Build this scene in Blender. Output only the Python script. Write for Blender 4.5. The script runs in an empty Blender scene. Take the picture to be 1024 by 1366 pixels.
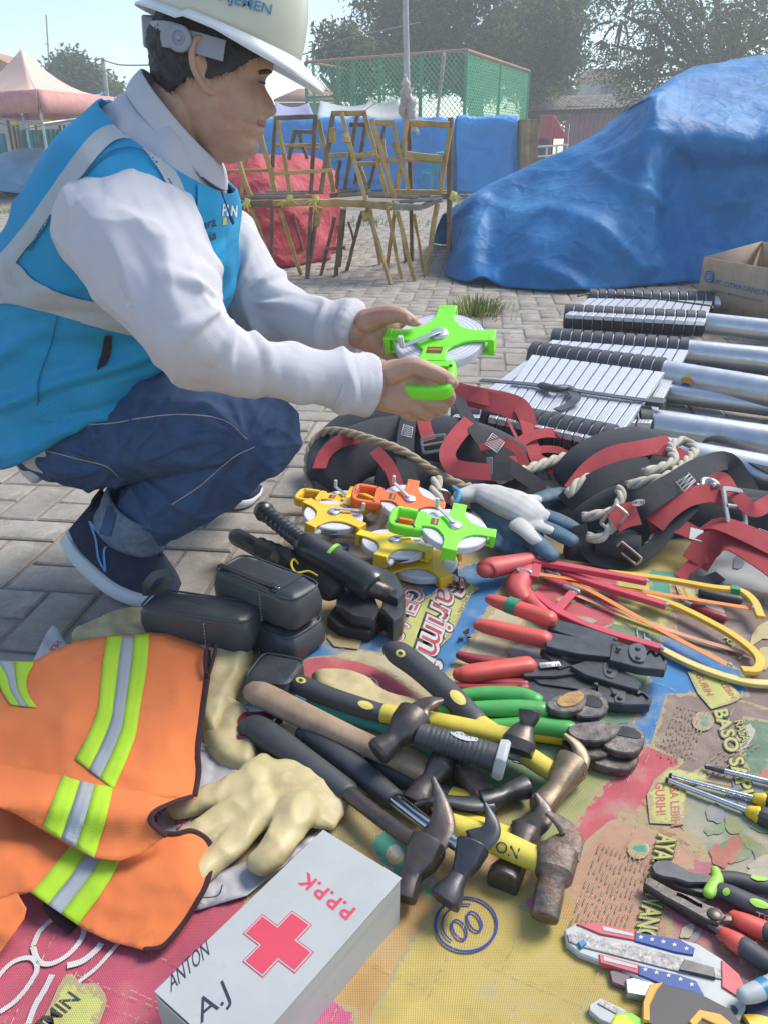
import bpy, bmesh, math, random
import numpy as np
from mathutils import Vector, Matrix, noise, geometry
from mathutils.bvhtree import BVHTree
V = Vector
R = math.radians
rnd = random.Random(7)
scene = bpy.context.scene
COL = scene.collection

# ---------------------------------------------------------------- camera, sky, sun, exposure
PITCH, FPX, CAM_H = R(24.7), 1052.0, 0.92
cam_d = bpy.data.cameras.new('camera')
cam_d.sensor_fit = 'VERTICAL'
cam_d.sensor_height = 36.0
cam_d.lens = 36.0 * FPX / 1366.0
cam_d.clip_start = 0.02
cam_d.clip_end = 600
cam = bpy.data.objects.new('camera', cam_d)
COL.objects.link(cam)
cam.location = (0, 0, CAM_H)
cam.rotation_euler = (R(90) - PITCH, 0, 0)
scene.camera = cam
SUN_EL, SUN_AZ = R(50), R(58)          # azimuth measured from +Y towards +X
world = bpy.data.worlds.new('World')
scene.world = world
world.use_nodes = True
wn = world.node_tree.nodes
sky = wn.new('ShaderNodeTexSky')
sky.sky_type = 'NISHITA'
sky.sun_disc = False
sky.sun_elevation = SUN_EL
sky.sun_rotation = SUN_AZ
sky.air_density = 1.0
sky.dust_density = 0.5
sky.ozone_density = 1.0
bg = wn['Background']
bg.inputs['Strength'].default_value = 0.115
world.node_tree.links.new(sky.outputs[0], bg.inputs['Color'])
sun_d = bpy.data.lights.new('sun', 'SUN')
sun_d.energy = 2.6
sun_d.angle = R(28)
sun_d.color = (1.0, 0.93, 0.82)
sun = bpy.data.objects.new('sun', sun_d)
COL.objects.link(sun)
sd = V((math.sin(SUN_AZ) * math.cos(SUN_EL), math.cos(SUN_AZ) * math.cos(SUN_EL), math.sin(SUN_EL)))
sun.rotation_euler = sd.to_track_quat('Z', 'Y').to_euler()
scene.view_settings.view_transform = 'Standard'
scene.view_settings.look = 'None'
scene.view_settings.gamma = 1.0
scene.view_settings.use_curve_mapping = False
scene.view_settings.exposure = 1.12
scene.cycles.volume_max_steps = 64
scene.cycles.max_bounces = 6

# ---------------------------------------------------------------- surveying: photo pixels to places
def ray(px, py):
    u = (px - 512) / FPX
    v = (py - 683) / FPX
    c, s = math.cos(PITCH), math.sin(PITCH)
    return V((u, c - v * s, -s - v * c))
EYE = V((0, 0, CAM_H))
def G(px, py, z=0.0):                   # the point at height z seen there
    d = ray(px, py)
    return EYE + d * ((z - CAM_H) / d.z)
def D(px, py, Y):                       # the point at forward distance Y seen there
    d = ray(px, py)
    return EYE + d * (Y / d.y)
def proj(p):
    c, s = math.cos(PITCH), math.sin(PITCH)
    dy, dz = p[1], p[2] - CAM_H
    F = dy * c - dz * s
    return 512 + FPX * p[0] / F, 683 + FPX * (-dy * s - dz * c) / F

# ---------------------------------------------------------------- curves
def cr(pts, n=8, closed=False):         # Catmull-Rom through tuples of any size
    P = [np.array(tuple(p), float) for p in pts]
    m = len(P)
    out = []
    segs = m if closed else m - 1
    for i in range(segs):
        if closed:
            p0, p1, p2, p3 = P[(i - 1) % m], P[i], P[(i + 1) % m], P[(i + 2) % m]
        else:
            p1, p2 = P[i], P[i + 1]
            p0 = P[i - 1] if i > 0 else 2 * p1 - p2
            p3 = P[i + 2] if i + 2 < m else 2 * p2 - p1
        for k in range(n):
            t = k / n
            out.append(.5 * (2 * p1 + (p2 - p0) * t + (2 * p0 - 5 * p1 + 4 * p2 - p3) * t * t + (3 * p1 - p0 - 3 * p2 + p3) * t ** 3))
    if not closed:
        out.append(P[-1])
    return out
def lerp(a, b, t):
    return a + (b - a) * t
def sm(a, b, x):
    t = max(0., min(1., (x - a) / (b - a)))
    return t * t * (3 - 2 * t)
def nz(p, s=1.0, o=3):
    return noise.fractal(V(p) * s, 1.0, 2.0, o)

# ---------------------------------------------------------------- materials
MATS = {}
def lin(c):                             # '#rrggbb' as it looks in daylight to linear
    if isinstance(c, str):
        c = c.lstrip('#')
        c = [int(c[i:i + 2], 16) / 255 for i in (0, 2, 4)]
        c = [x / 12.92 if x <= .04045 else ((x + .055) / 1.055) ** 2.4 for x in c]
    return tuple(c[:3])
def M(name, col, rough=.6, metal=0., var=.12, vs=9., bump=0., bs=90., spot=None, spot_s=14., spot_a=.5, spec=.5,
      coat=0., weave=0., ws=700., per_obj=0., transl=0., sheen=0., wrinkle=0., wks=9., bd=.004, crease=0., cs=4., fade=None):
    if name in MATS:
        return MATS[name]
    m = bpy.data.materials.new(name)
    m.use_nodes = True
    t = m.node_tree
    N, L = t.nodes, t.links
    b = N['Principled BSDF']
    col = lin(col)
    tc = N.new('ShaderNodeTexCoord')
    def noise_node(s, d=4., r=.6):
        n = N.new('ShaderNodeTexNoise')
        n.inputs['Scale'].default_value = s
        n.inputs['Detail'].default_value = d
        n.inputs['Roughness'].default_value = r
        L.new(tc.outputs['Object'], n.inputs['Vector'])
        return n
    def ramp(src, a, bb, ca=(0, 0, 0, 1), cb=(1, 1, 1, 1)):
        r = N.new('ShaderNodeValToRGB')
        r.color_ramp.elements[0].position = a
        r.color_ramp.elements[1].position = bb
        r.color_ramp.elements[0].color = ca
        r.color_ramp.elements[1].color = cb
        L.new(src, r.inputs[0])
        return r
    def mixc(fac, a, bb):
        x = N.new('ShaderNodeMix')
        x.data_type = 'RGBA'
        if isinstance(fac, float):
            x.inputs[0].default_value = fac
        else:
            L.new(fac, x.inputs[0])
        for i, s in ((6, a), (7, bb)):
            if isinstance(s, tuple):
                x.inputs[i].default_value = (*s, 1)
            else:
                L.new(s, x.inputs[i])
        return x.outputs[2]
    n1 = noise_node(vs)
    lo = tuple(max(0, x * (1 - var)) for x in col)
    hi = tuple(min(1, x * (1 + var)) for x in col)
    c = ramp(n1.outputs[0], .3, .7, (*lo, 1), (*hi, 1)).outputs[0]
    if per_obj:
        oi = N.new('ShaderNodeObjectInfo')
        gi = N.new('ShaderNodeNewGeometry')
        ad = N.new('ShaderNodeMath'); ad.operation = 'ADD'
        L.new(oi.outputs['Random'], ad.inputs[0]); L.new(gi.outputs['Random Per Island'], ad.inputs[1])
        fr = N.new('ShaderNodeMath'); fr.operation = 'FRACT'
        L.new(ad.outputs[0], fr.inputs[0])
        hv = N.new('ShaderNodeHueSaturation')
        mr = N.new('ShaderNodeMapRange')
        mr.inputs[3].default_value = 1 - per_obj
        mr.inputs[4].default_value = 1 + per_obj
        L.new(fr.outputs[0], mr.inputs[0]); L.new(mr.outputs[0], hv.inputs['Value'])
        L.new(c, hv.inputs['Color'])
        c = hv.outputs[0]
    if spot:
        n2 = noise_node(spot_s, 6., .65)
        f = ramp(n2.outputs[0], 1 - spot_a - .08, 1 - spot_a + .12).outputs[0]
        c = mixc(f, c, lin(spot))
    if fade:                            # print worn off towards its border, where the mesh says so
        at = N.new('ShaderNodeAttribute'); at.attribute_name = 'worn'
        nf = noise_node(60, 5., .7)
        ad_ = N.new('ShaderNodeMath'); ad_.operation = 'MULTIPLY_ADD'
        ad_.inputs[1].default_value = 1.15
        L.new(nf.outputs[0], ad_.inputs[0]); L.new(at.outputs['Fac'], ad_.inputs[2])
        c = mixc(ramp(ad_.outputs[0], .96, 1.14).outputs[0], c, lin(fade))
    L.new(c, b.inputs['Base Color'])
    n3 = noise_node(vs * 2.3)
    rr = N.new('ShaderNodeMapRange')
    rr.inputs[3].default_value = max(.03, rough - .1)
    rr.inputs[4].default_value = min(1, rough + .1)
    L.new(n3.outputs[0], rr.inputs[0])
    L.new(rr.outputs[0], b.inputs['Roughness'])
    b.inputs['Metallic'].default_value = metal
    b.inputs['Specular IOR Level'].default_value = spec
    if coat:
        b.inputs['Coat Weight'].default_value = coat
        b.inputs['Coat Roughness'].default_value = .15
    if sheen:
        b.inputs['Sheen Weight'].default_value = sheen
        b.inputs['Sheen Roughness'].default_value = .5
    h = None
    def addh(src, k):
        nonlocal h
        mu = N.new('ShaderNodeMath'); mu.operation = 'MULTIPLY'; mu.inputs[1].default_value = k
        L.new(src, mu.inputs[0])
        if h is None:
            h = mu.outputs[0]
        else:
            a = N.new('ShaderNodeMath'); a.operation = 'ADD'
            L.new(h, a.inputs[0]); L.new(mu.outputs[0], a.inputs[1])
            h = a.outputs[0]
    if bump:
        addh(noise_node(bs, 5., .65).outputs[0], bump)
    if wrinkle:
        w = N.new('ShaderNodeTexNoise')
        w.noise_type = 'RIDGED_MULTIFRACTAL'
        w.inputs['Scale'].default_value = wks
        w.inputs['Detail'].default_value = 3
        w.inputs['Distortion'].default_value = .8
        L.new(tc.outputs['Object'], w.inputs['Vector'])
        addh(w.outputs[0], wrinkle)
    if crease:
        nn = noise_node(cs * 1.3, 3.)
        va = N.new('ShaderNodeVectorMath'); va.operation = 'MULTIPLY_ADD'
        va.inputs[1].default_value = (.5 / cs, .5 / cs, .5 / cs)
        L.new(nn.outputs['Color'], va.inputs[0]); L.new(tc.outputs['Object'], va.inputs[2])
        for k_, s_ in ((1., 1.), (.5, 2.3)):
            vo = N.new('ShaderNodeTexVoronoi'); vo.feature = 'DISTANCE_TO_EDGE'; vo.inputs['Scale'].default_value = cs * s_
            L.new(va.outputs[0], vo.inputs['Vector'])
            addh(ramp(vo.outputs['Distance'], 0., .22, (1, 1, 1, 1), (0, 0, 0, 1)).outputs[0], crease * k_)
    if weave:
        for ax in ('X', 'Y'):
            w = N.new('ShaderNodeTexWave')
            w.bands_direction = ax
            w.inputs['Scale'].default_value = ws
            L.new(tc.outputs['Object'], w.inputs['Vector'])
            addh(w.outputs[0], weave)
    if h is not None:
        bp = N.new('ShaderNodeBump')
        bp.inputs['Strength'].default_value = 1.
        bp.inputs['Distance'].default_value = bd
        L.new(h, bp.inputs['Height'])
        L.new(bp.outputs[0], b.inputs['Normal'])
    if transl:
        tr = N.new('ShaderNodeBsdfTranslucent')
        L.new(c, tr.inputs['Color'])
        ms = N.new('ShaderNodeMixShader')
        ms.inputs[0].default_value = transl
        L.new(b.outputs[0], ms.inputs[1]); L.new(tr.outputs[0], ms.inputs[2])
        L.new(ms.outputs[0], N['Material Output'].inputs['Surface'])
    MATS[name] = m
    return m

# ---------------------------------------------------------------- mesh builder
def frames(pts, up=None):
    P = [V(p) for p in pts]
    T = []
    for i in range(len(P)):
        a = P[max(0, i - 1)]; b = P[min(len(P) - 1, i + 1)]
        d = b - a
        T.append(d.normalized() if d.length > 1e-9 else V((1, 0, 0)))
    out = []
    prev = None
    for i, t in enumerate(T):
        if up is not None:
            u = up[i] if isinstance(up, list) else up
            s = t.cross(V(u))
            if s.length < 1e-5:
                s = prev if prev is not None else t.orthogonal()
            s.normalize()
        elif prev is None:
            s = t.cross(V((0, 0, 1)))
            if s.length < 1e-3:
                s = t.orthogonal()
            s.normalize()
        else:
            s = (prev - t * prev.dot(t)).normalized()
        prev = s
        out.append((P[i], t, s, s.cross(t)))        # point, tangent, side, up
    return out
class MB:
    def __init__(self):
        self.v, self.f, self.m, self.mats = [], [], [], []
    def mi(self, mat):
        if mat not in self.mats:
            self.mats.append(mat)
        return self.mats.index(mat)
    def add(self, vs, fs, mat, T=None):
        o = len(self.v)
        k = self.mi(mat)
        for p in vs:
            p = V(p)
            self.v.append(T @ p if T is not None else p)
        for f in fs:
            self.f.append([i + o for i in f]); self.m.append(k)
        return self
    def box(self, c, s, mat, T=None, taper=1.0):
        x, y, z = (q / 2 for q in s)
        vs = [(c[0] + i * x * (taper if k > 0 else 1), c[1] + j * y * (taper if k > 0 else 1), c[2] + k * z) for k in (-1, 1) for j in (-1, 1) for i in (-1, 1)]
        return self.add(vs, [(0, 2, 3, 1), (4, 5, 7, 6), (0, 1, 5, 4), (2, 6, 7, 3), (0, 4, 6, 2), (1, 3, 7, 5)], mat, T)
    def prism(self, out, z0, z1, mat, T=None, ch=0.):
        n = len(out)
        A = sum(out[i][0] * out[(i + 1) % n][1] - out[(i + 1) % n][0] * out[i][1] for i in range(n))
        if A < 0:
            out = out[::-1]
        vs, fs = [], []
        def inset(d):
            r = []
            for i in range(n):
                a, b, c = V(out[i - 1][:2]), V(out[i][:2]), V(out[(i + 1) % n][:2])
                n1 = V((-(b - a).y, (b - a).x)); n2 = V((-(c - b).y, (c - b).x))
                q = n1.normalized() + n2.normalized() if n1.length and n2.length else V((0, 0))
                if q.length > 1e-6:
                    q = q.normalized() * d
                r.append(b + q)
            return r
        rings = [(inset(ch), z0), (inset(0), z0 + ch), (inset(0), z1 - ch), (inset(ch), z1)] if ch else [(inset(0), z0), (inset(0), z1)]
        for pts, z in rings:
            vs += [(p[0], p[1], z) for p in pts]
        for k in range(len(rings) - 1):
            for i in range(n):
                j = (i + 1) % n
                fs.append((k * n + i, k * n + j, (k + 1) * n + j, (k + 1) * n + i))
        fs.append(tuple(range(n))[::-1]); fs.append(tuple((len(rings) - 1) * n + i for i in range(n)))
        return self.add(vs, fs, mat, T)
    def tube(self, pts, r, mat, n=10, up=None, cap=True, T=None, sq=1.0, rnd_cap=False):
        fr = frames(pts, up)
        m = len(fr)
        rs = r if isinstance(r, list) else [r] * m
        if rnd_cap:                     # close the ends with a dome
            f0, f1 = fr[0], fr[-1]
            def rr(q):
                return q if isinstance(q, tuple) else (q, q)
            nf, nr = [], []
            for a in (88, 60, 30):
                q = rr(rs[0]); k = math.cos(R(a)); e = min(q) * math.sin(R(a))
                nf.append((f0[0] - f0[1] * e, *f0[1:])); nr.append((q[0] * k, q[1] * k))
            nf += fr; nr += rs
            for a in (30, 60, 88):
                q = rr(rs[-1]); k = math.cos(R(a)); e = min(q) * math.sin(R(a))
                nf.append((f1[0] + f1[1] * e, *f1[1:])); nr.append((q[0] * k, q[1] * k))
            fr, rs, m = nf, nr, len(nf)
        vs, fs = [], []
        for (p, t, s, u), q in zip(fr, rs):
            rx, ry = q if isinstance(q, tuple) else (q, q)
            for i in range(n):
                a = 2 * math.pi * i / n
                ca, sa = math.cos(a), math.sin(a)
                if sq != 1:
                    ca = math.copysign(abs(ca) ** sq, ca); sa = math.copysign(abs(sa) ** sq, sa)
                vs.append(p + s * (rx * ca) + u * (ry * sa))
        for k in range(m - 1):
            for i in range(n):
                j = (i + 1) % n
                fs.append((k * n + i, k * n + j, (k + 1) * n + j, (k + 1) * n + i))
        if cap:
            fs.append(tuple(range(n))[::-1]); fs.append(tuple((m - 1) * n + i for i in range(n)))
        return self.add(vs, fs, mat, T)
    def lathe(self, prof, mat, n=24, T=None, caps=True):
        vs, fs = [], []
        for r, z in prof:
            for i in range(n):
                a = 2 * math.pi * i / n
                vs.append((r * math.cos(a), r * math.sin(a), z))
        for k in range(len(prof) - 1):
            for i in range(n):
                j = (i + 1) % n
                fs.append((k * n + i, k * n + j, (k + 1) * n + j, (k + 1) * n + i))
        if caps:
            fs.append(tuple(range(n))[::-1]); fs.append(tuple((len(prof) - 1) * n + i for i in range(n)))
        return self.add(vs, fs, mat, T)
    def ribbon(self, pts, w, t, mat, up=(0, 0, 1), T=None):
        fr = frames(pts, [V(u) for u in up] if isinstance(up, list) else V(up))
        ws = w if isinstance(w, list) else [w] * len(fr)
        vs, fs = [], []
        for (p, tt, s, u), q in zip(fr, ws):
            for a, b in ((-1, -1), (1, -1), (1, 1), (-1, 1)):
                vs.append(p + s * (a * q / 2) + u * (b * t / 2))
        for k in range(len(fr) - 1):
            for i in range(4):
                j = (i + 1) % 4
                fs.append((k * 4 + i, k * 4 + j, (k + 1) * 4 + j, (k + 1) * 4 + i))
        fs.append((3, 2, 1, 0)); fs.append(tuple((len(fr) - 1) * 4 + i for i in range(4)))
        return self.add(vs, fs, mat, T)
    def grid(self, rows, mat, closed_u=False, T=None):
        nu = len(rows[0])
        vs = [p for r in rows for p in r]
        fs = []
        for k in range(len(rows) - 1):
            for i in range(nu if closed_u else nu - 1):
                j = (i + 1) % nu
                fs.append((k * nu + i, k * nu + j, (k + 1) * nu + j, (k + 1) * nu + i))
        return self.add(vs, fs, mat, T)
    def mesh(self, name, sharp=40, inv=None, fix=True):
        me = bpy.data.meshes.new(name)
        vs = [inv @ p for p in self.v] if inv is not None else self.v
        me.from_pydata([tuple(p) for p in vs], [], self.f)
        for m in self.mats:
            me.materials.append(m)
        me.polygons.foreach_set('material_index', self.m)
        if fix:
            bm = bmesh.new(); bm.from_mesh(me)
            bmesh.ops.recalc_face_normals(bm, faces=bm.faces)
            bm.to_mesh(me); bm.free()
        me.polygons.foreach_set('use_smooth', [True] * len(me.polygons))
        if sharp is not None:
            me.set_sharp_from_angle(angle=R(sharp))
        me.update()
        return me

ROOT = {}
def root_inv(o):
    while o.parent:
        o = o.parent
    return o.matrix_basis.inverted()
def tag(o, label=None, cat=None, group=None, kind=None):
    if label: o['label'] = label
    if cat: o['category'] = cat
    if group: o['group'] = group
    if kind: o['kind'] = kind
    return o
def thing(name, label, cat, loc=(0, 0, 0), group=None, mat=None):
    o = bpy.data.objects.new(name, None)
    o.empty_display_size = .05
    COL.objects.link(o)
    o.matrix_basis = mat if mat is not None else Matrix.Translation(V(loc))
    return tag(o, label, cat, group)
def obj(name, mb, parent=None, world=True, bevel=0., seg=2, sub=0, solid=0., sharp=40, offset=-1., label=None):
    """one mesh object; world=True: the builder holds world coordinates"""
    inv = root_inv(parent) if (parent is not None and world) else None
    me = mb if isinstance(mb, bpy.types.Mesh) else mb.mesh(name, sharp, inv)
    o = bpy.data.objects.new(name, me)
    COL.objects.link(o)
    if parent is not None:
        o.parent = parent
    if solid:
        s = o.modifiers.new('thickness', 'SOLIDIFY'); s.thickness = solid; s.offset = offset
    if bevel:
        b = o.modifiers.new('edge', 'BEVEL'); b.width = bevel; b.segments = seg; b.limit_method = 'ANGLE'; b.angle_limit = R(35)
        b.harden_normals = False
    if sub:
        s = o.modifiers.new('smooth', 'SUBSURF'); s.levels = sub; s.render_levels = sub
    if label:
        o['label'] = label
    return o
def struct(name, mb, **k):
    return tag(obj(name, mb, **k), kind='structure')
def dup(root, mat, label=None, group=None):
    r = root.copy(); COL.objects.link(r); r.matrix_basis = mat
    if label: r['label'] = label
    if group: r['group'] = group
    for ch in list(root.children):
        c = ch.copy(); COL.objects.link(c); c.parent = r
        for g in list(ch.children):
            d = g.copy(); COL.objects.link(d); d.parent = c
    return r
def axes(o, x, up=(0, 0, 1)):           # frame at o with x along x and z as near up as can be
    x = V(x).normalized(); z = V(up); z = (z - x * z.dot(x)).normalized(); y = z.cross(x)
    m = Matrix((x, y, z)).transposed().to_4x4(); m.translation = V(o)
    return m

# ---------------------------------------------------------------- flat outlines filled with a fine mesh
def dist_to(poly, pts):
    P = np.array([p[:2] for p in poly], float); Q = np.roll(P, -1, 0)
    X = np.array(pts, float)[:, :2]
    d = np.full(len(X), 1e9)
    for a, b in zip(P, Q):
        e = b - a; L2 = max(e @ e, 1e-12)
        t = np.clip(((X - a) @ e) / L2, 0, 1)
        d = np.minimum(d, np.hypot(*(X - a - t[:, None] * e).T))
    return d
def inside(poly, pts):
    P = np.array([p[:2] for p in poly], float); X = np.array(pts, float)[:, :2]
    r = np.zeros(len(X), bool)
    j = len(P) - 1
    for i in range(len(P)):
        c = ((P[i, 1] > X[:, 1]) != (P[j, 1] > X[:, 1]))
        with np.errstate(divide='ignore', invalid='ignore'):
            xx = (P[j, 0] - P[i, 0]) * (X[:, 1] - P[i, 1]) / (P[j, 1] - P[i, 1]) + P[i, 0]
        r ^= c & (X[:, 0] < xx)
        j = i
    return r
def fill(poly, res):
    """2D outline -> verts, tris, distance of each vertex to the outline, number of outline verts"""
    P = [np.array(p[:2], float) for p in poly]
    B = []
    for i in range(len(P)):
        a, b = P[i], P[(i + 1) % len(P)]
        k = max(1, int(round(np.hypot(*(b - a)) / res)))
        B += [a + (b - a) * t / k for t in range(k)]
    lo, hi = np.min(B, 0), np.max(B, 0)
    xs = np.arange(lo[0], hi[0], res); ys = np.arange(lo[1], hi[1], res * .87)
    g = np.array([(x + (res / 2 if j % 2 else 0), y) for j, y in enumerate(ys) for x in xs])
    if len(g):
        g = g[inside(B, g)]
    if len(g):
        g = g[dist_to(B, g) > res * .45]
    nb = len(B)
    allp = [V(p) for p in B] + [V(p) for p in g]
    vs, es, fs, ov, oe, of = geometry.delaunay_2d_cdt(allp, [], [list(range(nb))], 1, 1e-7)
    vs = [(v.x, v.y) for v in vs]
    d = dist_to(B, vs)
    return vs, [list(f) for f in fs], d
def puff(mb, poly, z, H, Rr, res, mat, T=None, hfun=None, flat_bottom=True, edge=0.0):
    """a cushion-like solid standing on its outline; H high, rounded over Rr from the edge"""
    vs, fs, d = fill(poly, res)
    top = []
    for (x, y), q in zip(vs, d):
        k = 1 - min(q / Rr, 1)
        h = H * math.sqrt(max(0, 1 - k * k))
        if hfun: h = hfun(x, y, h, q)
        top.append((x, y, z + edge + h))
    mb.add(top, fs, mat, T)
    n = len(top)
    bot = [(x, y, z) for (x, y) in vs]
    if edge > 0:
        o = [i for i in range(n) if d[i] < 1e-6]
    if flat_bottom:
        mb.add(bot, [f[::-1] for f in fs], mat, T)
    if edge > 0:
        # side wall from boundary edges of the filled faces
        cnt = {}
        for f in fs:
            for a, b in zip(f, f[1:] + f[:1]):
                cnt[(a, b)] = 1
        we = [(a, b) for (a, b) in cnt if (b, a) not in cnt]
        w, wf = [], []
        for a, b in we:
            k = len(w)
            w += [bot[a], bot[b], top[b], top[a]]; wf.append((k, k + 1, k + 2, k + 3))
        mb.add(w, wf, mat, T)
    return mb

# ---------------------------------------------------------------- writing
_txt = {}
def glyphs(s, bold=0.):
    key = (s, bold)
    if key not in _txt:
        c = bpy.data.curves.new('writing', 'FONT')
        c.body = s
        c.offset = bold
        c.resolution_u = 3
        o = bpy.data.objects.new('writing', c)
        COL.objects.link(o)
        dg = bpy.context.evaluated_depsgraph_get()
        me = bpy.data.meshes.new_from_object(o.evaluated_get(dg))
        vs = [(v.co.x, v.co.y) for v in me.vertices]
        fs = [list(p.vertices) for p in me.polygons]
        bpy.data.objects.remove(o); bpy.data.curves.remove(c); bpy.data.meshes.remove(me)
        x0 = min(v[0] for v in vs); x1 = max(v[0] for v in vs)
        _txt[key] = ([((x - x0) / (x1 - x0), y / .7) for x, y in vs], fs)   # x 0..1, capital height 1
    return _txt[key]
def write(mb, s, o, ex, ey, mat, off=(0, 0, 0), bold=0., shear=0.):
    """ex: world vector of the whole width, ey: of the capital height"""
    vs, fs = glyphs(s, bold)
    o, ex, ey, off = V(o), V(ex), V(ey), V(off)
    mb.add([o + ex * (x + shear * y) + ey * y + off for x, y in vs], fs, mat)
def on(bvh, px, py, off=.002):          # where the sight line of a photo pixel meets a surface
    d = ray(px, py).normalized()
    h = bvh.ray_cast(EYE, d)
    if h[0] is None:
        return None
    n = h[1] if h[1].dot(d) < 0 else -h[1]
    return h[0] + n * off
def bvh_of(mb):
    return BVHTree.FromPolygons([tuple(p) for p in mb.v], mb.f)
def bvh_me(me):
    return BVHTree.FromPolygons([tuple(v.co) for v in me.vertices], [list(p.vertices) for p in me.polygons])
def strip_on(mb, bvh, L, Rr, mat, n=6, across=4, off=.003):
    A, B = cr(L, n), cr(Rr, n)
    rows = []
    for a, b in zip(A, B):
        row = [on(bvh, *lerp(a, b, k / across), off) for k in range(across + 1)]
        rows.append(row)
    flat = [p for r in rows for p in r]
    nu = across + 1
    fs = []
    for k in range(len(rows) - 1):
        for i in range(across):
            q = (k * nu + i, k * nu + i + 1, (k + 1) * nu + i + 1, (k + 1) * nu + i)
            if all(flat[j] is not None for j in q) and max((flat[q[0]] - flat[j]).length for j in q) < .09:
                fs.append(q)
    used = sorted({j for q in fs for j in q})
    ix = {j: n_ for n_, j in enumerate(used)}
    mb.add([flat[j] for j in used], [tuple(ix[j] for j in q) for q in fs], mat)
def write_on(mb, bvh, s, o, ex, ey, mat, off=.002, bold=0., shear=0.):
    """o, ex, ey in photo pixels: laid onto the surface met there"""
    vs, fs = glyphs(s, bold)
    P = []
    for x, y in vs:
        q = on(bvh, o[0] + ex[0] * (x + shear * y) + ey[0] * y, o[1] + ex[1] * (x + shear * y) + ey[1] * y, off)
        P.append(q)
    ok = [f for f in fs if all(P[i] is not None for i in f)]
    mb.add([p if p is not None else V((0, 0, 0)) for p in P], ok, mat)
# ================================================================ setting: ground and pavers
BR = .118
paver_m = M('grey concrete paver', (.315, .285, .245), .9, var=.24, vs=16, bump=.6, bs=160, spot=(.20, .175, .145), spot_s=7, spot_a=.46, per_obj=.10)
sand_m = M('sandy joint', (.225, .195, .16), .95, var=.25, vs=30, bump=.6, bs=120)
g = MB()
gr = 14
rows = []
for j in range(gr + 1):
    rows.append([(-70 + 140 * i / gr, -6 + 96 * j / gr, -.006) for i in range(gr + 1)])
g.grid(rows, sand_m)
ground = struct('ground', g)
def brick_mb(hx, hy):
    b = MB()
    t = .004
    a, c, e = hx - .005, hy - .005, -.02
    vs = [(-hx, -hy, e), (hx, -hy, e), (hx, hy, e), (-hx, hy, e), (-hx, -hy, -t), (hx, -hy, -t), (hx, hy, -t), (-hx, hy, -t), (-a, -c, 0), (a, -c, 0), (a, c, 0), (-a, c, 0)]
    fs = [(8, 9, 10, 11)] + [(k + i, k + (i + 1) % 4, k + 4 + (i + 1) % 4, k + 4 + i) for k in (0, 4) for i in range(4)]
    return b.add(vs, fs, paver_m)
bh = brick_mb(BR - .005, BR / 2 - .005)
brick_me = bh.mesh('paver', 30)
MAT_PX = [(-260, 1180), (60, 960), (170, 890), (330, 845), (420, 800), (560, 748), (700, 725), (1130, 690), (1300, 760), (1700, 1600), (-700, 1600)]
mat_poly = [G(*p)[:2] for p in MAT_PX]
rot0 = R(-7)
spots = []
for k in range(-90, 140):
    for q in range(-60, 60):
        for kind in (0, 1):
            if kind == 0:
                cx, cy = (k + 4 * q + 1) * BR, (k + .5) * BR
            else:
                cx, cy = (k + 4 * q + .5) * BR, (k + 2) * BR
            x = cx * math.cos(rot0) - cy * math.sin(rot0)
            y = cx * math.sin(rot0) + cy * math.cos(rot0) + 1
            if not (.9 < y < 16) or abs(x) > .62 * y + .8:
                continue
            if inside(mat_poly, [(x, y)])[0]:
                continue
            px, py = proj((x, y, 0))
            vis = -60 < px < 1084 and py < 1100
            spots.append((y if vis else y + 50, x, y, kind))
spots.sort()
rb = random.Random(3)
far = MB()
for n, (_, x, y, kind) in enumerate(spots):
    m = Matrix.Translation((x, y, rb.uniform(-.0025, .002))) @ Matrix.Rotation(rot0 + kind * R(90) + rb.uniform(-.012, .012), 4, 'Z') @ Matrix.Rotation(rb.uniform(-.008, .008), 4, 'X')
    if n < 295:
        o = bpy.data.objects.new('paver', brick_me); COL.objects.link(o); o.parent = ground; o.matrix_basis = m
    else:
        far.add(bh.v, bh.f, paver_m, m)
tag(obj('paver_field', far, ground, sharp=None, world=False), kind='stuff')

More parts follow.
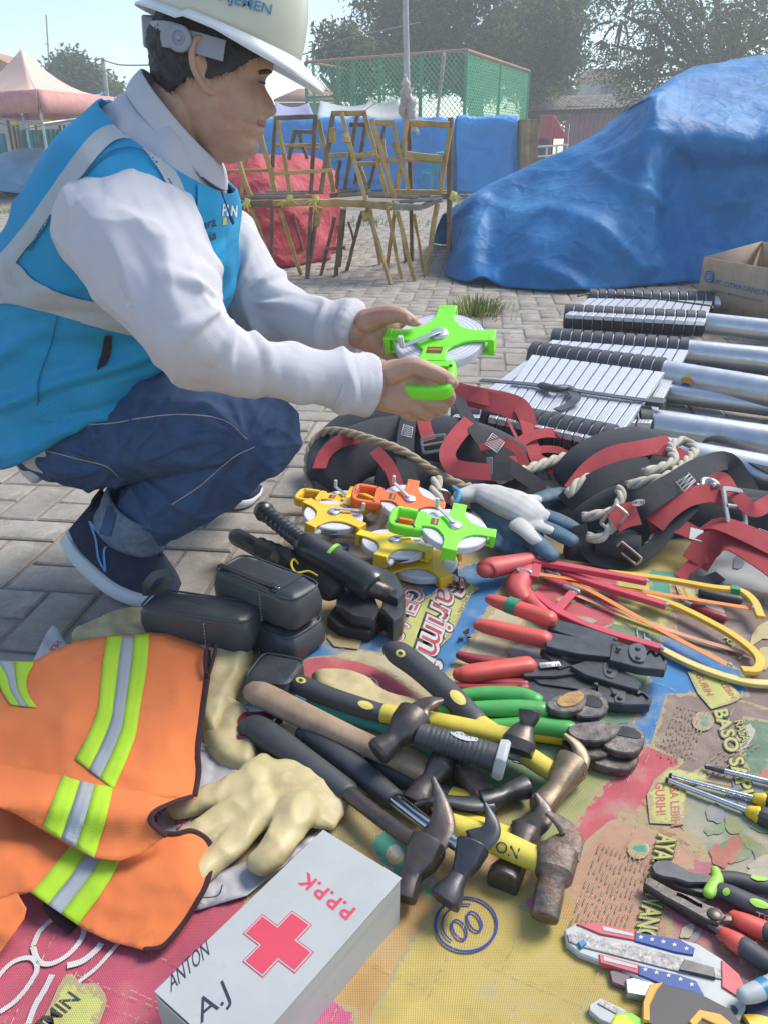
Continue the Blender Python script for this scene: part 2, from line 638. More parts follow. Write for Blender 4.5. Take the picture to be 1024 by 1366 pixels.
# ================================================================ cloth draped over things
def drape(name, rows_px, mat, back=(1.2,), n=7, wr=.03, ws=2.2, parent=None, seed=0., fine=.012, fs=7., closed=True, solid=.006):
    """rows_px: columns of (px, py, Y) from hem up to ridge; the cloth then falls behind the ridge to the ground"""
    cols = []
    for c in rows_px:
        pts = [D(*p) for p in c]
        if closed:
            top = pts[-1]
            dz = top.z
            for k, bk in enumerate((.35, .8, 1.0)):
                pts.append(V((top.x, top.y + back[0] * bk, dz * (.92, .45, .02)[k])))
        cols.append(pts)
    cols = [cr(c, n) for c in cols]
    m = len(cols[0])
    rows = [cr([c[j] for c in cols], n) for j in range(m)]
    mb = MB()
    A = np.array(rows)
    du = np.gradient(A, axis=1); dv = np.gradient(A, axis=0)
    N = np.cross(du, dv); N /= np.linalg.norm(N, axis=2, keepdims=True) + 1e-9
    for j in range(A.shape[0]):
        for i in range(A.shape[1]):
            p = V(A[j, i])
            q = p + V((seed, seed * 1.7, seed * .3))
            low = 1 - j / (A.shape[0] - 1) * (1.6 if closed else 1.)
            wq = V((q.x + .25 * noise.noise(q * 1.3), q.y * .6, q.z * .28))
            f1 = 1 - 2.2 * abs(noise.noise(wq * ws))
            f2 = max(0, 1 - 6.5 * abs(noise.noise(V((q.x * fs * .55 + 3, q.y * fs * .4, q.z * fs * 1.1)))))
            w = wr * f1 * (.25 + .9 * max(0, low)) + fine * f2 * (.3 + max(0, low)) + .12 * fine * noise.noise(q * fs * 3.7)
            A[j, i] = A[j, i] - N[j, i] * w * -1 * (1 if N[j, i][1] < 0 else -1)
            if A[j, i][2] < .006: A[j, i][2] = .006
    mb.grid([[tuple(p) for p in r] for r in A], mat)
    return obj(name, mb, parent, solid=solid, offset=1, sharp=None)
tarp_blue = M('blue woven tarpaulin', (.022, .15, .36), .55, var=.16, vs=3.2, bump=.12, bs=60, crease=.38, cs=2.6, bd=.018, spot=(.06, .23, .46), spot_s=1.6, spot_a=.42, spec=.22)  # paler faded blotches put the sky-lit slope's brightness into the colour
tarp_blue2 = M('bright blue sheet', (.02, .25, .62), .5, var=.14, vs=2, crease=.4, cs=2., bd=.03)
tarp_light = M('pale faded blue tarpaulin', (.16, .36, .60), .5, var=.15, vs=2.5, crease=.4, cs=3, bd=.02)
red_cloth = M('faded red cloth', (.44, .05, .07), .75, var=.18, vs=3, crease=.4, cs=4, bd=.016, spot=(.60, .15, .16), spot_s=3, spot_a=.4)

# the big covered heap on the right
def hemY(px, py): return G(px, py, .01).y
heap = []
for (cx, hem, low, mid, fold, ridge, dl, dm, df, dr) in [
        (598, 366, 340, 318, 300, 289, .05, .12, .22, .35), (625, 377, 345, 312, 286, 268, .10, .25, .42, .62), (655, 381, 342, 302, 270, 249, .16, .42, .68, .95), (690, 385, 340, 292, 256, 233, .20, .52, .85, 1.15),
        (725, 388, 336, 284, 243, 217, .12, .50, .92, 1.28), (760, 389, 328, 275, 230, 202, .05, .44, .92, 1.35), (800, 386, 320, 258, 208, 180, .0, .34, .84, 1.35), (835, 383, 314, 244, 184, 154, -.04, .20, .66, 1.15),
        (858, 381, 310, 236, 166, 137, -.06, .08, .40, .78), (872, 380, 308, 232, 160, 129, .04, .12, .26, .58), (888, 379, 308, 232, 158, 116, .14, .22, .28, 1.2), (905, 378, 308, 232, 158, 104, .16, .25, .30, 1.8), (930, 377, 308, 234, 160, 92, .14, .24, .32, 2.3), (980, 378, 308, 234, 164, 84, .10, .20, .34, 2.6), (1030, 380, 308, 234, 170, 76, .10, .20, .36, 2.7),
        (1120, 386, 312, 240, 176, 74, .10, .22, .38, 2.8), (1230, 396, 316, 250, 180, 80, .10, .22, .38, 2.8)]:
    y0 = hemY(cx, hem)
    heap.append([(cx - 6 * (cx < 640), hem, y0), (cx - 2, low, y0 + .06 + dl + .04 * math.sin(cx * .06)), (cx, mid, y0 + .06 + dm), (cx, fold, y0 + .06 + df), (cx, ridge, y0 + dr)])
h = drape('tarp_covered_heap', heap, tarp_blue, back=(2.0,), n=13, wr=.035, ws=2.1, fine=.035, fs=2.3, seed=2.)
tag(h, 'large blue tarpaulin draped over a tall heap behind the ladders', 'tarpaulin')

# red cloth heap
rc = []
for (cx, hem, low, mid, up, ridge) in [(280, 352, 318, 278, 236, 216), (300, 356, 322, 280, 236, 212), (330, 357, 322, 282, 238, 211), (365, 356, 322, 280, 238, 212), (400, 352, 318, 276, 236, 211), (430, 344, 314, 276, 240, 219), (446, 338, 312, 278, 248, 232)]:
    y0 = hemY(cx, hem)
    rc.append([(cx, hem, y0), (cx, low, y0 + .03), (cx + 2, mid, y0 + .10), (cx, up, y0 + .22), (cx, ridge, y0 + .5)])
h = drape('cloth_covered_table', rc, red_cloth, back=(1.3,), n=9, wr=.09, ws=2.4, fine=.025, fs=5, seed=5.)
tag(h, 'faded red cloth heaped over a table behind the bamboo trestles', 'covered table')

# pale blue covered vehicle on the far left
pc = []
for (cx, hem, low, mid, ridge) in [(-60, 252, 240, 225, 212), (-15, 254, 243, 224, 210), (10, 256, 240, 220, 205), (30, 258, 240, 218, 201), (60, 258, 240, 219, 201), (85, 256, 240, 222, 206), (110, 254, 240, 226, 214)]:
    y0 = hemY(cx, 264)
    pc.append([(cx, hem, y0), (cx, low, y0 + .03), (cx, mid, y0 + .18), (cx, ridge, y0 + .8)])
vh = thing('covered_car', 'pale blue tarpaulin spread over a parked car at the far left', 'covered car', G(30, 262))
drape('car_cover', pc, tarp_light, back=(2.2,), n=8, wr=.08, ws=1.5, fine=.03, fs=3, seed=9., parent=vh)
tyre_m = M('black rubber', (.03, .03, .032), .8, var=.2)
for px, yy in ((12, 262), (70, 262)):
    c = G(px, yy); c.z = .25; c.y += .25
    b = MB().lathe([(.10, -.09), (.26, -.09), (.28, -.05), (.28, .05), (.26, .09), (.10, .09)], tyre_m, 20, Matrix.Translation(c) @ Matrix.Rotation(R(90), 4, 'X'))
    obj('wheel', b, vh)

# ================================================================ blue sheeted stalls
def wrapped(name, pxs, top, bot, depth, mat, seed, label, cat, Y0=None):
    cols = []
    for px in pxs:
        y0 = Y0 or hemY(px, bot)
        cols.append([(px, bot, y0), (px, lerp(bot, top, .35), y0 + .02), (px, lerp(bot, top, .7), y0 + .03), (px, top + 4, y0 + .05), (px, top - 1, y0 + .3)])
    h = drape(name, cols, mat, back=(depth,), n=8, wr=.16, ws=.9, fine=.05, fs=1.6, seed=seed, solid=.01)
    return tag(h, label, cat)
wrapped('sheeted_stall', (318, 350, 400, 450, 500, 550, 606), 161, 254, 2.5, tarp_blue2, 1., 'long market stall sheeted in bright blue behind the trestles', 'stall', 20.5)
st = thing('sheeted_stack', 'square stack wrapped in blue sheet with bare planks at its right end', 'stack', G(650, 258))
cols = []
for px in (608, 625, 645, 665, 684, 689):
    y0 = 17.6
    cols.append([(px, 257, y0), (px + 1, 225, y0 + .02), (px - 1, 190, y0 + .03), (px, 164, y0 + .05), (px, 157, y0 + .25)])
drape('blue_sheet', cols, tarp_blue2, back=(1.2,), n=8, wr=.12, ws=1.2, fine=.04, fs=2, seed=3.3, parent=st, solid=.01)
plank_m = M('weathered plank', (.30, .22, .13), .8, var=.3, vs=6, per_obj=.2, spot=(.16, .11, .06), spot_s=5, spot_a=.4)
for i in range(4):
    a = D(690 + i * 5.5, 232, 17.75 + i * .05); c = D(690.3 + i * 5.7, 160, 17.75 + i * .05)
    b = MB().ribbon([V((a.x + .045, a.y, .02)), V((c.x + .045, c.y, c.z))], .085, .9, plank_m, up=(0, 1, 0))
    obj('plank', b, st, bevel=.006)

# ================================================================ chain link cage
fgreen = M('green painted steel', (.05, .26, .13), .5, var=.15)
fnet = M('green coated wire', (.10, .52, .27), .5, var=.2)
frust = M('rust red rail', (.40, .20, .13), .7, var=.3, vs=20)
cage = thing('chain_link_cage', 'tall green chain link sports cage with rust red top rail', 'fence', (2, 25, 0))
cA, cB, cC = D(408, 83, 27), D(622, 67, 24), D(705, 95, 30)
cD, cE = D(418, 84, 33), D(512, 101, 38)
def fpost(x, y, z, r=.05):
    obj('post', MB().tube([(x, y, 0), (x, y, z)], r, fgreen, 8), cage)
def face(a, b, posts, sp=.15, wr=.0105, net=True):
    a, b = V(a), V(b)
    for t in posts:
        p = a.lerp(b, t)
        fpost(p.x, p.y, p.z)
    obj('top_rail', MB().tube([a, b], .045, frust, 8), cage)
    if not net: return
    w = (b - a).xy.length
    hA, hB = a.z, b.z
    mb = MB()
    def P(s, z):
        p = a.lerp(b, s / w); return V((p.x, p.y, z))
    H = max(hA, hB)
    s = -H
    while s < w:
        for sg in (1, -1):
            s0, s1 = (s, s + H) if sg > 0 else (s + H, s)
            t0, t1 = max(0, min(w, s0)), max(0, min(w, s1))
            if abs(t0 - t1) < .02: continue
            z0 = (t0 - s0) / (s1 - s0) * H; z1 = (t1 - s0) / (s1 - s0) * H
            mb.tube([P(t0, z0), P(t1, z1)], wr, fnet, 3, cap=False)
        s += sp
    tag(obj('chain_link_netting', mb, cage, sharp=None), kind='stuff')
face(cA, cB, (0, .22, .32, .49, .74, 1))
face(cB, cC, (.48, 1))
face(cD, cE, (0, .5, 1), net=False)
for px0, py0, px1, py1 in ((408, 130, 622, 122),):
    obj('middle_rail', MB().tube([D(px0, py0, 27.02), D(px1, py1, 24.02)], .03, fgreen, 6), cage)

# ================================================================ trees
def leaves(mb, centres, n, size, spread, rg, mats, droop=0.):
    vs, fs = [], []
    for (c, k) in centres:
        for _ in range(int(n * k)):
            off = V((rg.gauss(0, spread), rg.gauss(0, spread), rg.gauss(0, spread * .7) - droop * rg.random()))
            p = c + off
            d = V((rg.uniform(-1, 1), rg.uniform(-1, 1), rg.uniform(-1, .6))).normalized()
            s = d.cross(V((rg.uniform(-1, 1), rg.uniform(-1, 1), rg.uniform(-1, 1)))).normalized()
            L = size * rg.uniform(.6, 1.4)
            o = len(vs)
            vs += [p - d * L, p + s * L * .45, p + d * L, p - s * L * .45]
            fs.append((o, o + 1, o + 2, o + 3))
    mb.add(vs, fs, mats)
bark_m = M('grey brown bark', (.13, .10, .075), .9, var=.3, vs=5, bump=.6, bs=20)
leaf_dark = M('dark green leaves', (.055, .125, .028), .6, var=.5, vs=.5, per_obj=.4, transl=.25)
leaf_lit = M('green leaves painted sunlit', (.15, .24, .05), .55, var=.4, vs=.6, per_obj=.35, transl=.35)  # sunlight on the broad tree's clumps put into a brighter leaf colour
leaf_mid = M('mid green leaves', (.095, .15, .04), .6, var=.4, vs=.6, per_obj=.35, transl=.35)
leaf_fine = M('fine feathery leaves', (.085, .15, .045), .6, var=.4, vs=.5, per_obj=.3, transl=.3)
def tree(name, label, base, lobes, ncl, nleaf, size, spread, mat, seed, trunk_r=.35, droop=0., group=None, fork=3.):
    rg = random.Random(seed)
    t = thing(name, label, 'tree', base)
    tb = MB()
    top = V((base[0], base[1], fork))
    tb.tube([V(base), V(base) + V((.1, 0, fork * .5)), top], [trunk_r * 1.25, trunk_r, trunk_r * .9], bark_m, 10)
    cents = []
    for (c, r, w) in lobes:
        c = V(c)
        mid = top.lerp(c, .5) + V((rg.uniform(-.5, .5), rg.uniform(-.5, .5), rg.uniform(-.1, .6)))
        tb.tube(cr([top, mid, c], 5), [trunk_r * .55 * (1 - k / 11) + .03 for k in range(11)], bark_m, 7)
        for _ in range(int(ncl * w)):
            u = rg.uniform(-1, 1); a = rg.uniform(0, 6.283); q = rg.uniform(.35, 1) ** .5
            s = math.sqrt(1 - u * u)
            p = c + V((r[0] * s * math.cos(a), r[1] * s * math.sin(a), r[2] * u)) * q
            if noise.noise(p * .45) < -.22: continue
            cents.append((p, rg.uniform(.5, 1.4)))
            if rg.random() < .3:
                tb.tube([c.lerp(p, .25), c.lerp(p, .6) + V((0, 0, .15)), p], [.06, .045, .02], bark_m, 5)
    obj('trunk', tb, t, sharp=None)
    lb = MB()
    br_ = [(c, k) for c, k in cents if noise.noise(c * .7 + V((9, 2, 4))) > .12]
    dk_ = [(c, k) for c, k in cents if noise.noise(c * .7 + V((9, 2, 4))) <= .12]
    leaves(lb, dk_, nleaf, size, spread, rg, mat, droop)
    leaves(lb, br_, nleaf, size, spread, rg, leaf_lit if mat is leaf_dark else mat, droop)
    me = lb.mesh('crown', None, root_inv(t), fix=False)
    o = bpy.data.objects.new('crown', me); COL.objects.link(o); o.parent = t
    return t
def lobe(px, py, Y, rx, rz, w=1.): return (D(px, py, Y), (rx, rx, rz), w)
tree('broad_tree', 'big dense dark green tree behind the chain link cage', (4.2, 41, 0),
     [lobe(520, 40, 40, 2.2, 2.0), lobe(505, 75, 41, 1.8, 1.3, .7), lobe(570, 0, 41, 2.6, 2.4, 1.2), lobe(600, 60, 42, 2.4, 2.0, 1.1), lobe(650, 20, 40, 2.6, 2.4, 1.2), lobe(690, 60, 41, 2.0, 2.0), lobe(730, 30, 40, 1.9, 1.8), lobe(742, 75, 40, 1.2, 1.2, .5),
      lobe(700, 0, 39, 2.2, 2.0), lobe(560, 90, 43, 2.2, 1.4, .8), lobe(640, 95, 43, 2.6, 1.5, .9), lobe(715, 105, 42, 1.2, 1.3, .5), lobe(630, -70, 41, 4.5, 2.6, 1.6), lobe(540, -40, 41, 2.4, 2.2), lobe(750, 65, 40, 1.0, 1.4, .4)],
     120, 36, .12, .30, leaf_dark, 11, .4)
tree('feathery_tree', 'tall feathery tree with fine drooping leaves above the pink shed', (12.2, 33, 0),
     [lobe(830, 20, 34, 1.7, 1.5, .7), lobe(815, 60, 35, 1.0, .8, .3), lobe(880, 10, 33, 2.0, 2.2), lobe(890, 70, 33, 1.5, 1.5, .9), lobe(940, 30, 33, 2.0, 2.0, 1.2), lobe(990, 60, 34, 1.8, 1.8, 1.1), lobe(960, 95, 34, 1.5, 1.2, .7), lobe(1020, 20, 33, 2., 2.2),
      lobe(855, 105, 34, .9, .7, .35), lobe(920, -50, 33, 4, 2.4, 1.5), lobe(1060, 80, 33, 1.6, 2., 1.), lobe(850, -35, 34, 2.2, 1.7, .8), lobe(1010, 110, 35, 2.0, 1.2, .8)],
     110, 42, .06, .32, leaf_fine, 12, .24, droop=.7)
tree('young_tree', 'small pale green tree at the left edge of the chain link cage', D(450, 200, 36) * 1, [lobe(445, 80, 36, 1.1, 1.3, 1.), lobe(470, 68, 36, .9, .9, .7), lobe(430, 100, 36, .9, 1., .7), lobe(480, 100, 37, 1., 1.2, .8)], 60, 30, .11, .25, leaf_mid, 13, .14)
tree('round_tree', 'rounded pale tree seen over the pink market canopy', V((-19, 50, 0)), [lobe(98, 96, 50, 1.2, .9, 1.), lobe(112, 104, 50, 1.1, .9, .8), lobe(86, 110, 50, 1.6, 1.2), lobe(132, 116, 51, 1.3, .8, .7)], 60, 30, .14, .3, leaf_mid, 14, .2)
tree('low_tree', 'low bright green tree between the cage and the tiled shed roof', V((11.5, 52, 0)), [lobe(735, 128, 52, 1.4, 1.3, 1.), lobe(752, 138, 52, 1.1, .9, .8), lobe(720, 118, 52, 1.2, 1.4)], 60, 30, .14, .3, leaf_mid, 15, .2)

# ================================================================ shed, house
shed = thing('market_shed', 'long low shed with pink ribbed wall and old tiled roof', 'shed', (11, 40, 0))
pinkw = M('faded pink ribbed sheet', (.34, .17, .22), .6, var=.14, vs=3)
darkw = M('dark shed interior board', (.06, .075, .075), .9, var=.2)
tile_m = M('old grey roof tile', (.27, .24, .21), .9, var=.3, vs=3, per_obj=.3, spot=(.14, .12, .10), spot_s=2, spot_a=.45)
xa, xb = D(752, 180, 40).x, D(900, 180, 40).x
nrib = 24
for i in range(nrib):
    x0 = lerp(xa, xb, i / nrib); x1 = lerp(xa, xb, (i + 1) / nrib)
    zt = D(752, 141, 40).z
    obj('panel', MB().prism([(x0, 40), (x0 + .04, 39.94), (x1 - .06, 39.94), (x1 - .02, 40), (x1 - .02, 40.05), (x0, 40.05)], 0, zt, pinkw), shed, sharp=20)
x0 = D(704, 180, 40).x
obj('back_wall', MB().box(((x0 + xa) / 2, 42.5, 1.2), (xa - x0, .1, 2.4), darkw), shed)
obj('side_wall', MB().box((x0 - .03, 41.2, 1.3), (.1, 2.6, 2.6), darkw), shed)
roof = MB()
ra, rb_ = D(698, 150, 39.6), D(905, 141, 39.6)
ta, tb_ = D(712, 131, 43), D(905, 124, 43)
roof.grid([[ra - V((0, 0, .06)), rb_ - V((0, 0, .06))], [ta - V((0, 0, .06)), tb_ - V((0, 0, .06))]], darkw)
rf = obj('roof', roof, shed, solid=.08)
nc, nr = 34, 6
tl = MB().grid([[(-.12 + .24 * k / 6, -.42, .05 * math.sin(math.pi * k / 6)), ][0:1][0] for k in range(7)] and [[(-.12 + .24 * k / 6, y, .05 * math.sin(math.pi * k / 6) + (0 if y < 0 else -.03)) for k in range(7)] for y in (-.36, .36)], tile_m)
tile_me = tl.mesh('roof_tile', None)
rt = random.Random(5)
for j in range(nr):
    for i in range(nc):
        u, w_ = (i + .5) / nc, (j + .5) / nr
        p = ra.lerp(rb_, u).lerp(ta.lerp(tb_, u), w_)
        sl = (ta - ra).normalized()
        m = axes(p + V((0, 0, .03)), V((1, 0, (rb_ - ra).z / (rb_ - ra).x)), V((0, -sl.z, sl.y))) @ Matrix.Rotation(rt.uniform(-.05, .05), 4, 'Z')
        o = bpy.data.objects.new('roof_tile', tile_me); COL.objects.link(o); o.parent = shed
        o.matrix_basis = root_inv(shed) @ m
hs = thing('upper_house', 'grey upper storey house with orange tiled roof behind the shed', 'house', D(808, 200, 62))
wall_m = M('weathered grey plaster', (.36, .36, .35), .9, var=.2, vs=1.5)
or_m = M('orange roof tile', (.46, .24, .14), .8, var=.2, vs=3)
a, b = D(778, 130, 62), D(842, 108, 62)
obj('wall', MB().box(((a.x + b.x) / 2, 63.5, 3), (b.x - a.x, 3, 2 * b.z - 6 + .1), wall_m), hs)
obj('roof', MB().prism([(a.x - .3, b.z - .05), (b.x + .3, b.z - .05), (b.x - .4, b.z + .72), (a.x + .3, b.z + .72)], -66, -61.7, or_m, Matrix.Rotation(R(90), 4, 'X')), hs)
obj('window', MB().box((lerp(a.x, b.x, .55), 61.98, D(0, 120, 62).z), (1.3, .06, .8), darkw), hs)
h2 = thing('gable_house', 'house gable with orange roof edge at the far left', 'house', D(-10, 200, 46))
a = D(-30, 74, 46)
obj('roof', MB().prism([(a.x - 3, a.z - .9), (a.x + 2.6, a.z - .9), (a.x + .2, a.z + .3), (a.x - 2, a.z + .3)], -52, -46, or_m, Matrix.Rotation(R(90), 4, 'X')), h2)
obj('wall', MB().box((a.x - .3, 49.1, (a.z - .95) / 2), (4.4, 5.4, a.z - .95), wall_m), h2)
h3 = thing('tiled_roof_house', 'low house with orange tiled roof just behind the pale stall canopies', 'house', D(395, 200, 44))
a, b = D(366, 136, 44), D(455, 117, 44)
obj('roof', MB().add([(a.x, 44, a.z), (b.x + 1, 44, a.z), (b.x + .5, 46.5, b.z), (a.x + 1, 46.5, b.z)], [(0, 1, 2, 3)], or_m), h3, solid=.12)
obj('wall', MB().box(((a.x + b.x) / 2, 46, a.z / 2), (b.x - a.x, 3, a.z), wall_m), h3)

# ================================================================ canopies and stalls on the left
pink_c = M('faded pink canopy cloth', (.92, .70, .60), .7, var=.08, vs=1.2, transl=.35, wrinkle=.3, wks=1.5, bd=.03)
pink_d = M('deeper pink valance', (.74, .40, .36), .7, var=.1, transl=.3)
metal_m = M('dull tent steel', (.45, .46, .47), .45, metal=.7, var=.1)
def canopy(name, label, peak, corners, val, legs, mc, mv, group=None):
    t = thing(name, label, 'canopy', (corners[0].x, corners[0].y, 0))
    mb = MB()
    n = len(corners)
    for i in range(n):
        a, b = corners[i], corners[(i + 1) % n]
        rows = []
        for k in range(9):
            s = k / 8
            row = []
            for q in range(13):
                p = a.lerp(b, q / 12).lerp(peak, s)
                p = p - V((0, 0, .22 * math.sin(math.pi * s) + .10 * math.sin(math.pi * q / 12) * (1 - s) * math.sin(math.pi * min(1, s * 2 + .15))))
                row.append(p)
            rows.append(row)
        mb.grid(rows, mc)
    obj('roof_cloth', mb, t, solid=.01, sharp=None)
    for i in range(n):
        a, b = corners[i], corners[(i + 1) % n]
        vb = MB()
        out = ((a + b) / 2 - peak); out.z = 0; out.normalize()
        rows = [[a.lerp(b, q / 12) + out * (.012 + .05 * s + .02 * math.sin(q * 1.9 + i)) - V((0, 0, val * s + .0)) for q in range(13)] for s in (0, .5, 1)]
        vb.grid(rows, mv)
        obj('valance', vb, t, solid=.008, sharp=None)
    for c in corners[:legs]:
        p = c + (peak - c) * .02
        obj('leg', MB().tube([(p.x, p.y, 0), (p.x, p.y, c.z - .04)], .025, metal_m, 8), t)
    fb = MB()
    for i in range(n):
        a, b = corners[i] - V((0, 0, .28)), corners[(i + 1) % n] - V((0, 0, .28))
        fb.tube([a, b - V((0, 0, .25))], .014, metal_m, 6); fb.tube([a - V((0, 0, .25)), b], .014, metal_m, 6)
    obj('scissor_frame', fb, t)
    return t
c0 = D(50, 119, 15.4)
cR = D(153, 131, 17.6); cL = D(-78, 131, 17.2)
zc = c0.z
for c in (cR, cL): c.z = zc
cK = cR + cL - c0
pk = (cR + cL) / 2; pk.z = D(46, 66, pk.y).z
canopy('pink_canopy', 'peaked pink market canopy on thin steel legs at the left', pk, [c0, cR, cK, cL], .36, 4, pink_c, pink_d)
c0 = D(108, 146, 24); cR = D(160, 152, 26); cL = D(80, 151, 27)
for c in (cR, cL): c.z = c0.z
cK = cR + cL - c0; pk = (cR + cL) / 2 + V((0, 0, .5))
canopy('small_canopy', 'small salmon coloured canopy half hidden behind the pink one', pk, [c0, cR, cK, cL], .2, 2, pink_c, pink_c)
lav = M('lavender awning cloth', (.36, .36, .55), .7, var=.08, transl=.2)
pal = M('pale grey awning cloth', (.52, .60, .63), .7, var=.12, transl=.2)
def awning(name, label, pts, Y, mat, back=2.0):
    t = thing(name, label, 'awning', D(pts[0][0], 200, Y))
    f = [D(px, py, Y + dy) for px, py, dy in pts]
    mb = MB(); n = 10
    mb.grid([[f[0].lerp(f[1], q / n).lerp(f[3].lerp(f[2], q / n), k / 4) - V((0, 0, .12 * math.sin(math.pi * q / n))) for q in range(n + 1)] for k in range(5)], mat)
    obj('cloth', mb, t, solid=.01, sharp=None)
    for p in f:
        obj('post', MB().tube([(p.x, p.y, 0), (p.x, p.y, p.z - .02)], .03, metal_m, 6), t)
awning('stall_awning', 'lavender awning beside the man, left of the pale grey one', [(362, 159, 0), (421, 158, 0), (412, 137, 2.2), (368, 136, 2.2)], 22, lav)
awning('stall_awning', 'pale grey awning seen through the green cage', [(423, 156, 0), (476, 154, 0), (500, 136, 2.5), (428, 134, 2.5)], 22.6, pal)
awning('stall_awning', 'off white peaked awning behind the hanging plastic bag', [(478, 154, 0), (552, 154, 0), (522, 129, 2.5), (494, 131, 2.5)], 23.2, M('off white awning cloth', (.62, .62, .55), .7, var=.1, transl=.2))
# market stall under the canopy
sl = thing('market_stall', 'market stall with yellow board and teal side sheets under the canopy', 'stall', G(50, 262))
yel_m = M('yellow painted board', (.62, .50, .10), .6, var=.15, vs=4)
teal_m = M('faded teal sheet', (.10, .33, .31), .6, var=.2, vs=2, wrinkle=.5, wks=2, bd=.02)
pale_m = M('pale blue panel', (.42, .52, .56), .5, var=.1)
brown_m = M('brown post wood', (.20, .12, .08), .8, var=.25)
Y = 20.5
def pbox(name, par, x0, y0, x1, y1, Y, d, mat, bev=.01):
    a, b = D(x0, y1, Y), D(x1, y0, Y)
    return obj(name, MB().box(((a.x + b.x) / 2, Y + d / 2, (a.z + b.z) / 2), (b.x - a.x, d, b.z - a.z), mat), par, bevel=bev)
pbox('sign_board', sl, 14, 155, 95, 167, Y, .08, yel_m)
pbox('panel', sl, 26, 157, 43, 165, Y - .03, .03, pale_m)
pbox('panel', sl, 80, 160, 93, 167, Y - .03, .03, pale_m)
for x0, x1, y0, y1 in ((-20, 8, 178, 198), (26, 60, 173, 202), (63, 80, 172, 206)):
    a, b = D(x0, y1, Y + .3), D(x1, y0, Y + .3)
    rows = [[V((lerp(a.x, b.x, i / 14), Y + .3 + .06 * math.sin(i * 1.7 + x0), lerp(max(.05, a.z - 1), b.z, j / 4))) for i in range(15)] for j in range(5)]
    obj('side_sheet', MB().grid(rows, teal_m), sl, solid=.01, sharp=None)
for px in (12, 18, 24, 48, 80, 86, 100):
    p = D(px, 168, Y + .1)
    obj('post', MB().tube([(p.x, p.y, 0), (p.x, p.y, p.z + (.3 if px < 30 else .1))], .035, brown_m, 6), sl)
obj('shelf', MB().box((D(88, 190, Y).x, Y + .4, D(0, 186, Y).z), (.7, .5, .05), brown_m), sl)
a, b = D(-30, 150, 21.5), D(120, 150, 21.5)
obj('roof_sheet', MB().grid([[V((lerp(a.x, b.x, i / 10), 20.9 + 2 * j / 3, a.z + .1 + .12 * j + .06 * math.sin(i * 2.1))) for i in range(11)] for j in range(4)], tarp_blue2), sl, solid=.01, sharp=None)
cr_ = thing('wooden_crate_rack', 'small red and yellow rack beside the teal sheets', 'rack', G(88, 262))
for x0, x1, y0, y1, mm in ((85, 97, 184, 187, red_cloth), (86, 96, 190, 198, yel_m), (84, 86, 180, 206, brown_m), (96, 98, 180, 206, brown_m), (85, 97, 203, 206, red_cloth)):
    pbox('rack_board', cr_, x0, y0, x1, y1, 19.6, .3, mm)

# red umbrella, white rail, grass by the shed
um = thing('folded_umbrella', 'red folded parasol hanging in the open bay of the shed', 'umbrella', D(735, 200, 38))
ur = M('red parasol cloth', (.55, .04, .06), .6, var=.15)
a = D(722, 153, 38); b = D(739, 153, 38)
obj('cloth', MB().add([(a.x, 38, D(0, 185, 38).z), (b.x + .7, 38, D(0, 185, 38).z), (b.x, 38, a.z), (a.x, 38, a.z), (a.x, 38.6, D(0, 185, 38).z), (b.x + .7, 38.6, D(0, 185, 38).z), (b.x, 38.3, a.z), (a.x, 38.3, a.z)],
    [(0, 1, 2, 3), (4, 7, 6, 5), (0, 4, 5, 1), (1, 5, 6, 2), (2, 6, 7, 3), (3, 7, 4, 0)], ur), um, bevel=.05)
obj('pole', MB().tube([(b.x - .1, 37.9, 0), (b.x - .1, 37.9, b.z)], .05, ur, 8), um)
wr_ = thing('white_rail', 'low white pipe rail on the weeds before the shed', 'rail', D(735, 215, 30))
white_p = M('white painted pipe', (.7, .7, .68), .5, var=.1)
for y in (193, 206):
    obj('pipe', MB().tube([D(714, y + 3, 30), D(757, y, 30.5)], .035, white_p, 6), wr_)
for px in (716, 729, 742, 756):
    p = D(px, 194, 30.2); obj('upright', MB().tube([(p.x, p.y, 0), p], .035, white_p, 6), wr_)
grass_m = M('green grass blades', (.16, .22, .05), .7, var=.3, vs=3, per_obj=.4, transl=.3)
dry_m = M('dry grass blades', (.36, .30, .14), .8, var=.3, per_obj=.3)
def blades(name, label, spots, kind='stuff', parent=None):
    mb = MB()
    rg = random.Random(len(label))
    for (c, rad, n, h) in spots:
        for _ in range(n):
            a = rg.uniform(0, 6.283); q = rad * math.sqrt(rg.random())
            p = V((c[0] + q * math.cos(a), c[1] + q * math.sin(a), -.005))
            l = V((math.cos(a), math.sin(a), 0)) * h * rg.uniform(.2, 1.1) * (q / rad + .2)
            H = h * rg.uniform(.4, 1.1)
            s = V((-math.sin(a), math.cos(a), 0)) * h * .035
            m1 = p + l * .35 + V((0, 0, H * .65)); e = p + l + V((0, 0, H * .85))
            mb.add([p - s, p + s, m1 + s * .8, m1 - s * .8, e], [(0, 1, 2, 3), (3, 2, 4)], grass_m if rg.random() < .7 else dry_m)
    return tag(obj(name, mb, parent, sharp=None), label, 'grass', kind=kind)
p = G(632, 418)
blades('grass_tuft', 'green grass tuft growing between pavers behind the held tape', [((p.x, p.y), .17, 260, .12), ((p.x + .05, p.y), .28, 90, .06)], kind=None)
wl_ = []
for px, yy, rr, n, h in ((735, 222, 1.6, 500, .75), (760, 222, 1.2, 300, .9), (15, 283, .5, 160, .12), (60, 280, .4, 60, .1), (470, 298, .5, 90, .12), (505, 300, .4, 60, .12), (615, 258, .5, 120, .3), (640, 268, .4, 60, .2), (560, 300, .5, 40, .1)):
    p = G(px, yy); wl_.append(((p.x, p.y), rr, n, h))
tag(blades('grass', 'weeds and grass growing through the far paving', wl_))

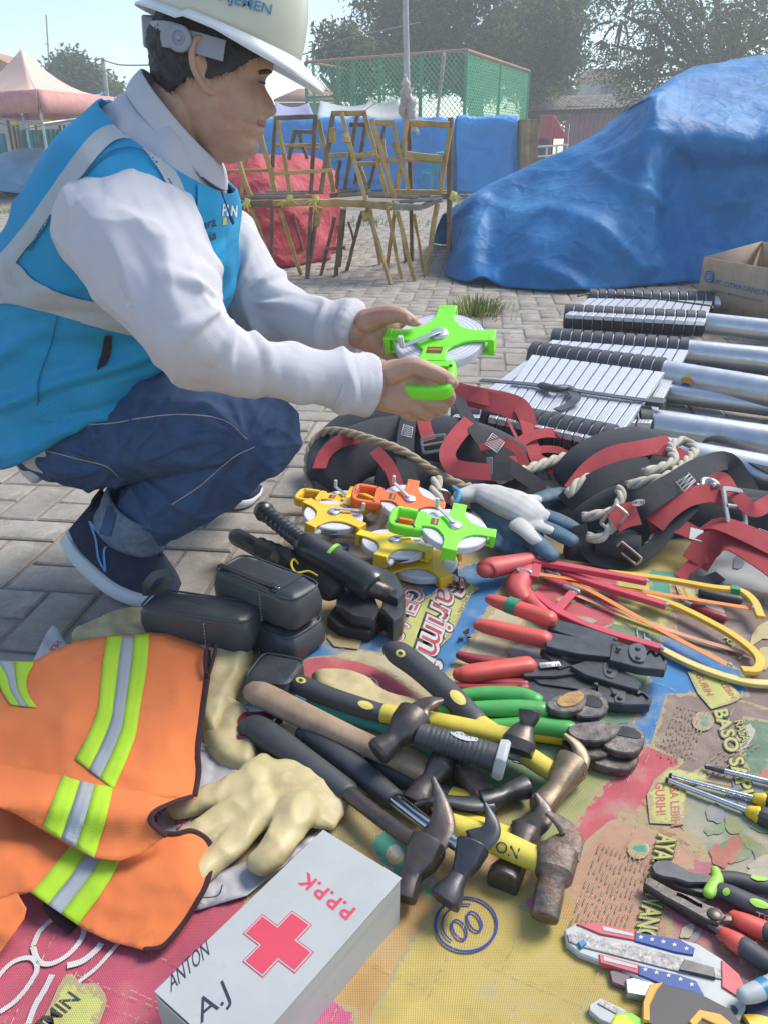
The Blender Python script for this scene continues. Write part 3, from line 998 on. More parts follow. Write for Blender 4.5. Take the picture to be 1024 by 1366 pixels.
# ================================================================ poles and wires
pole = thing('timber_pole', 'tall grey pole with plastic bags tied on, rising behind the trestles', 'pole', D(548, 255, 15))
pm = M('grey weathered pole', (.42, .42, .40), .8, var=.25, vs=4)
pt = D(539, -60, 15); pb = D(546, 250, 15); pb.z = 0
obj('shaft', MB().tube([pb, pb.lerp(pt, .5), pt], [.065, .055, .045], pm, 10), pole)
bag_m = M('dirty translucent plastic bag', (.55, .50, .47), .4, var=.25, vs=6, transl=.3, wrinkle=.8, wks=10, bd=.02, spot=(.50, .32, .30), spot_s=7, spot_a=.4)
rgb = random.Random(4)
for k, (x0, y0, x1, y1, w) in enumerate(((540, 112, 536, 162, .085), (542, 122, 550, 158, .10), (546, 140, 556, 180, .07), (540, 100, 544, 132, .075))):
    a, b = D(x0, y0, 14.9 - .03 * k), D(x1, y1, 14.9 - .03 * k)
    n = 9
    obj('plastic_bag', MB().tube([a.lerp(b, i / n) + V((rgb.uniform(-.03, .03), rgb.uniform(-.03, .03), 0)) for i in range(n + 1)], [max(.02, w * math.sin(math.pi * (.1 + .85 * i / n)) * rgb.uniform(.7, 1.1)) for i in range(n + 1)], bag_m, 9), pole, sharp=None)
sp = tag(obj('bamboo_stick', MB().tube([G(573, 240), D(592, 72, 17)], .035, M('pale bamboo', (.55, .48, .36), .6, var=.2, vs=6), 8)), 'thin pale bamboo stick leaning beside the timber pole', 'stick')
up = thing('utility_pole', 'thin dark utility pole right of the pink canopy', 'pole', D(137, 200, 30))
pt = D(137, 77, 30)
obj('shaft', MB().tube([(pt.x, pt.y, 0), pt], .07, pm, 8), up)
obj('meter_box', MB().box(D(133, 135, 29.9), (.35, .2, .4), darkw), up, bevel=.02)
wire_m = M('black cable', (.03, .03, .03), .6)
def wire(label, pts, r=.018):
    tag(obj('overhead_wire', MB().tube(cr([D(*p) for p in pts], 8), r, wire_m, 5)), label, 'wire')
wire('sagging wire from the utility pole towards the helmet', [(138, 80, 30), (150, 84, 29), (170, 87, 28), (240, 86, 26)])
wire('rising wire between the helmet brim and the broad tree', [(380, 79, 30), (420, 68, 30), (470, 50, 31), (560, 30, 34)])
wire('upper wire running to the house behind the shed', [(700, 78, 55), (750, 90, 56), (790, 98, 58), (830, 104, 61)], .03)
wire('lower wire crossing the bright sky left of the house', [(690, 118, 55), (760, 117, 56), (830, 113, 60)], .025)
mast = tag(obj('aerial_mast', MB().tube([D(69, 140, 60), D(62, 20, 60)], .05, pm, 6).tube([D(66, 60, 60), D(60, 58, 60)], .03, pm, 5)), 'very thin leaning mast above the pink canopy', 'mast')

# ================================================================ green plastic chair
gp = M('green plastic', (.06, .38, .28), .4, var=.1)
ch = thing('plastic_chair', 'green plastic garden chair standing before the blue sheeted stall', 'chair', G(580, 258))
q = G(580, 258)
cm = Matrix.Translation(q) @ Matrix.Rotation(R(205), 4, 'Z')
def C(o): return cm
sb = MB().prism([(-.22, -.22), (.22, -.22), (.25, .2), (-.25, .2)], .40, .43, gp, cm, ch=.008)
obj('seat', sb, ch)
for sx in (-1, 1):
    for sy in (-1, 1):
        obj('leg', MB().tube([(sx * .25, sy * .25, 0), (sx * .2, sy * .19, .41)], [(.03, .018), (.035, .022)], gp, 8, T=cm), ch)
    obj('armrest', MB().ribbon(cr([(sx * .24, -.22, .40), (sx * .27, -.2, .56), (sx * .28, -.05, .64), (sx * .27, .18, .66), (sx * .25, .24, .62)], 5), .05, .014, gp, up=(sx, 0, .3), T=cm), ch)
for k in range(6):
    x = -.2 + .08 * k
    obj('back_slat', MB().ribbon(cr([(x, .2, .42), (x * 1.05, .25, .6), (x, .29, .80)], 4), .055, .012, gp, up=(0, 1, .2), T=cm), ch)
obj('back_rail', MB().tube(cr([(-.24, .22, .55), (-.24, .28, .76), (-.12, .3, .84), (.12, .3, .84), (.24, .28, .76), (.24, .22, .55)], 5), .022, gp, 7, T=cm), ch)

# ================================================================ bamboo trestles
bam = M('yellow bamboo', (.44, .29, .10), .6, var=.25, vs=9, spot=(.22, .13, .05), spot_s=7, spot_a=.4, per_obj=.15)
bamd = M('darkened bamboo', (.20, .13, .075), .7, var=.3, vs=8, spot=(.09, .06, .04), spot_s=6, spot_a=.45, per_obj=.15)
ply = M('grey old board', (.26, .235, .20), .85, var=.25, vs=8)
raf = M('yellow green raffia', (.55, .52, .12), .6, var=.2)
def r3(x, y): return 300 + x * .183, 130 + y * .183
def r4(x, y): return 440 + x * .1903, 130 + y * .1903
def bars(t, conv, lst, Yd):
    for (x0, y0, x1, y1, w, dy, m) in lst:
        a, b = conv(x0, y0), conv(x1, y1)
        A, B = D(*a, Yd + dy), D(*b, Yd + dy)
        if B.z < .1: B = G(*b); B.z = .0
        if A.z < .1: A = G(*a); A.z = .0
        ww = w * .19 * Yd / FPX
        k = 5
        mid = [A.lerp(B, i / k) + V((rnd.uniform(-.004, .004), rnd.uniform(-.004, .004), 0)) for i in range(k + 1)]
        mid[0], mid[-1] = A, B
        obj('bamboo_bar' if w < 34 else 'timber_bar', MB().tube(mid, [ww / 2 * rnd.uniform(.9, 1.08) for _ in mid], m, 7, sq=.75), t)
Yt = 6.35
def tr(label, at): return thing('bamboo_trestle', label, 'trestle', G(*at), 'bamboo trestles stacked on the tables')
t1 = tr('leftmost bamboo trestle, half hidden by the man\'s face', (330, 366))
bars(t1, r3, [(70, 370, 190, 720, 30, -.02, bam), (185, 285, 120, 710, 24, .35, bam), (250, 225, 372, 690, 34, 0, bam), (180, 318, 262, 315, 20, .35, bam), (-40, 540, 345, 530, 22, .03, bam), (40, 395, 180, 392, 18, .35, bam)], Yt)
t2 = tr('square topped trestle standing over the red heap', (400, 366))
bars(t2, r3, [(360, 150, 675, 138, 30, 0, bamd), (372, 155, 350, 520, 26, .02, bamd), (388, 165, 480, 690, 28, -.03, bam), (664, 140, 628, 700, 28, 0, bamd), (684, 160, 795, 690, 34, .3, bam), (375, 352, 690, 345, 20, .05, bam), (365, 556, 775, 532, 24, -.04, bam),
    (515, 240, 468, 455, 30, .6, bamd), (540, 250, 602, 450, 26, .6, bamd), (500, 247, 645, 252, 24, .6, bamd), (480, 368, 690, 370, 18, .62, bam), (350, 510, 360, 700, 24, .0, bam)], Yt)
t3 = tr('trestle with a yellow top rail beside the square one', (470, 366))
bars(t3, r4, [(28, 98, -58, 660, 30, 0, bamd), (20, 112, 255, 110, 34, -.01, bam), (80, 105, 252, 722, 30, -.06, bam), (242, 105, 400, 695, 28, 0, bam), (192, 130, 108, 645, 30, .4, bamd), (-10, 408, 130, 400, 30, -.03, bam), (175, 415, 330, 390, 36, -.03, bam), (190, 466, 345, 462, 30, .3, bam),
    (20, 210, 15, 320, 46, -.02, bam), (110, 255, 120, 315, 44, -.09, bam)], Yt)
t4 = tr('narrow trestle leaning in the middle of the row', (520, 366))
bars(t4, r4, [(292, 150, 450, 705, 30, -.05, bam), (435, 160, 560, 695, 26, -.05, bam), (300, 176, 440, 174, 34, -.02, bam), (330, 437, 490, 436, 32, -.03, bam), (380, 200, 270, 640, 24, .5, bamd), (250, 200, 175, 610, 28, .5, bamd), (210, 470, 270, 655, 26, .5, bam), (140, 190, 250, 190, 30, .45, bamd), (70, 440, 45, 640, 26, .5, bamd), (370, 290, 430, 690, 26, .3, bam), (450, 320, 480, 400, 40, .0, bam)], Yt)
t5 = tr('heavy thick barred trestle at the right end of the row', (590, 366))
bars(t5, r4, [(560, 180, 832, 192, 42, 0, bam), (845, 140, 832, 1150, 36, .25, bamd), (840, 215, 770, 665, 34, -.02, bam), (540, 165, 466, 645, 34, -.02, bam), (530, 400, 790, 432, 44, -.04, bam), (552, 160, 572, 1145, 34, .3, bamd), (520, 440, 790, 446, 22, .2, bam)], Yt)
def table(label, at, conv, beams, legs, planks, ties):
    t = thing('bamboo_table', label, 'table', G(*at), 'bamboo tables')
    bars(t, conv, beams, Yt); bars(t, conv, legs, Yt)
    for (x0, y0, x1, y1, w, dy, dz) in planks:
        a, b = D(*conv(x0, y0), Yt + dy), D(*conv(x1, y1), Yt + dy)
        obj('plank', MB().ribbon([a, b], w, .02, ply, up=(.1, .12, 1)), t, bevel=.003)
    for (x, y) in ties:
        c = D(*conv(x, y), Yt - .08)
        tb = MB()
        for k in range(6):
            an = rnd.uniform(3.0, 6.4); l = rnd.uniform(.03, .09)
            e = c + V((math.cos(an) * l, rnd.uniform(-.05, .0), math.sin(an) * l * .7 - .02))
            tb.ribbon(cr([c, c.lerp(e, .5) + V((0, -.02, .01)), e], 3), .009, .002, raf, up=(0, -1, .2))
        tb.tube([c + V((-.012, 0, -.03)), c + V((.012, 0, .03))], .022, raf, 7)
        obj('raffia_tie', tb, t, sharp=None)
table('left bamboo table carrying trestles, before the red cloth', (370, 366), r3,
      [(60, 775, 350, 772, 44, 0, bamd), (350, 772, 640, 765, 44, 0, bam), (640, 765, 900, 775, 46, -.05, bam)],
      [(345, 790, 342, 1280, 26, -.02, bamd), (195, 800, 352, 1270, 30, 0, bam), (400, 800, 558, 1295, 28, 0, bam), (500, 850, 592, 1215, 22, .5, bamd), (632, 800, 598, 1325, 26, -.04, bamd), (690, 800, 664, 940, 50, 0, bam), (660, 930, 600, 1325, 26, 0, bamd), (800, 870, 702, 1292, 24, .1, bamd), (862, 870, 808, 1298, 26, .1, bamd), (740, 1105, 880, 1095, 24, .12, bamd)],
      [(60, 730, 640, 722, .10, .1, 0), (200, 712, 600, 705, .12, .28, 0), (300, 692, 720, 690, .12, .5, 0)], [(160, 770), (470, 745), (660, 750)])
table('right bamboo table with yellow front beam and grey boards', (520, 366), r4,
      [(0, 735, 250, 745, 50, -.05, bam), (250, 748, 440, 765, 50, -.08, bam), (440, 768, 640, 770, 40, -.1, ply), (640, 768, 785, 715, 36, .0, ply), (0, 690, 200, 655, 30, .25, bamd), (450, 660, 850, 668, 34, .35, bam), (780, 690, 860, 690, 40, .3, ply)],
      [(285, 780, 352, 1168, 26, .3, bam), (262, 780, 425, 1312, 28, -.06, bam), (402, 790, 500, 1272, 24, 0, bam), (455, 790, 400, 1195, 28, .25, bam), (468, 800, 592, 1285, 30, -.08, bam), (490, 860, 530, 1145, 24, .35, bam), (590, 820, 655, 1222, 22, .2, bam), (752, 740, 668, 1245, 32, .1, bam), (90, 780, 45, 1250, 28, -.02, bamd), (228, 800, 118, 1215, 24, .1, bamd), (130, 870, 172, 1015, 18, .3, bamd), (105, 780, 68, 1185, 26, .25, bamd), (262, 800, 262, 860, 60, -.07, bam)],
      [(270, 690, 620, 700, .10, .08, 0), (300, 675, 700, 690, .12, .22, 0), (60, 690, 300, 670, .1, .2, 0), (430, 735, 720, 715, .09, .0, 0)], [(455, 760), (860, 690)])
# a scrap of cardboard by the tarp
p = G(690, 384)
tag(obj('cardboard_scrap', MB().add([(p.x - .09, p.y - .02, .004), (p.x + .02, p.y - .05, .004), (p.x + .1, p.y + .0, .004), (p.x + .02, p.y + .03, .05), (p.x - .05, p.y + .03, .03)], [(0, 1, 3, 4), (1, 2, 3)], M('brown cardboard', (.36, .25, .15), .8, var=.15)), solid=.004), 'torn scrap of cardboard at the hem of the big tarpaulin', 'cardboard')

# ================================================================ the squatting man
def scl(p):                              # photo pixels per metre at a place
    return FPX / (p.y * math.cos(PITCH) + (CAM_H - p.z) * math.sin(PITCH))
def J(px, py, Y, r):                     # joint: place and radius from a radius in photo pixels
    p = D(px, py, Y)
    return p, r / scl(p)
def limb(mb, js, mat, n=16, k=6, flat=1.0, up=None, rc=True):
    P = [J(*j) for j in js]
    pts = cr([(*p, r) for p, r in P], k)
    mb.tube([V(q[:3]) for q in pts], [(float(q[3]), float(q[3]) * flat) for q in pts], mat, n, up=up, rnd_cap=rc)
def solidify_union(name, mb, voxel, smooth=6, disp=None, inv=None, fac=.5):
    me = mb.mesh(name, None)
    o = bpy.data.objects.new(name, me); COL.objects.link(o)
    m = o.modifiers.new('r', 'REMESH'); m.mode = 'VOXEL'; m.voxel_size = voxel
    if smooth:
        m = o.modifiers.new('s', 'SMOOTH'); m.factor = fac; m.iterations = smooth
    out = bpy.data.meshes.new_from_object(o.evaluated_get(bpy.context.evaluated_depsgraph_get()))
    bpy.data.objects.remove(o); bpy.data.meshes.remove(me)
    if disp:
        nv = len(out.vertices)
        co = np.empty(nv * 3); no = np.empty(nv * 3)
        out.vertices.foreach_get('co', co); out.vertices.foreach_get('normal', no)
        co = co.reshape(-1, 3); no = no.reshape(-1, 3)
        d = np.array([disp(V(c)) for c in co])
        co += no * d[:, None]
        out.vertices.foreach_set('co', co.ravel())
    if inv is not None:
        out.transform(inv)
    out.name = name
    out.materials.clear()
    for q in mb.mats: out.materials.append(q)
    out.polygons.foreach_set('use_smooth', [True] * len(out.polygons))
    out.update()
    return out
def ringloft(mb, rings, mat, n=40, k=6, pw=1.0, caps=False, grow=0.):
    """rings: back px, front px, Y, half width (m)"""
    rows = []
    for q in cr([(*D(b[0], b[1], Y), *D(f[0], f[1], Y), w) for b, f, Y, w in rings], k):
        b, f, w = V(q[:3]), V(q[3:6]), q[6] + grow
        c, h = (b + f) / 2, (f - b) / 2
        h = h * (1 + grow / h.length)
        row = []
        for i in range(n):
            a = 2 * math.pi * i / n
            ca, sa = math.cos(a), math.sin(a)
            ca = math.copysign(abs(ca) ** pw, ca); sa = math.copysign(abs(sa) ** pw, sa)
            row.append(c + h * ca + V((0, w * sa, 0)))
        rows.append(row)
    mb.grid(rows, mat, closed_u=True)
    if caps:
        o = len(mb.v); m = mb.mi(mat)
        for row in (rows[0], rows[-1]):
            mb.add(row, [tuple(range(n))], mat)
    return rows
skin_m = M('tan skin', (.47, .29, .20), .5, var=.10, vs=25, bump=.16, bs=420, bd=.0015, spot=(.40, .21, .15), spot_s=14, spot_a=.46, spec=.4)
bpy.data.materials['tan skin'].node_tree.nodes['Principled BSDF'].inputs['Subsurface Weight'].default_value = .12
bpy.data.materials['tan skin'].node_tree.nodes['Principled BSDF'].inputs['Subsurface Radius'].default_value = (.012, .005, .003)
hair_m = M('black hair', (.035, .033, .034), .55, var=.3, vs=60, bump=1., bs=260, bd=.003)
vest_m = M('turquoise vest cloth', (.018, .33, .62), .7, var=.09, vs=6, weave=.12, ws=260, bd=.004, crease=.22, cs=5.)
vest_d = M('turquoise vest front panel', (.013, .32, .58), .72, var=.07, vs=6)
refl_m = M('grey reflective tape', (.40, .43, .45), .45, var=.1, vs=10, weave=.3, ws=200, bd=.001)
shirt_m = M('white shirt cotton', (.58, .57, .61), .8, var=.04, vs=6, weave=.2, ws=400, bd=.001, sheen=.1)
denim_m = M('dark blue denim', (.06, .128, .29), .85, var=.22, vs=22, weave=.25, ws=300, bd=.004, bump=.15, bs=300, crease=.25, cs=9., spot=(.075, .13, .27), spot_s=7, spot_a=.42)
denim_l = M('pale denim turn-up', (.16, .22, .32), .85, var=.25, vs=60, weave=.4, ws=300, bd=.0012, spot=(.09, .13, .22), spot_s=14, spot_a=.45)
thread_m = M('pale seam thread', (.33, .30, .28), .8)
man_at = G(180, 780)
man = thing('person', 'man in turquoise vest and cream helmet squatting and holding a green tape', 'person', man_at)
INV = root_inv(man)

# --- head, in its own frame: x to the face, z up
HS = 1.10
def interp(tab, z):
    zs = [t[0] for t in tab]
    for i in range(len(tab) - 1):
        if z <= tab[i + 1][0]:
            a, b = tab[i], tab[i + 1]
            t = (z - a[0]) / (b[0] - a[0]); t = max(0, min(1, t)); t2 = t * t * (3 - 2 * t) * .5 + t * .5
            return a[1] + (b[1] - a[1]) * t2
    return tab[-1][1]
front = [(-.012, .045), (0, .066), (.012, .082), (.022, .084), (.032, .079), (.040, .086), (.0465, .0895), (.0515, .083), (.057, .0905), (.064, .087), (.071, .082), (.09, .078), (.108, .075), (.120, .079), (.132, .087), (.16, .085), (.19, .068), (.212, .035), (.222, .0)]
backt = [(-.012, .0), (.0, -.01), (.03, -.04), (.055, -.055), (.09, -.083), (.13, -.092), (.165, -.084), (.195, -.06), (.213, -.03), (.222, -.005)]
halfw = [(-.012, .026), (0, .036), (.02, .047), (.04, .056), (.06, .062), (.085, .068), (.11, .070), (.14, .075), (.17, .073), (.195, .057), (.213, .034), (.222, .006)]
def head_point(z, a, grow=0.):
    f, b, w = interp(front, z), interp(backt, z), interp(halfw, z)
    c, h = (f + b) / 2, (f - b) / 2
    ca, sa = math.cos(a), math.sin(a)
    x = c + (h + grow) * math.copysign(abs(ca) ** .92, ca)
    y = (w + grow) * math.copysign(abs(sa) ** .86, sa)
    if ca > 0 and grow == 0:
        g = lambda yy, s: math.exp(-(yy / s) ** 2)
        # nose
        if .062 < z < .122:
            if z >= .078: nh = .0215 * sm(.122, .078, z) ** 1.15
            else: nh = .0215 * sm(.062, .078, z) ** .8
            ws = lerp(.0135, .0075, sm(.075, .115, z))
            x += nh * g(y, ws * 1.15) * (ca > .3)
            if z < .086: x += .009 * g(abs(y) - .0125, .006) * sm(.063, .072, z) * sm(.088, .078, z) * (ca > .3)
        # eye sockets, lids, cheeks
        x -= .0085 * g(abs(y) - .032, .017) * math.exp(-((z - .110) / .011) ** 2)
        x += .0055 * g(abs(y) - .032, .011) * math.exp(-((z - .106) / .007) ** 2)
        x += .005 * g(abs(y) - .043, .02) * math.exp(-((z - .075) / .02) ** 2)
        x -= .003 * g(abs(y) - .024, .006) * math.exp(-((z - .05) / .008) ** 2)
    return V((x, y, z)) * HS
hp = D(284, 105, 1.50)
fx = V((math.cos(R(13)) * math.cos(R(4)), math.sin(R(4)), -math.sin(R(13)))).normalized()
HM = axes(hp, fx, (0, 0, 1)) @ Matrix.Translation(V((0, 0, -.100 * HS)))
body = MB()
zs = [-.012 + .234 * k / 62 for k in range(63)]
NA = 72
rows = [[HM @ head_point(z, 2 * math.pi * i / NA) for i in range(NA)] for z in zs]
body.grid(rows, skin_m, closed_u=True)
body.add(rows[0], [tuple(range(NA))], skin_m); body.add(rows[-1], [tuple(range(NA))], skin_m)
head_b = MB(); head_b.grid(rows, skin_m, closed_u=True); head_bvh = bvh_of(head_b)
# ears
for sy in (-1, 1):
    em = HM @ Matrix.Scale(HS, 4) @ Matrix.Translation((-.003, sy * .069, .110)) @ Matrix.Rotation(R(-sy * 22), 4, 'Z') @ Matrix.Rotation(R(-14), 4, 'Y')
    rim = cr([(.012, sy * .004, .020), (.004, sy * .010, .033), (-.012, sy * .014, .034), (-.021, sy * .016, .020), (-.021, sy * .014, .0), (-.012, sy * .010, -.018), (.0, sy * .005, -.031), (.010, sy * .002, -.028), (.012, sy * .001, -.014)], 5)
    body.tube(rim, .0052, skin_m, 8, T=em, rnd_cap=True)
    inner = cr([(.002, sy * .005, .020), (-.011, sy * .009, .014), (-.012, sy * .009, 0), (-.004, sy * .005, -.010)], 4)
    body.tube(inner, .0042, skin_m, 8, T=em, rnd_cap=True)
    body.tube([(-.004, sy * .004, .024), (-.006, sy * .006, .0), (-.002, sy * .003, -.024)], [(.013, .005), (.013, .005), (.009, .005)], skin_m, 12, T=em, rnd_cap=True, up=(0, 1, 0))
# neck and trunk under the clothes
limb(body, [(205, 235, 1.53, 55), (232, 182, 1.51, 48), (252, 135, 1.5, 48)], skin_m, 18)
limb(body, [(120, 540, 1.6, 85), (120, 430, 1.57, 95), (165, 320, 1.54, 95), (205, 235, 1.52, 60)], skin_m, 18)
# arms and hands
limb(body, [(150, 285, 1.40, 50), (265, 462, 1.23, 30), (400, 498, 1.29, 26), (500, 515, 1.335, 22)], skin_m, 14)
limb(body, [(240, 290, 1.66, 40), (330, 385, 1.64, 26), (400, 430, 1.58, 22), (475, 441, 1.52, 21)], skin_m, 14)
for js in ([(120, 560, 1.52, 50), (340, 575, 1.5, 36), (200, 680, 1.56, 26), (150, 735, 1.58, 24)], [(120, 545, 1.72, 45), (345, 490, 1.9, 32), (310, 625, 1.98, 22)]):
    limb(body, js, skin_m, 12)
def fing(js):
    limb(body, js, skin_m, 10, 5)
# right hand: back of the hand to us, thumb over the frame, fingers closing below the handle
limb(body, [(492, 513, 1.335, 24), (520, 513, 1.335, 33), (548, 512, 1.335, 33), (566, 512, 1.34, 26)], skin_m, 16, flat=.55, up=(.1, -1, .35))
limb(body, [(508, 528, 1.335, 20), (535, 534, 1.335, 20), (556, 530, 1.34, 17)], skin_m, 12)
fing([(520, 500, 1.325, 17), (548, 489, 1.315, 14), (575, 496, 1.31, 11.5), (590, 503, 1.312, 11), (604, 511, 1.318, 7.5)])
fing([(560, 512, 1.33, 14), (578, 519, 1.315, 13), (595, 525, 1.325, 10.5), (597, 534, 1.345, 9.5), (588, 539, 1.37, 8.5)])
fing([(556, 524, 1.33, 14), (572, 535, 1.318, 12.5), (586, 541, 1.33, 10.5), (586, 547, 1.352, 9.5), (574, 549, 1.375, 8.5)])
fing([(546, 534, 1.332, 13), (558, 545, 1.325, 12), (570, 550, 1.338, 10), (568, 554, 1.36, 9), (558, 553, 1.38, 8)])
fing([(530, 540, 1.335, 12), (541, 549, 1.332, 10), (550, 553, 1.345, 8.5), (548, 555, 1.362, 7.5), (540, 553, 1.375, 7)])
# left hand: palm to us, thumb on top of the rim, fingers under the reel
limb(body, [(468, 441, 1.52, 21), (488, 442, 1.515, 27), (508, 446, 1.51, 29), (524, 452, 1.51, 22)], skin_m, 16, flat=.5, up=(-.1, -1, .1))
fing([(490, 428, 1.50, 17), (512, 421, 1.485, 14), (532, 420, 1.475, 11), (549, 428, 1.467, 8)])
fing([(518, 436, 1.515, 12), (534, 434, 1.52, 10), (548, 432, 1.515, 9), (556, 434, 1.50, 7)])
fing([(520, 448, 1.51, 13), (538, 458, 1.50, 11), (554, 468, 1.48, 10), (566, 476, 1.465, 8)])
fing([(516, 458, 1.51, 13), (532, 470, 1.495, 11), (546, 479, 1.475, 10), (557, 486, 1.46, 8)])
fing([(508, 464, 1.51, 12), (522, 474, 1.495, 10), (534, 482, 1.478, 9), (542, 488, 1.465, 7)])
me = solidify_union('body', body, .0024, 3, None, INV)
o = bpy.data.objects.new('body', me); COL.objects.link(o); o.parent = man
body_bvh = BVHTree.FromPolygons([tuple(man.matrix_basis @ v.co) for v in me.vertices], [list(p.vertices) for p in me.polygons])
# nails
nail_m = M('pale nail', (.52, .33, .27), .35, var=.05, spec=.5)
for q in ([(595, 503), (605, 508), (604, 515), (595, 511)], [(540, 420), (548, 424), (548, 430), (541, 428)]):
    nb = MB(); P = [on(body_bvh, x, y, .0012) for x, y in q]
    if all(p is not None for p in P):
        nb.add(P, [(0, 1, 2, 3)], nail_m); obj('nail', nb, man, solid=.001)
# brow, lashes and lips laid on the face
dk = M('dark brow hair', (.04, .03, .028), .8, var=.2)
lip_m = M('muted lips', (.33, .15, .12), .5, var=.1)
for nm, L, Rr, mm, of in (('eyebrow', [(345, 94), (356, 92), (367, 96)], [(345, 98), (357, 97), (367, 99)], dk, .0015), ('eyelash', [(344, 108), (353, 109.5), (362, 111)], [(344, 109.5), (353, 111.8), (362, 112.5)], dk, .002),
                          ('lips', [(343, 162), (350, 160), (357, 162)], [(343, 165), (350, 168), (355, 171)], lip_m, .0008)):
    sb = MB(); strip_on(sb, body_bvh, L, Rr, mm, 4, 3, of); obj(nm, sb, man, solid=.001)
# hair: a cap over the skull, down to the nape
hb = MB()
hr = []
def hair_edge(z, a):                     # is this skull place under hair
    p = head_point(z, a) / HS
    x = p.x
    # front limit of the hair as a smooth curve of height: temple, sideburn, round the ear, nape
    tab = [(.02, -.075), (.035, -.066), (.05, -.056), (.065, -.046), (.08, -.030), (.090, -.026), (.096, .010), (.104, .020), (.114, .033), (.125, .048), (.140, .062), (.155, .074), (.19, .09), (.23, .1)]
    lim = tab[-1][1]
    for (z0, x0), (z1_, x1) in zip(tab, tab[1:]):
        if z0 <= z <= z1_:
            lim = x0 + (x1 - x0) * (z - z0) / (z1_ - z0); break
    if z < tab[0][0]: return False
    return x < lim + .004 * noise.noise(V((z * 260, a * 9, 1))) + .002 * noise.noise(V((z * 700, a * 30, 1)))
HN = 260
HK = 150
hz_ = [.022 + .2 * k / HK for k in range(HK + 1)]
ok = [[hair_edge(z, 2 * math.pi * i / HN) for i in range(HN)] for z in hz_]
pts = []
for z in hz_:
    for i in range(HN):
        a = 2 * math.pi * i / HN
        p = head_point(z, a, .001)
        thick = .0075 + .003 * nz(p, 60, 3) if z > .06 else .004
        pts.append(HM @ head_point(z, a, thick))
fs = []
for k in range(HK):
    for i in range(HN):
        j = (i + 1) % HN
        if ok[k][i] and ok[k][j] and ok[k + 1][i] and ok[k + 1][j]:
            fs.append((k * HN + i, k * HN + j, (k + 1) * HN + j, (k + 1) * HN + i))
hb.add(pts, fs, hair_m)
hm = hb.mesh('hair', None, INV)
bm = bmesh.new(); bm.from_mesh(hm); bmesh.ops.delete(bm, geom=[v for v in bm.verts if not v.link_faces], context='VERTS'); bm.to_mesh(hm); bm.free()
ho = obj('hair', hm, man, solid=.010)
rh = random.Random(6)
sm_ = MB()
for _ in range(5200):
    k, i = rh.randrange(HK), rh.randrange(HN)
    if not ok[k][i]: continue
    a, z = 2 * math.pi * i / HN, hz_[k]
    th = .0075 + .003 * nz(head_point(z, a, .001), 60, 3) if z > .06 else .004
    p0 = head_point(z, a, th); p1 = head_point(max(.0, z - rh.uniform(.006, .014)), a + rh.uniform(-.05, .05), th + rh.uniform(-.0015, .003))
    w_ = (head_point(z, a + .02, th) - p0).normalized() * .0005
    sm_.add([HM @ (p0 - w_), HM @ (p0 + w_), HM @ p1], [(0, 1, 2)], hair_m)
tag(obj('hair_strands', sm_, ho, sharp=None), kind='stuff')

# --- helmet
cream = M('cream helmet plastic', (.56, .56, .45), .35, var=.05, vs=5, spot=(.55, .54, .42), spot_s=9, spot_a=.35, coat=.1)
rimw = M('whitish helmet rim', (.60, .63, .62), .4, var=.06)
hcen = D(302, 40, 1.50)
hx = V((math.cos(R(20.5)), .05, -math.sin(R(20.5))))
HE = axes(hcen, hx, (0, 0, 1))
def hel(t, a, grow=0.):                  # t 0 rim .. 1 crown
    r = math.cos(t * math.pi / 2) ** .62 if t < 1 else 0
    z = .145 * math.sin(t * math.pi / 2) ** 1.05
    lx, ly = .128 + grow, .112 + grow
    x, y = lx * r * math.cos(a), ly * r * math.sin(a)
    ridge = .004 * math.exp(-(y / .012) ** 2) + .003 * math.exp(-((abs(y) - .045) / .01) ** 2)
    z += ridge * sm(.1, .5, t)
    if t < .3 and math.cos(a) < -.4: z -= .006 * (1 - t / .3)
    return V((x, y, z))
hrows = []
HAN = 72
for t in [k / 26 for k in range(27)]:
    hrows.append([HE @ hel(t, 2 * math.pi * i / HAN) for i in range(HAN)])
sh = MB(); sh.grid(hrows, cream, closed_u=True)
helm = obj('helmet', sh, man, solid=.004)
hel_bvh = bvh_of(sh)
bb = MB()
br = []
for q, dz in ((0., .0), (.3, -.004), (.7, -.010), (1., -.016), (1.04, -.020), (1.0, -.0225), (.6, -.016), (.0, -.006)):
    row = []
    for i in range(HAN):
        a = 2 * math.pi * i / HAN
        c = math.cos(a)
        ext = .010 + .036 * sm(.35, 1., c) + .004 * sm(.2, 1, -c)
        p = hel(0, a)
        d = V((math.cos(a) * 1.05, math.sin(a) * .95, 0))
        row.append(HE @ (p + d * ext * q + V((0, 0, dz * (.6 + .75 * max(0, c)) - .004 * sm(.6, 1, c) * q))))
    br.append(row)
bb.grid(br, rimw, closed_u=True)
obj('brim', bb, helm)
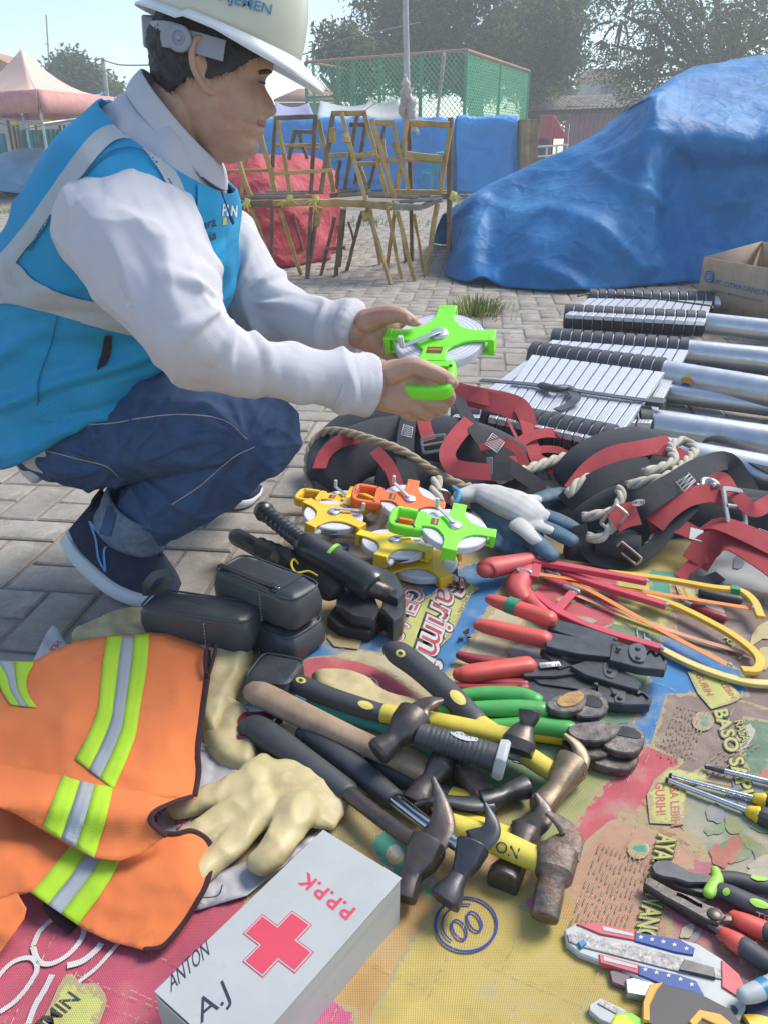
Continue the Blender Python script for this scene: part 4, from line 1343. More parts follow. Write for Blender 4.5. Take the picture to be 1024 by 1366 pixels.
# peak gusset from crown to brim
txt = M('blue helmet print', (.05, .20, .38), .5, var=.1)
tb = MB(); write_on(tb, hel_bvh, 'MANAJEMEN', (252, -12), (108, 32), (2.5, -13), txt, .004, .015)
obj('lettering', tb, helm, sharp=None)
gk = M('smoky grey ratchet plastic', (.26, .28, .32), .4, var=.12)
rb2 = MB()
kc = D(240, 52, 1.395)
rb2.lathe([(.019, 0), (.019, .006), (.014, .009), (.010, .009), (.009, .006), (.004, .006), (.004, .010), (.0, .010)], gk, 24, axes(kc, (1, 0, 0), (0, -1, .1)))
rb2.ribbon(cr([D(244, 53, 1.405), D(262, 57, 1.402), D(300, 68, 1.405)], 5), .03, .003, gk, up=(0, -1, .1))
rb2.ribbon(cr([D(244, 52, 1.405), D(225, 46, 1.415), D(206, 45, 1.45), D(196, 46, 1.51), D(200, 47, 1.57), D(225, 50, 1.61)], 6), .036, .004, gk, up=[(0, -1, 0)] * 6 + [(-.5, -1, 0)] * 6 + [(-1, -.6, 0)] * 6 + [(-1, .1, 0)] * 6 + [(-1, .8, 0)] * 7)
obj('ratchet', rb2, helm, bevel=.001)
kb = MB().box((0, 0, 0), (.022, .06, .046), gk, axes(D(205, 45, 1.50), (1, 0, -.05)))
obj('adjusting_knob', kb, helm, bevel=.004)

# --- shirt
RINGS = [((186, 112), (292, 232), 1.50, .085), ((150, 140), (302, 252), 1.51, .155), ((95, 195), (305, 280), 1.52, .20), ((30, 300), (306, 345), 1.54, .205), ((-14, 395), (290, 412), 1.56, .19), ((-12, 510), (262, 460), 1.58, .185), ((30, 602), (238, 484), 1.60, .19)]
def fold(p, amp, f=9., stretch=(1, 1, 1)):
    q = V((p.x * stretch[0], p.y * stretch[1], p.z * stretch[2]))
    return amp * ((1 - 2.4 * abs(noise.noise(q * f))) * .7 + .5 * noise.noise(q * f * 2.1))
sb = MB()
tail = RINGS + [((52, 628), (250, 500), 1.61, .188)]
sr = ringloft(sb, [(b, f, y, w - .004) for b, f, y, w in tail], shirt_m, 44, 6, .9, caps=True, grow=-.014)
def sleeve(js):
    limb(sb, js, shirt_m, 20, 6, rc=False)
sleeve([(160, 275, 1.44, 76), (178, 318, 1.345, 86), (210, 380, 1.25, 75), (250, 440, 1.20, 60), (290, 474, 1.21, 47), (360, 494, 1.25, 38), (430, 506, 1.295, 35), (494, 515, 1.33, 33)])
sleeve([(250, 300, 1.68, 60), (305, 345, 1.68, 52), (345, 400, 1.645, 44), (390, 426, 1.60, 36), (430, 436, 1.56, 33), (472, 441, 1.525, 31)])
def crisp(p, f, st=(1, 1, 1), k=4.):
    q = V((p.x * st[0], p.y * st[1], p.z * st[2])) * f
    q = q + V((noise.noise(q * .6 + V((5, 0, 0))), noise.noise(q * .6 + V((0, 7, 0))), noise.noise(q * .6))) * .8
    return max(0., 1 - k * abs(noise.noise(q)))
def shirt_disp(p):
    px, py = proj(p)
    a = .004 * fold(p, 1., 5., (.8, 1, 1.3)) + .013 * crisp(p, 4.5, (1.6, 1, .7), 2.6) + .007 * crisp(p + V((3, 1, 0)), 10., (1.4, 1, .7), 2.8) - .004
    # fans of drag folds at the elbow
    dd = math.hypot(px - 316, py - 402)
    a += .010 * max(0, math.sin(math.atan2(py - 402, px - 316) * 8 + 2 * noise.noise(p * 8))) ** 2 * sm(130, 50, dd) * sm(18, 50, dd)
    return a * (.35 + .65 * sm(0, .35, p.z))
me = solidify_union('shirt', sb, .0042, 3, shirt_disp, INV)
o = bpy.data.objects.new('shirt', me); COL.objects.link(o); o.parent = man
shirt_bvh = BVHTree.FromPolygons([tuple(man.matrix_basis @ v.co) for v in me.vertices], [list(p.vertices) for p in me.polygons])
def cuff(name, A, B, ra, rb_):
    (a, r1), (b, r2) = J(*A, ra), J(*B, rb_)
    cb = MB(); m = 14
    pts = [a.lerp(b, k / m) for k in range(m + 1)]
    cb.tube(pts, [lerp(r1, r2, k / m) + .0008 * math.sin(k * 2.1) for k in range(m + 1)], shirt_m, 28, cap=False)
    obj(name, cb, o, solid=.004)
cuff('cuff', (442, 508, 1.30), (495, 516, 1.331), 36.5, 35)
cuff('cuff', (428, 436, 1.562), (474, 441.5, 1.522), 34, 32)
# collar
cb = MB()
ringloft(cb, [((172, 118), (303, 254), 1.497, .105), ((177, 106), (301, 246), 1.497, .094), ((188, 93), (296, 222), 1.495, .078), ((192, 92), (293, 214), 1.495, .074)], shirt_m, 44, 4, 1.0)
obj('collar', cb, o, solid=.003)
bt = MB().lathe([(.005, 0), (.005, .002), (.0, .0022)], shirt_m, 12, axes(D(270, 232, 1.392), (1, 0, 0), (0, -1, .3)))
obj('button', bt, o)

# --- vest
vb = MB()
vr = ringloft(vb, [(b, f, y, w) for b, f, y, w in RINGS[1:]], vest_m, 130, 18, .9, grow=.012)
for i in range(len(vb.v)):
    p = vb.v[i]
    px, py = proj(p)
    c = V((D(130, 400, 1.55)))
    d = (p - c); d.z *= .3; d.normalize()
    amp = .005 + .005 * sm(380, 520, py)
    vb.v[i] = p + d * (fold(p, amp, 6., (.6, 1, 1.9)) + .011 * crisp(p, 5., (.5, 1, 1.6), 2.6) * sm(330, 450, py) + .006 * crisp(p + V((1, 4, 2)), 9., (.8, 1, 1.3), 2.8) - .003 + .013 * (max(0, math.sin(py * .085 + px * .03 + 2.2 * noise.noise(p * 5))) ** 2 - .3) * sm(425, 475, py))
vest = obj('vest', vb, man, solid=.004)
vest_bvh = bvh_of(vb)
def z1(x, y): return (x * .43, y * .43)
for nm, L, Rr, mt in (
    ('reflective_tape', [(-14, 372), z1(0, 800), z1(90, 690), z1(200, 535), z1(300, 412), z1(390, 388), z1(475, 425), z1(555, 555), z1(604, 690)], [(0, 400), z1(60, 805), z1(138, 708), z1(238, 575), z1(332, 460), z1(395, 432), z1(448, 465), z1(518, 578), z1(562, 698)], refl_m),
    ('waist_tape', [(-14, 352), (22, 350), (50, 376), (95, 394), (150, 408), (200, 418), (260, 422)], [(-14, 406), (15, 404), (50, 412), (95, 425), (150, 440), (200, 450), (260, 458)], refl_m),
    ('front_panel', [(262, 243), (262, 300), (264, 360), (262, 415)], [(299, 243), (299, 300), (299, 350), (292, 405)], vest_d),
    ('pocket_slit', [(140, 446), (136, 470), (130, 494)], [(150, 446), (148, 474), (142, 488)], M('black pocket lining', (.02, .02, .025), .8)),
    ('seam', [(80, 410), (68, 460), (54, 500), (50, 540)], [(82, 410), (70, 460), (56, 500), (52, 540)], M('dark turquoise seam', (.01, .12, .22), .8)),
    ('seam', [(38, 332), (75, 278), (130, 216), (165, 198), (198, 205), (226, 240), (246, 290)], [(41, 334), (78, 280), (132, 218), (166, 200.5), (196, 207), (224, 242), (244, 290)], M('dark turquoise seam', (.01, .12, .22), .8))):
    tb = MB(); strip_on(tb, vest_bvh, L, Rr, mt, 26, 9, .0035)
    obj(nm, tb, vest, sharp=60)
tb = MB()
wd = M('dark blue vest print', (.03, .06, .10), .7)
write_on(tb, vest_bvh, 'Nusantara', (228, 320), (58, -20), (0, -13), wd, .005, .01)
write_on(tb, vest_bvh, 'Indonesia', (228, 336), (58, -19), (0, -13), wd, .005, .01)
obj('lettering', tb, vest, sharp=None)
tb = MB()
write_on(tb, vest_bvh, 'PLN', (293, 287), (20, 2), (1, -15), M('white vest print', (.7, .7, .7), .7), .005, .02)
strip_on(tb, vest_bvh, [(294, 290), (294, 299)], [(299, 290), (299, 299)], M('yellow vest print', (.6, .5, .05), .7), 3, 2, .005)
obj('emblem', tb, vest, sharp=None)
cb = MB().tube(cr([D(296, 256, 1.40), D(301, 270, 1.395), D(308, 290, 1.40), D(312, 299, 1.40)], 4), [.0015] * 8 + [.003] * 5, dk, 6)
obj('zip_pull', cb, vest)

# --- trousers
jb = MB()
limb(jb, [(85, 575, 1.57, 70), (125, 565, 1.54, 84), (200, 556, 1.50, 76), (280, 560, 1.475, 68), (345, 574, 1.47, 52)], denim_m, 22)
limb(jb, [(70, 570, 1.60, 60), (110, 575, 1.60, 78), (150, 570, 1.58, 70)], denim_m, 20)
limb(jb, [(344, 580, 1.47, 54), (300, 614, 1.49, 52), (245, 655, 1.52, 49), (205, 678, 1.55, 44), (180, 692, 1.565, 40)], denim_m, 22)
limb(jb, [(110, 570, 1.62, 80), (140, 550, 1.70, 78), (240, 515, 1.80, 66), (345, 485, 1.90, 52)], denim_m, 18)
limb(jb, [(345, 490, 1.90, 52), (325, 550, 1.94, 45), (305, 620, 1.98, 36)], denim_m, 18)
def jean_disp(p):
    px, py = proj(p)
    a = .0025 * fold(p, 1., 6) + .009 * crisp(p, 6., (1, 1, 1), 2.8) + .005 * crisp(p + V((2, 0, 1)), 15., (1, 1, 1), 3.) - .002
    d = math.hypot(px - 165, py - 620)
    ang = math.atan2(py - 620, px - 165)
    a += .006 * max(0, math.sin(ang * 13 + 1.5 * noise.noise(p * 7))) ** 2 * sm(200, 60, d) * sm(10, 60, d)
    d2 = math.hypot(px - 330, py - 590)
    a += .004 * max(0, math.sin(math.atan2(py - 590, px - 330) * 9 + 2 * noise.noise(p * 9))) ** 2 * sm(110, 40, d2) * sm(10, 30, d2)
    return a
me = solidify_union('jeans', jb, .0045, 4, jean_disp, INV)
jeans = bpy.data.objects.new('jeans', me); COL.objects.link(jeans); jeans.parent = man
jb_bvh = BVHTree.FromPolygons([tuple(man.matrix_basis @ v.co) for v in me.vertices], [list(p.vertices) for p in me.polygons])
for L in ([(75, 568), (110, 566), (155, 563), (200, 555), (250, 552), (300, 560), (330, 585)], [(62, 600), (100, 610), (140, 620), (158, 634)], [(230, 672), (270, 645), (310, 610), (340, 595)]):
    tb = MB(); strip_on(tb, jb_bvh, L, [(x + .3, y + 1.5) for x, y in L], thread_m, 8, 1, .0012)
    obj('seam', tb, jeans, sharp=None)
tb = MB()
(a, r1), (b, r2) = J(206, 686, 1.545, 47), J(158, 692, 1.575, 46)
pts = [a.lerp(b, k / 8) for k in range(9)]
A = axes((0, 0, 0), (1, 0, 0))
cu = MB()
(a, r1), (b, r2) = J(196, 668, 1.553, 46), J(176, 706, 1.566, 45)
cu.tube([a.lerp(b, k / 8) for k in range(9)], [lerp(r1, r2, k / 8) * 1.13 + .002 * math.sin(k * .8) for k in range(9)], denim_l, 28, cap=False)
cuo = obj('turn_up', cu, jeans, solid=.006)
cu2 = bvh_of(cu)
tb = MB(); strip_on(tb, cu2, [(146, 668), (141, 690), (134, 712)], [(158, 672), (154, 694), (148, 716)], denim_m, 4, 3, .003); obj('side_seam', tb, cuo)

# --- shoes
navy = M('navy knit shoe upper', (.03, .042, .09), .8, var=.2, vs=40, weave=.6, ws=500, bd=.001)
solem = M('pale grey foam sole', (.55, .58, .60), .6, var=.06, vs=8)
cyan = M('light blue piping', (.08, .30, .60), .5)
blk = M('black lining', (.015, .015, .018), .85)
def shoe(bot, top, Ys, w, parent, extra=True, wtop=.6):
    """bottom and top edge of the side view in photo pixels"""
    n = 22
    B = cr([(*D(x, y, Y), q) for (x, y), Y, q in zip(bot, Ys, w)], 6); Tt = cr([tuple(D(x, y, Y)) for (x, y), Y in zip(top, Ys)], 6)
    up, so = MB(), MB()
    ru, rs = [], []
    for b, t in zip(B, Tt):
        q = float(b[3]); b = V(b[:3]); t = V(t)
        row = []; r2 = []
        sh = min(.044, (t - b).length * .45)
        dirv = (t - b).normalized()
        for i in range(n):
            a = 2 * math.pi * i / n
            ca, sa = math.cos(a), math.sin(a)
            c = (b + t) / 2 + dirv * .006; h = (t - b).length / 2 - .006
            wid = q * (1 if sa < 0 else lerp(1, wtop, abs(sa)))
            row.append(c + dirv * h * math.copysign(abs(sa) ** .8, sa) + V((0, 1, 0)) * wid * math.copysign(abs(ca) ** .7, ca))
            r2.append(b + dirv * (sh / 2) + dirv * sh / 2 * math.copysign(abs(sa) ** .45, sa) + V((0, 1, 0)) * (q * 1.1) * math.copysign(abs(ca) ** .6, ca))
        ru.append(row); rs.append(r2)
    for m, rr, mt in ((up, ru, navy), (so, rs, solem)):
        m.grid(rr, mt, closed_u=True)
        m.add(rr[0], [tuple(range(n))], mt); m.add(rr[-1], [tuple(range(n))], mt)
    s = obj('shoe', up, parent, sharp=None)
    obj('sole', so, s, sharp=60)
    return s, bvh_of(up), bvh_of(so)
shr, ub, sbv = shoe([(84, 716), (100, 740), (125, 764), (155, 785), (190, 796), (222, 798), (236, 796)], [(136, 655), (146, 662), (168, 690), (190, 712), (212, 735), (230, 762), (240, 782)],
              [1.60, 1.59, 1.575, 1.56, 1.545, 1.53, 1.525], [.030, .038, .041, .046, .052, .047, .028], man)
for L in ([(119, 695), (127, 720), (131, 745), (140, 762)], [(119, 695), (135, 715), (158, 722)], [(158, 722), (155, 730), (139, 731), (140, 762)]):
    tb = MB(); strip_on(tb, ub, L, [(x + 3, y) for x, y in L], cyan, 6, 1, .002); obj('piping', tb, shr, sharp=None)
for k in range(5):
    tb = MB(); strip_on(tb, sbv, [(90 + 5 * k, 716 + 6 * k), (98 + 9 * k, 728 + 7 * k), (112 + 10 * k, 745 + 8 * k)], [(91.5 + 5 * k, 716 + 6 * k), (99.5 + 9 * k, 728 + 7 * k), (114 + 10 * k, 745 + 8 * k)], M('grey sole groove', (.33, .35, .37), .7), 4, 1, .001); obj('sole_groove', tb, shr.children[0] if False else shr, sharp=None)
for k in range(4):
    a, b = (176 + 9 * k, 712 + 9 * k), (196 + 7 * k, 718 + 8 * k)
    P = [on(ub, *a, .003), on(ub, (a[0] + b[0]) / 2, (a[1] + b[1]) / 2 - 2, .005), on(ub, *b, .003)]
    if all(P): obj('lace', MB().tube(cr(P, 4), .0022, blk, 6), shr)
lp = D(128, 668, 1.585)
obj('heel_tab', MB().ribbon(cr([D(124, 690, 1.59), D(128, 664, 1.59), D(137, 652, 1.59)], 4), .045, .006, blk, up=(-1, 0, .4)), shr)
shoe([(278, 666), (296, 672), (318, 672), (338, 667), (350, 657)], [(280, 620), (296, 616), (318, 634), (336, 645), (349, 652)], [2.07, 2.06, 2.06, 2.08, 2.12], [.035, .042, .05, .045, .025], man)
# ================================================================ helpers for things lying about
def Z(*l):                               # px points with height -> places
    return [G(*p) for p in l]
def JG(px, py, z, r):
    p = G(px, py, z)
    return p, r / scl(p)
def limbg(mb, js, mat, n=14, k=5, flat=1.0, up=None, rc=True, sq=1.0):
    P = [JG(*j) for j in js]
    pts = cr([(*p, max(r, 1e-4)) for p, r in P], k)
    mb.tube([V(q[:3]) for q in pts], [(float(q[3]), float(q[3]) * flat) for q in pts], mat, n, up=up, rnd_cap=rc, sq=sq)
def slab(mb, out, z0, z1, mat, ch=.0015, smooth=0):
    """photo outline at the height z1, made solid down to z0"""
    if smooth: out = [tuple(p) for p in cr(out, smooth, closed=True)]
    P = [G(x, y, z1) for x, y in out]
    mb.prism([(p.x, p.y) for p in P], z0, z1, mat, ch=ch)
    return mb
def cloth(mb, out, hf, res, mat, smooth=0):
    if smooth: out = [tuple(p) for p in cr(out, smooth, closed=True)]
    vs, fs, d = fill(out, res)
    mb.add([G(x, y, hf(x, y, q)) for (x, y), q in zip(vs, d)], fs, mat)
def wobble(p, a, s):
    return a * noise.noise(V((p[0] * s, p[1] * s, 3.3)))
# ================================================================ the printed sheet
def pm(name, col, **k):
    a = dict(rough=.55, var=.16, vs=14, weave=.35, ws=150, bd=.0012, spot=(.36, .31, .22), spot_s=7, spot_a=.40, wrinkle=.8, wks=5, spec=.4, fade=(.40, .32, .17))
    a.update(k)
    return M('printed sheet ' + name, col, **a)
base_m = pm('tan', (.40, .31, .14))
mat_b = MB()
mat_b.prism(mat_poly, .0005, .0025, base_m)
sheet = tag(obj('printed_mat', mat_b, sharp=20), 'large woven sheet printed with noodle packaging, spread under the tools', 'mat')
LAY = [0]
def patch(name, out, mat, smooth=0, lift=None, wear_=.55):
    LAY[0] += 1
    z = .0027 + .00004 * LAY[0] if lift is None else lift
    if smooth: out = [tuple(p) for p in cr(out, smooth, closed=True)]
    vs, fs, d = fill([G(x, y, z)[:2] for x, y in out], .011)
    o = obj(name, MB().add([(x, y, z) for x, y in vs], fs, mat), sheet, sharp=None)
    at = o.data.attributes.new('worn', 'FLOAT', 'POINT')
    at.data.foreach_set('value', [max(0., wear_ * (1 - q / .022)) for q in d])
    return o
def gtext(mb, s, p0, ex, ey, mat, z, bold=0., shear=0.):
    o = G(*p0, z); X = G(p0[0] + ex[0], p0[1] + ex[1], z) - o; Y_ = G(p0[0] + ey[0], p0[1] + ey[1], z) - o
    write(mb, s, o, X, Y_, mat, bold=bold, shear=shear)
def stroke(mb, pts, w, mat, z, n=6):
    P = cr([tuple(G(x, y, z)) for x, y in pts], n)
    sc = scl(V(P[0]))
    fr = frames([V(p) for p in P], V((0, 0, 1)))
    mb.grid([[p - s * (w / sc / 2), p + s * (w / sc / 2)] for p, t, s, u in fr], mat)
blue_p = pm('blue', (.05, .20, .42)); red_p = pm('faded red', (.50, .10, .12)); cream_p = pm('cream', (.50, .43, .28)); green_p = pm('dull green', (.14, .25, .15)); olive_p = pm('olive', (.33, .34, .14))
lime_p = pm('yellow green', (.50, .50, .15)); brown_p = pm('greyish brown', (.24, .17, .14)); peach_p = pm('peach brown', (.47, .27, .17), spot=(.28, .17, .12), spot_a=.38); yel_p = pm('mustard', (.50, .38, .11)); oran_p = pm('orange tan', (.50, .30, .11))
white_p2 = pm('off white', (.58, .56, .54)); pink_p = pm('pink', (.55, .12, .22)); ink_p = pm('black ink', (.05, .05, .05)); ink_b = pm('blue ink', (.03, .06, .35)); teal_p = pm('teal green', (.07, .30, .22)); grey_p = pm('pale grey', (.38, .41, .42)); vio_p = pm('rose', (.46, .16, .18)); dred_p = pm('deep red', (.40, .05, .07)); olt = pm('dark olive', (.10, .11, .04))
patch('print', [(300, 1000), (330, 930), (420, 862), (520, 810), (600, 760), (700, 730), (640, 835), (580, 930), (480, 960), (380, 990)], blue_p)
patch('print', [(688, 760), (740, 750), (700, 830), (640, 925), (580, 960), (562, 940), (575, 928), (645, 830)], cream_p)
patch('print', [(720, 780), (770, 790), (860, 815), (905, 850), (880, 960), (845, 1000), (770, 1030), (700, 1090), (600, 1010), (590, 960), (640, 920), (690, 845)], green_p)
patch('print', [(400, 886), (450, 874), (500, 884), (560, 925), (615, 945), (620, 975), (520, 965), (430, 950)], red_p, 3)
patch('print', [(446, 876), (480, 866), (540, 882), (604, 932), (570, 934), (500, 890)], cream_p, 3)
patch('print', [(736, 750), (830, 768), (822, 830), (780, 852), (735, 838), (700, 806)], red_p)
patch('print', [(822, 770), (905, 785), (884, 850), (818, 832)], lime_p)
patch('print', [(828, 725), (905, 720), (1000, 735), (905, 790), (826, 772)], yel_p)
patch('print', [(862, 758), (915, 766), (930, 800), (866, 790)], teal_p)
patch('print', [(930, 740), (1120, 700), (1160, 830), (1000, 800), (925, 775)], grey_p)
patch('print', [(892, 778), (930, 770), (1020, 790), (1160, 820), (1160, 1000), (960, 935), (900, 850)], brown_p)
patch('print', [(882, 845), (945, 868), (990, 895), (1000, 930), (925, 925), (888, 962), (866, 1014), (828, 1004), (852, 940), (868, 886)], blue_p)
patch('print', [(888, 925), (960, 925), (1160, 985), (1160, 1090), (930, 1040), (880, 1022), (862, 1010)], brown_p)
patch('print', [(990, 955), (1050, 965), (1160, 1000), (1160, 1090), (1010, 1060), (985, 1010)], pm('mottled green', (.13, .22, .13), spot=(.36, .36, .26), spot_s=14, spot_a=.46))
patch('print', [(864, 992), (915, 1015), (884, 1040), (866, 1070), (845, 1100), (800, 1135), (776, 1160), (742, 1125), (800, 1050), (840, 1000)], red_p)
patch('print', [(846, 998), (800, 1052), (748, 1126), (700, 1200), (600, 1140), (690, 1075), (770, 1025)], olive_p)
patch('print', [(812, 1095), (860, 1084), (942, 1123), (1010, 1180), (1000, 1330), (851, 1290), (742, 1260), (715, 1220), (752, 1170), (782, 1120)], peach_p)
patch('print', [(912, 1040), (1160, 1085), (1160, 1330), (1000, 1250), (990, 1180), (925, 1125), (905, 1100)], pm('muted green grey', (.27, .28, .20), spot=(.42, .36, .25), spot_s=16, spot_a=.46))
patch('print', [(880, 1170), (940, 1140), (1020, 1190), (1010, 1320), (890, 1270)], vio_p)
patch('print', [(826, 1082), (862, 1092), (940, 1130), (935, 1142), (858, 1106), (822, 1094)], pm('terracotta', (.36, .16, .10)))
patch('print', [(400, 1150), (500, 1120), (600, 1120), (700, 1110), (740, 1150), (790, 1260), (840, 1450), (360, 1450), (420, 1260)], oran_p)
patch('print', [(585, 1195), (690, 1150), (735, 1215), (780, 1240), (1000, 1420), (450, 1450), (530, 1280)], yel_p)
patch('print', [(688, 1210), (722, 1178), (730, 1200), (712, 1222)], pink_p)
patch('print', [(-80, 1190), (110, 1160), (330, 1180), (345, 1250), (230, 1450), (-80, 1450)], pm('red', (.46, .085, .13), spot=(.46, .20, .18)))
patch('print', [(400, 1320), (480, 1345), (470, 1450), (360, 1450)], pink_p)
patch('print', [(494, 1130), (512, 1105), (545, 1120), (582, 1170), (575, 1200), (548, 1190), (515, 1160)], teal_p, 3)
for c, rx, ry in (((526, 1140), 12, 14), ((565, 1175), 16, 11), ((548, 1165), 10, 9)):
    patch('print', [(c[0] + rx * math.cos(k * .6), c[1] + ry * math.sin(k * .6)) for k in range(10)], grey_p)
for c, rx, ry in (((700, 868), 26, 10), ((728, 880), 22, 12), ((775, 782), 14, 7), ((800, 792), 16, 6), ((770, 828), 26, 6), ((790, 805), 12, 5), ((755, 800), 14, 5), ((770, 962), 22, 8), ((700, 1010), 20, 9)):
    patch('print', [(c[0] + rx * math.cos(k * .6), c[1] + ry * math.sin(k * .6)) for k in range(10)], grey_p)
rgp = random.Random(21)
def blob(cx, cy, rx, ry, rot, mt, jag=.18, n=14):
    pts = []
    for k in range(n):
        a = 2 * math.pi * k / n; q = 1 + rgp.uniform(-jag, jag)
        x, y = rx * q * math.cos(a), ry * q * math.sin(a)
        pts.append((cx + x * math.cos(rot) - y * math.sin(rot), cy + x * math.sin(rot) + y * math.cos(rot)))
    patch('print', pts, mt, 2, wear_=.12)
fad = [pm('faded ' + n_, c_, spot_a=.44) for n_, c_ in (('leaf', (.16, .26, .12)), ('brick', (.42, .16, .11)), ('straw', (.52, .44, .20)), ('slate', (.22, .24, .25)), ('cream', (.50, .45, .36)), ('moss', (.26, .28, .12)))]
for (x0, y0, x1, y1, nn, r0, r1) in ((985, 960, 1090, 1075, 12, 8, 24), (930, 1060, 1060, 1180, 14, 10, 28), (890, 1180, 1010, 1290, 10, 8, 22), (920, 800, 1060, 880, 7, 10, 22), (980, 740, 1080, 800, 5, 8, 18)):
    for _ in range(nn):
        blob(rgp.uniform(x0, x1), rgp.uniform(y0, y1), rgp.uniform(r0, r1), rgp.uniform(r0, r1) * .5, rgp.uniform(0, 3), rgp.choice(fad))
# packet panel with the noodle name
patch('print', [(640, 785), (628, 792), (600, 850), (566, 882), (518, 862), (560, 800), (612, 768)], lime_p)
patch('print', [(446, 838), (470, 826), (490, 838), (478, 866), (446, 862), (436, 850)], pm('ochre', (.50, .32, .12)))
zt = .0027 + .00004 * (LAY[0] + 2)
def word(s_, layers, nm='printed_word'):
    m = MB()
    for k, (p0, ex, ey, mt, bo) in enumerate(layers):
        gtext(m, s_, p0, ex, ey, mt, zt + .0001 * k, bo)
    return tag(obj(nm, m, sheet, sharp=None), kind='stuff')
for s_, p0, ex, ey, c in (('Sarimi', (590, 766), (-38, 112), (31, 13), dred_p), ('GELAS', (541, 780), (-37, 66), (27, 9), red_p)):
    word(s_, [((p0[0] - 1, p0[1]), ex, ey, ink_p, .10), (p0, ex, ey, white_p2, .055), (p0, ex, ey, c, -.003)])
word('MI INSTAN', [((622, 788), (-13, 28), (6, 2), ink_p, 0.)])
word('OSO', [((462, 832), (-6, 18), (10, 4), dred_p, 0.)])
word('S', [((472, 897), (-10, 28), (34, 9), white_p2, .08), ((473, 898), (-10, 27), (33, 9), red_p, 0.)])
for out in ([(916, 896), (940, 893), (964, 902), (990, 930), (975, 938), (948, 946), (930, 925)], [(862, 1060), (872, 1040), (892, 1023), (922, 1030), (938, 1022), (944, 1042), (915, 1050), (912, 1100), (866, 1098)], [(900, 780), (925, 786), (932, 800), (908, 802)]):
    patch('print', out, lime_p)
for c in ((937, 962), (851, 1133)):
    patch('print', [(c[0] + 15 * math.cos(k * .5), c[1] + 13 * math.sin(k * .5)) for k in range(13)], white_p2)
    patch('print', [(c[0] + 12.5 * math.cos(k * .5), c[1] + 10.5 * math.sin(k * .5)) for k in range(13)], teal_p)
zt = .0027 + .00004 * (LAY[0] + 2)
for s_, p0, ex, ey in (('RASA LEBIH', (945, 892), (30, 40), (7, -1)), ('GURIH', (926, 900), (16, 28), (9, -1)), ('RASA LEBIH', (892, 1036), (3, 66), (11, -1)), ('GURIH!', (873, 1044), (2, 44), (12, -1)), ('RASA', (908, 784), (6, 12), (4, 0)), ('GURIH', (902, 786), (6, 12), (4, 0))):
    word(s_, [(p0, ex, ey, red_p, .02)])
for s_, p0, ex, ey, b in (('BASO SAPI', (952, 948), (34, 112), (17, -3), .02), ('RASA', (979, 962), (10, 28), (11, -2), .0), ('AYAM BAWANG', (878, 1112), (-32, 140), (24, 3), .02), ('RASA', (965, 850), (20, 30), (8, -1), 0.)):
    word(s_, [(p0, ex, ey, olt, b + .05), (p0, ex, ey, lime_p, b)])
word('TE', [((842, 832), (24, 10), (2, 24), grey_p, -.01)])
word('UMIN', [((52, 1385), (56, -52), (-15, -12), ink_p, .02)])
# tiny illegible print, as rows of small dashes
tp = MB(); rg = random.Random(8); fine_m = pm('fine print brown', (.31, .21, .155))
for (a, b, w, nl) in (((905, 940), (878, 1005), (45, 12), 9), ((800, 1125), (760, 1235), (70, 28), 12), ((980, 985), (930, 1030), (40, 10), 5)):
    for k in range(nl):
        t = k / nl
        x, y = lerp(a[0], b[0], 0) + w[0] * t, a[1] + w[1] * t
        q = 0.
        while q < 1:
            l = rg.uniform(.02, .14)
            stroke(tp, [(x + (b[0] - a[0]) * q, y + (b[1] - a[1]) * q), (x + (b[0] - a[0]) * (q + l), y + (b[1] - a[1]) * (q + l))], 1.7, fine_m, zt, 1)
            q += l + rg.uniform(.02, .10)
tag(obj('fine_print', tp, sheet, sharp=None), kind='stuff')
# stamped ring mark
tx = MB()
def ringpx(c, rx, ry, w, mat, z, a0=0, a1=6.2832, rot=0.):
    n = 40
    stroke(tx, [(c[0] + rx * math.cos(a0 + (a1 - a0) * k / n) * math.cos(rot) - ry * math.sin(a0 + (a1 - a0) * k / n) * math.sin(rot), c[1] + rx * math.cos(a0 + (a1 - a0) * k / n) * math.sin(rot) + ry * math.sin(a0 + (a1 - a0) * k / n) * math.cos(rot)) for k in range(n + 1)], w, mat, z, 2)
ringpx((621, 1233), 41, 36, 3.4, ink_b, zt)
ringpx((621, 1233), 32, 27, 2.6, ink_b, zt, 2.2, 4.9)
ringpx((612, 1240), 8, 14, 3, ink_b, zt, rot=-.5); ringpx((632, 1229), 8, 14, 3, ink_b, zt + .0001, rot=-.5)
tag(obj('ring_mark', tx, sheet, sharp=None), kind='stuff')
# curled outline letters on the red corner
tx = MB()
for pts, w in (([(-20, 1330), (0, 1300), (20, 1282), (42, 1278), (50, 1292), (38, 1315), (20, 1336), (0, 1350)], 7), ([(44, 1262), (55, 1240), (80, 1222), (105, 1225), (112, 1245), (95, 1270), (70, 1285), (52, 1282), (44, 1262)], 7),
               ([(90, 1288), (110, 1282), (128, 1268), (136, 1258)], 9), ([(70, 1300), (60, 1320), (48, 1340), (38, 1366)], 8), ([(105, 1310), (130, 1290), (155, 1262), (162, 1255)], 6)):
    stroke(tx, pts, w, white_p2, zt)
tag(obj('printed_lettering', tx, sheet, sharp=None), kind='stuff')
patch('print', [(88, 1300), (110, 1312), (130, 1312), (143, 1335), (132, 1366), (115, 1400), (30, 1400), (55, 1366)], lime_p, 3, lift=zt - .00006)
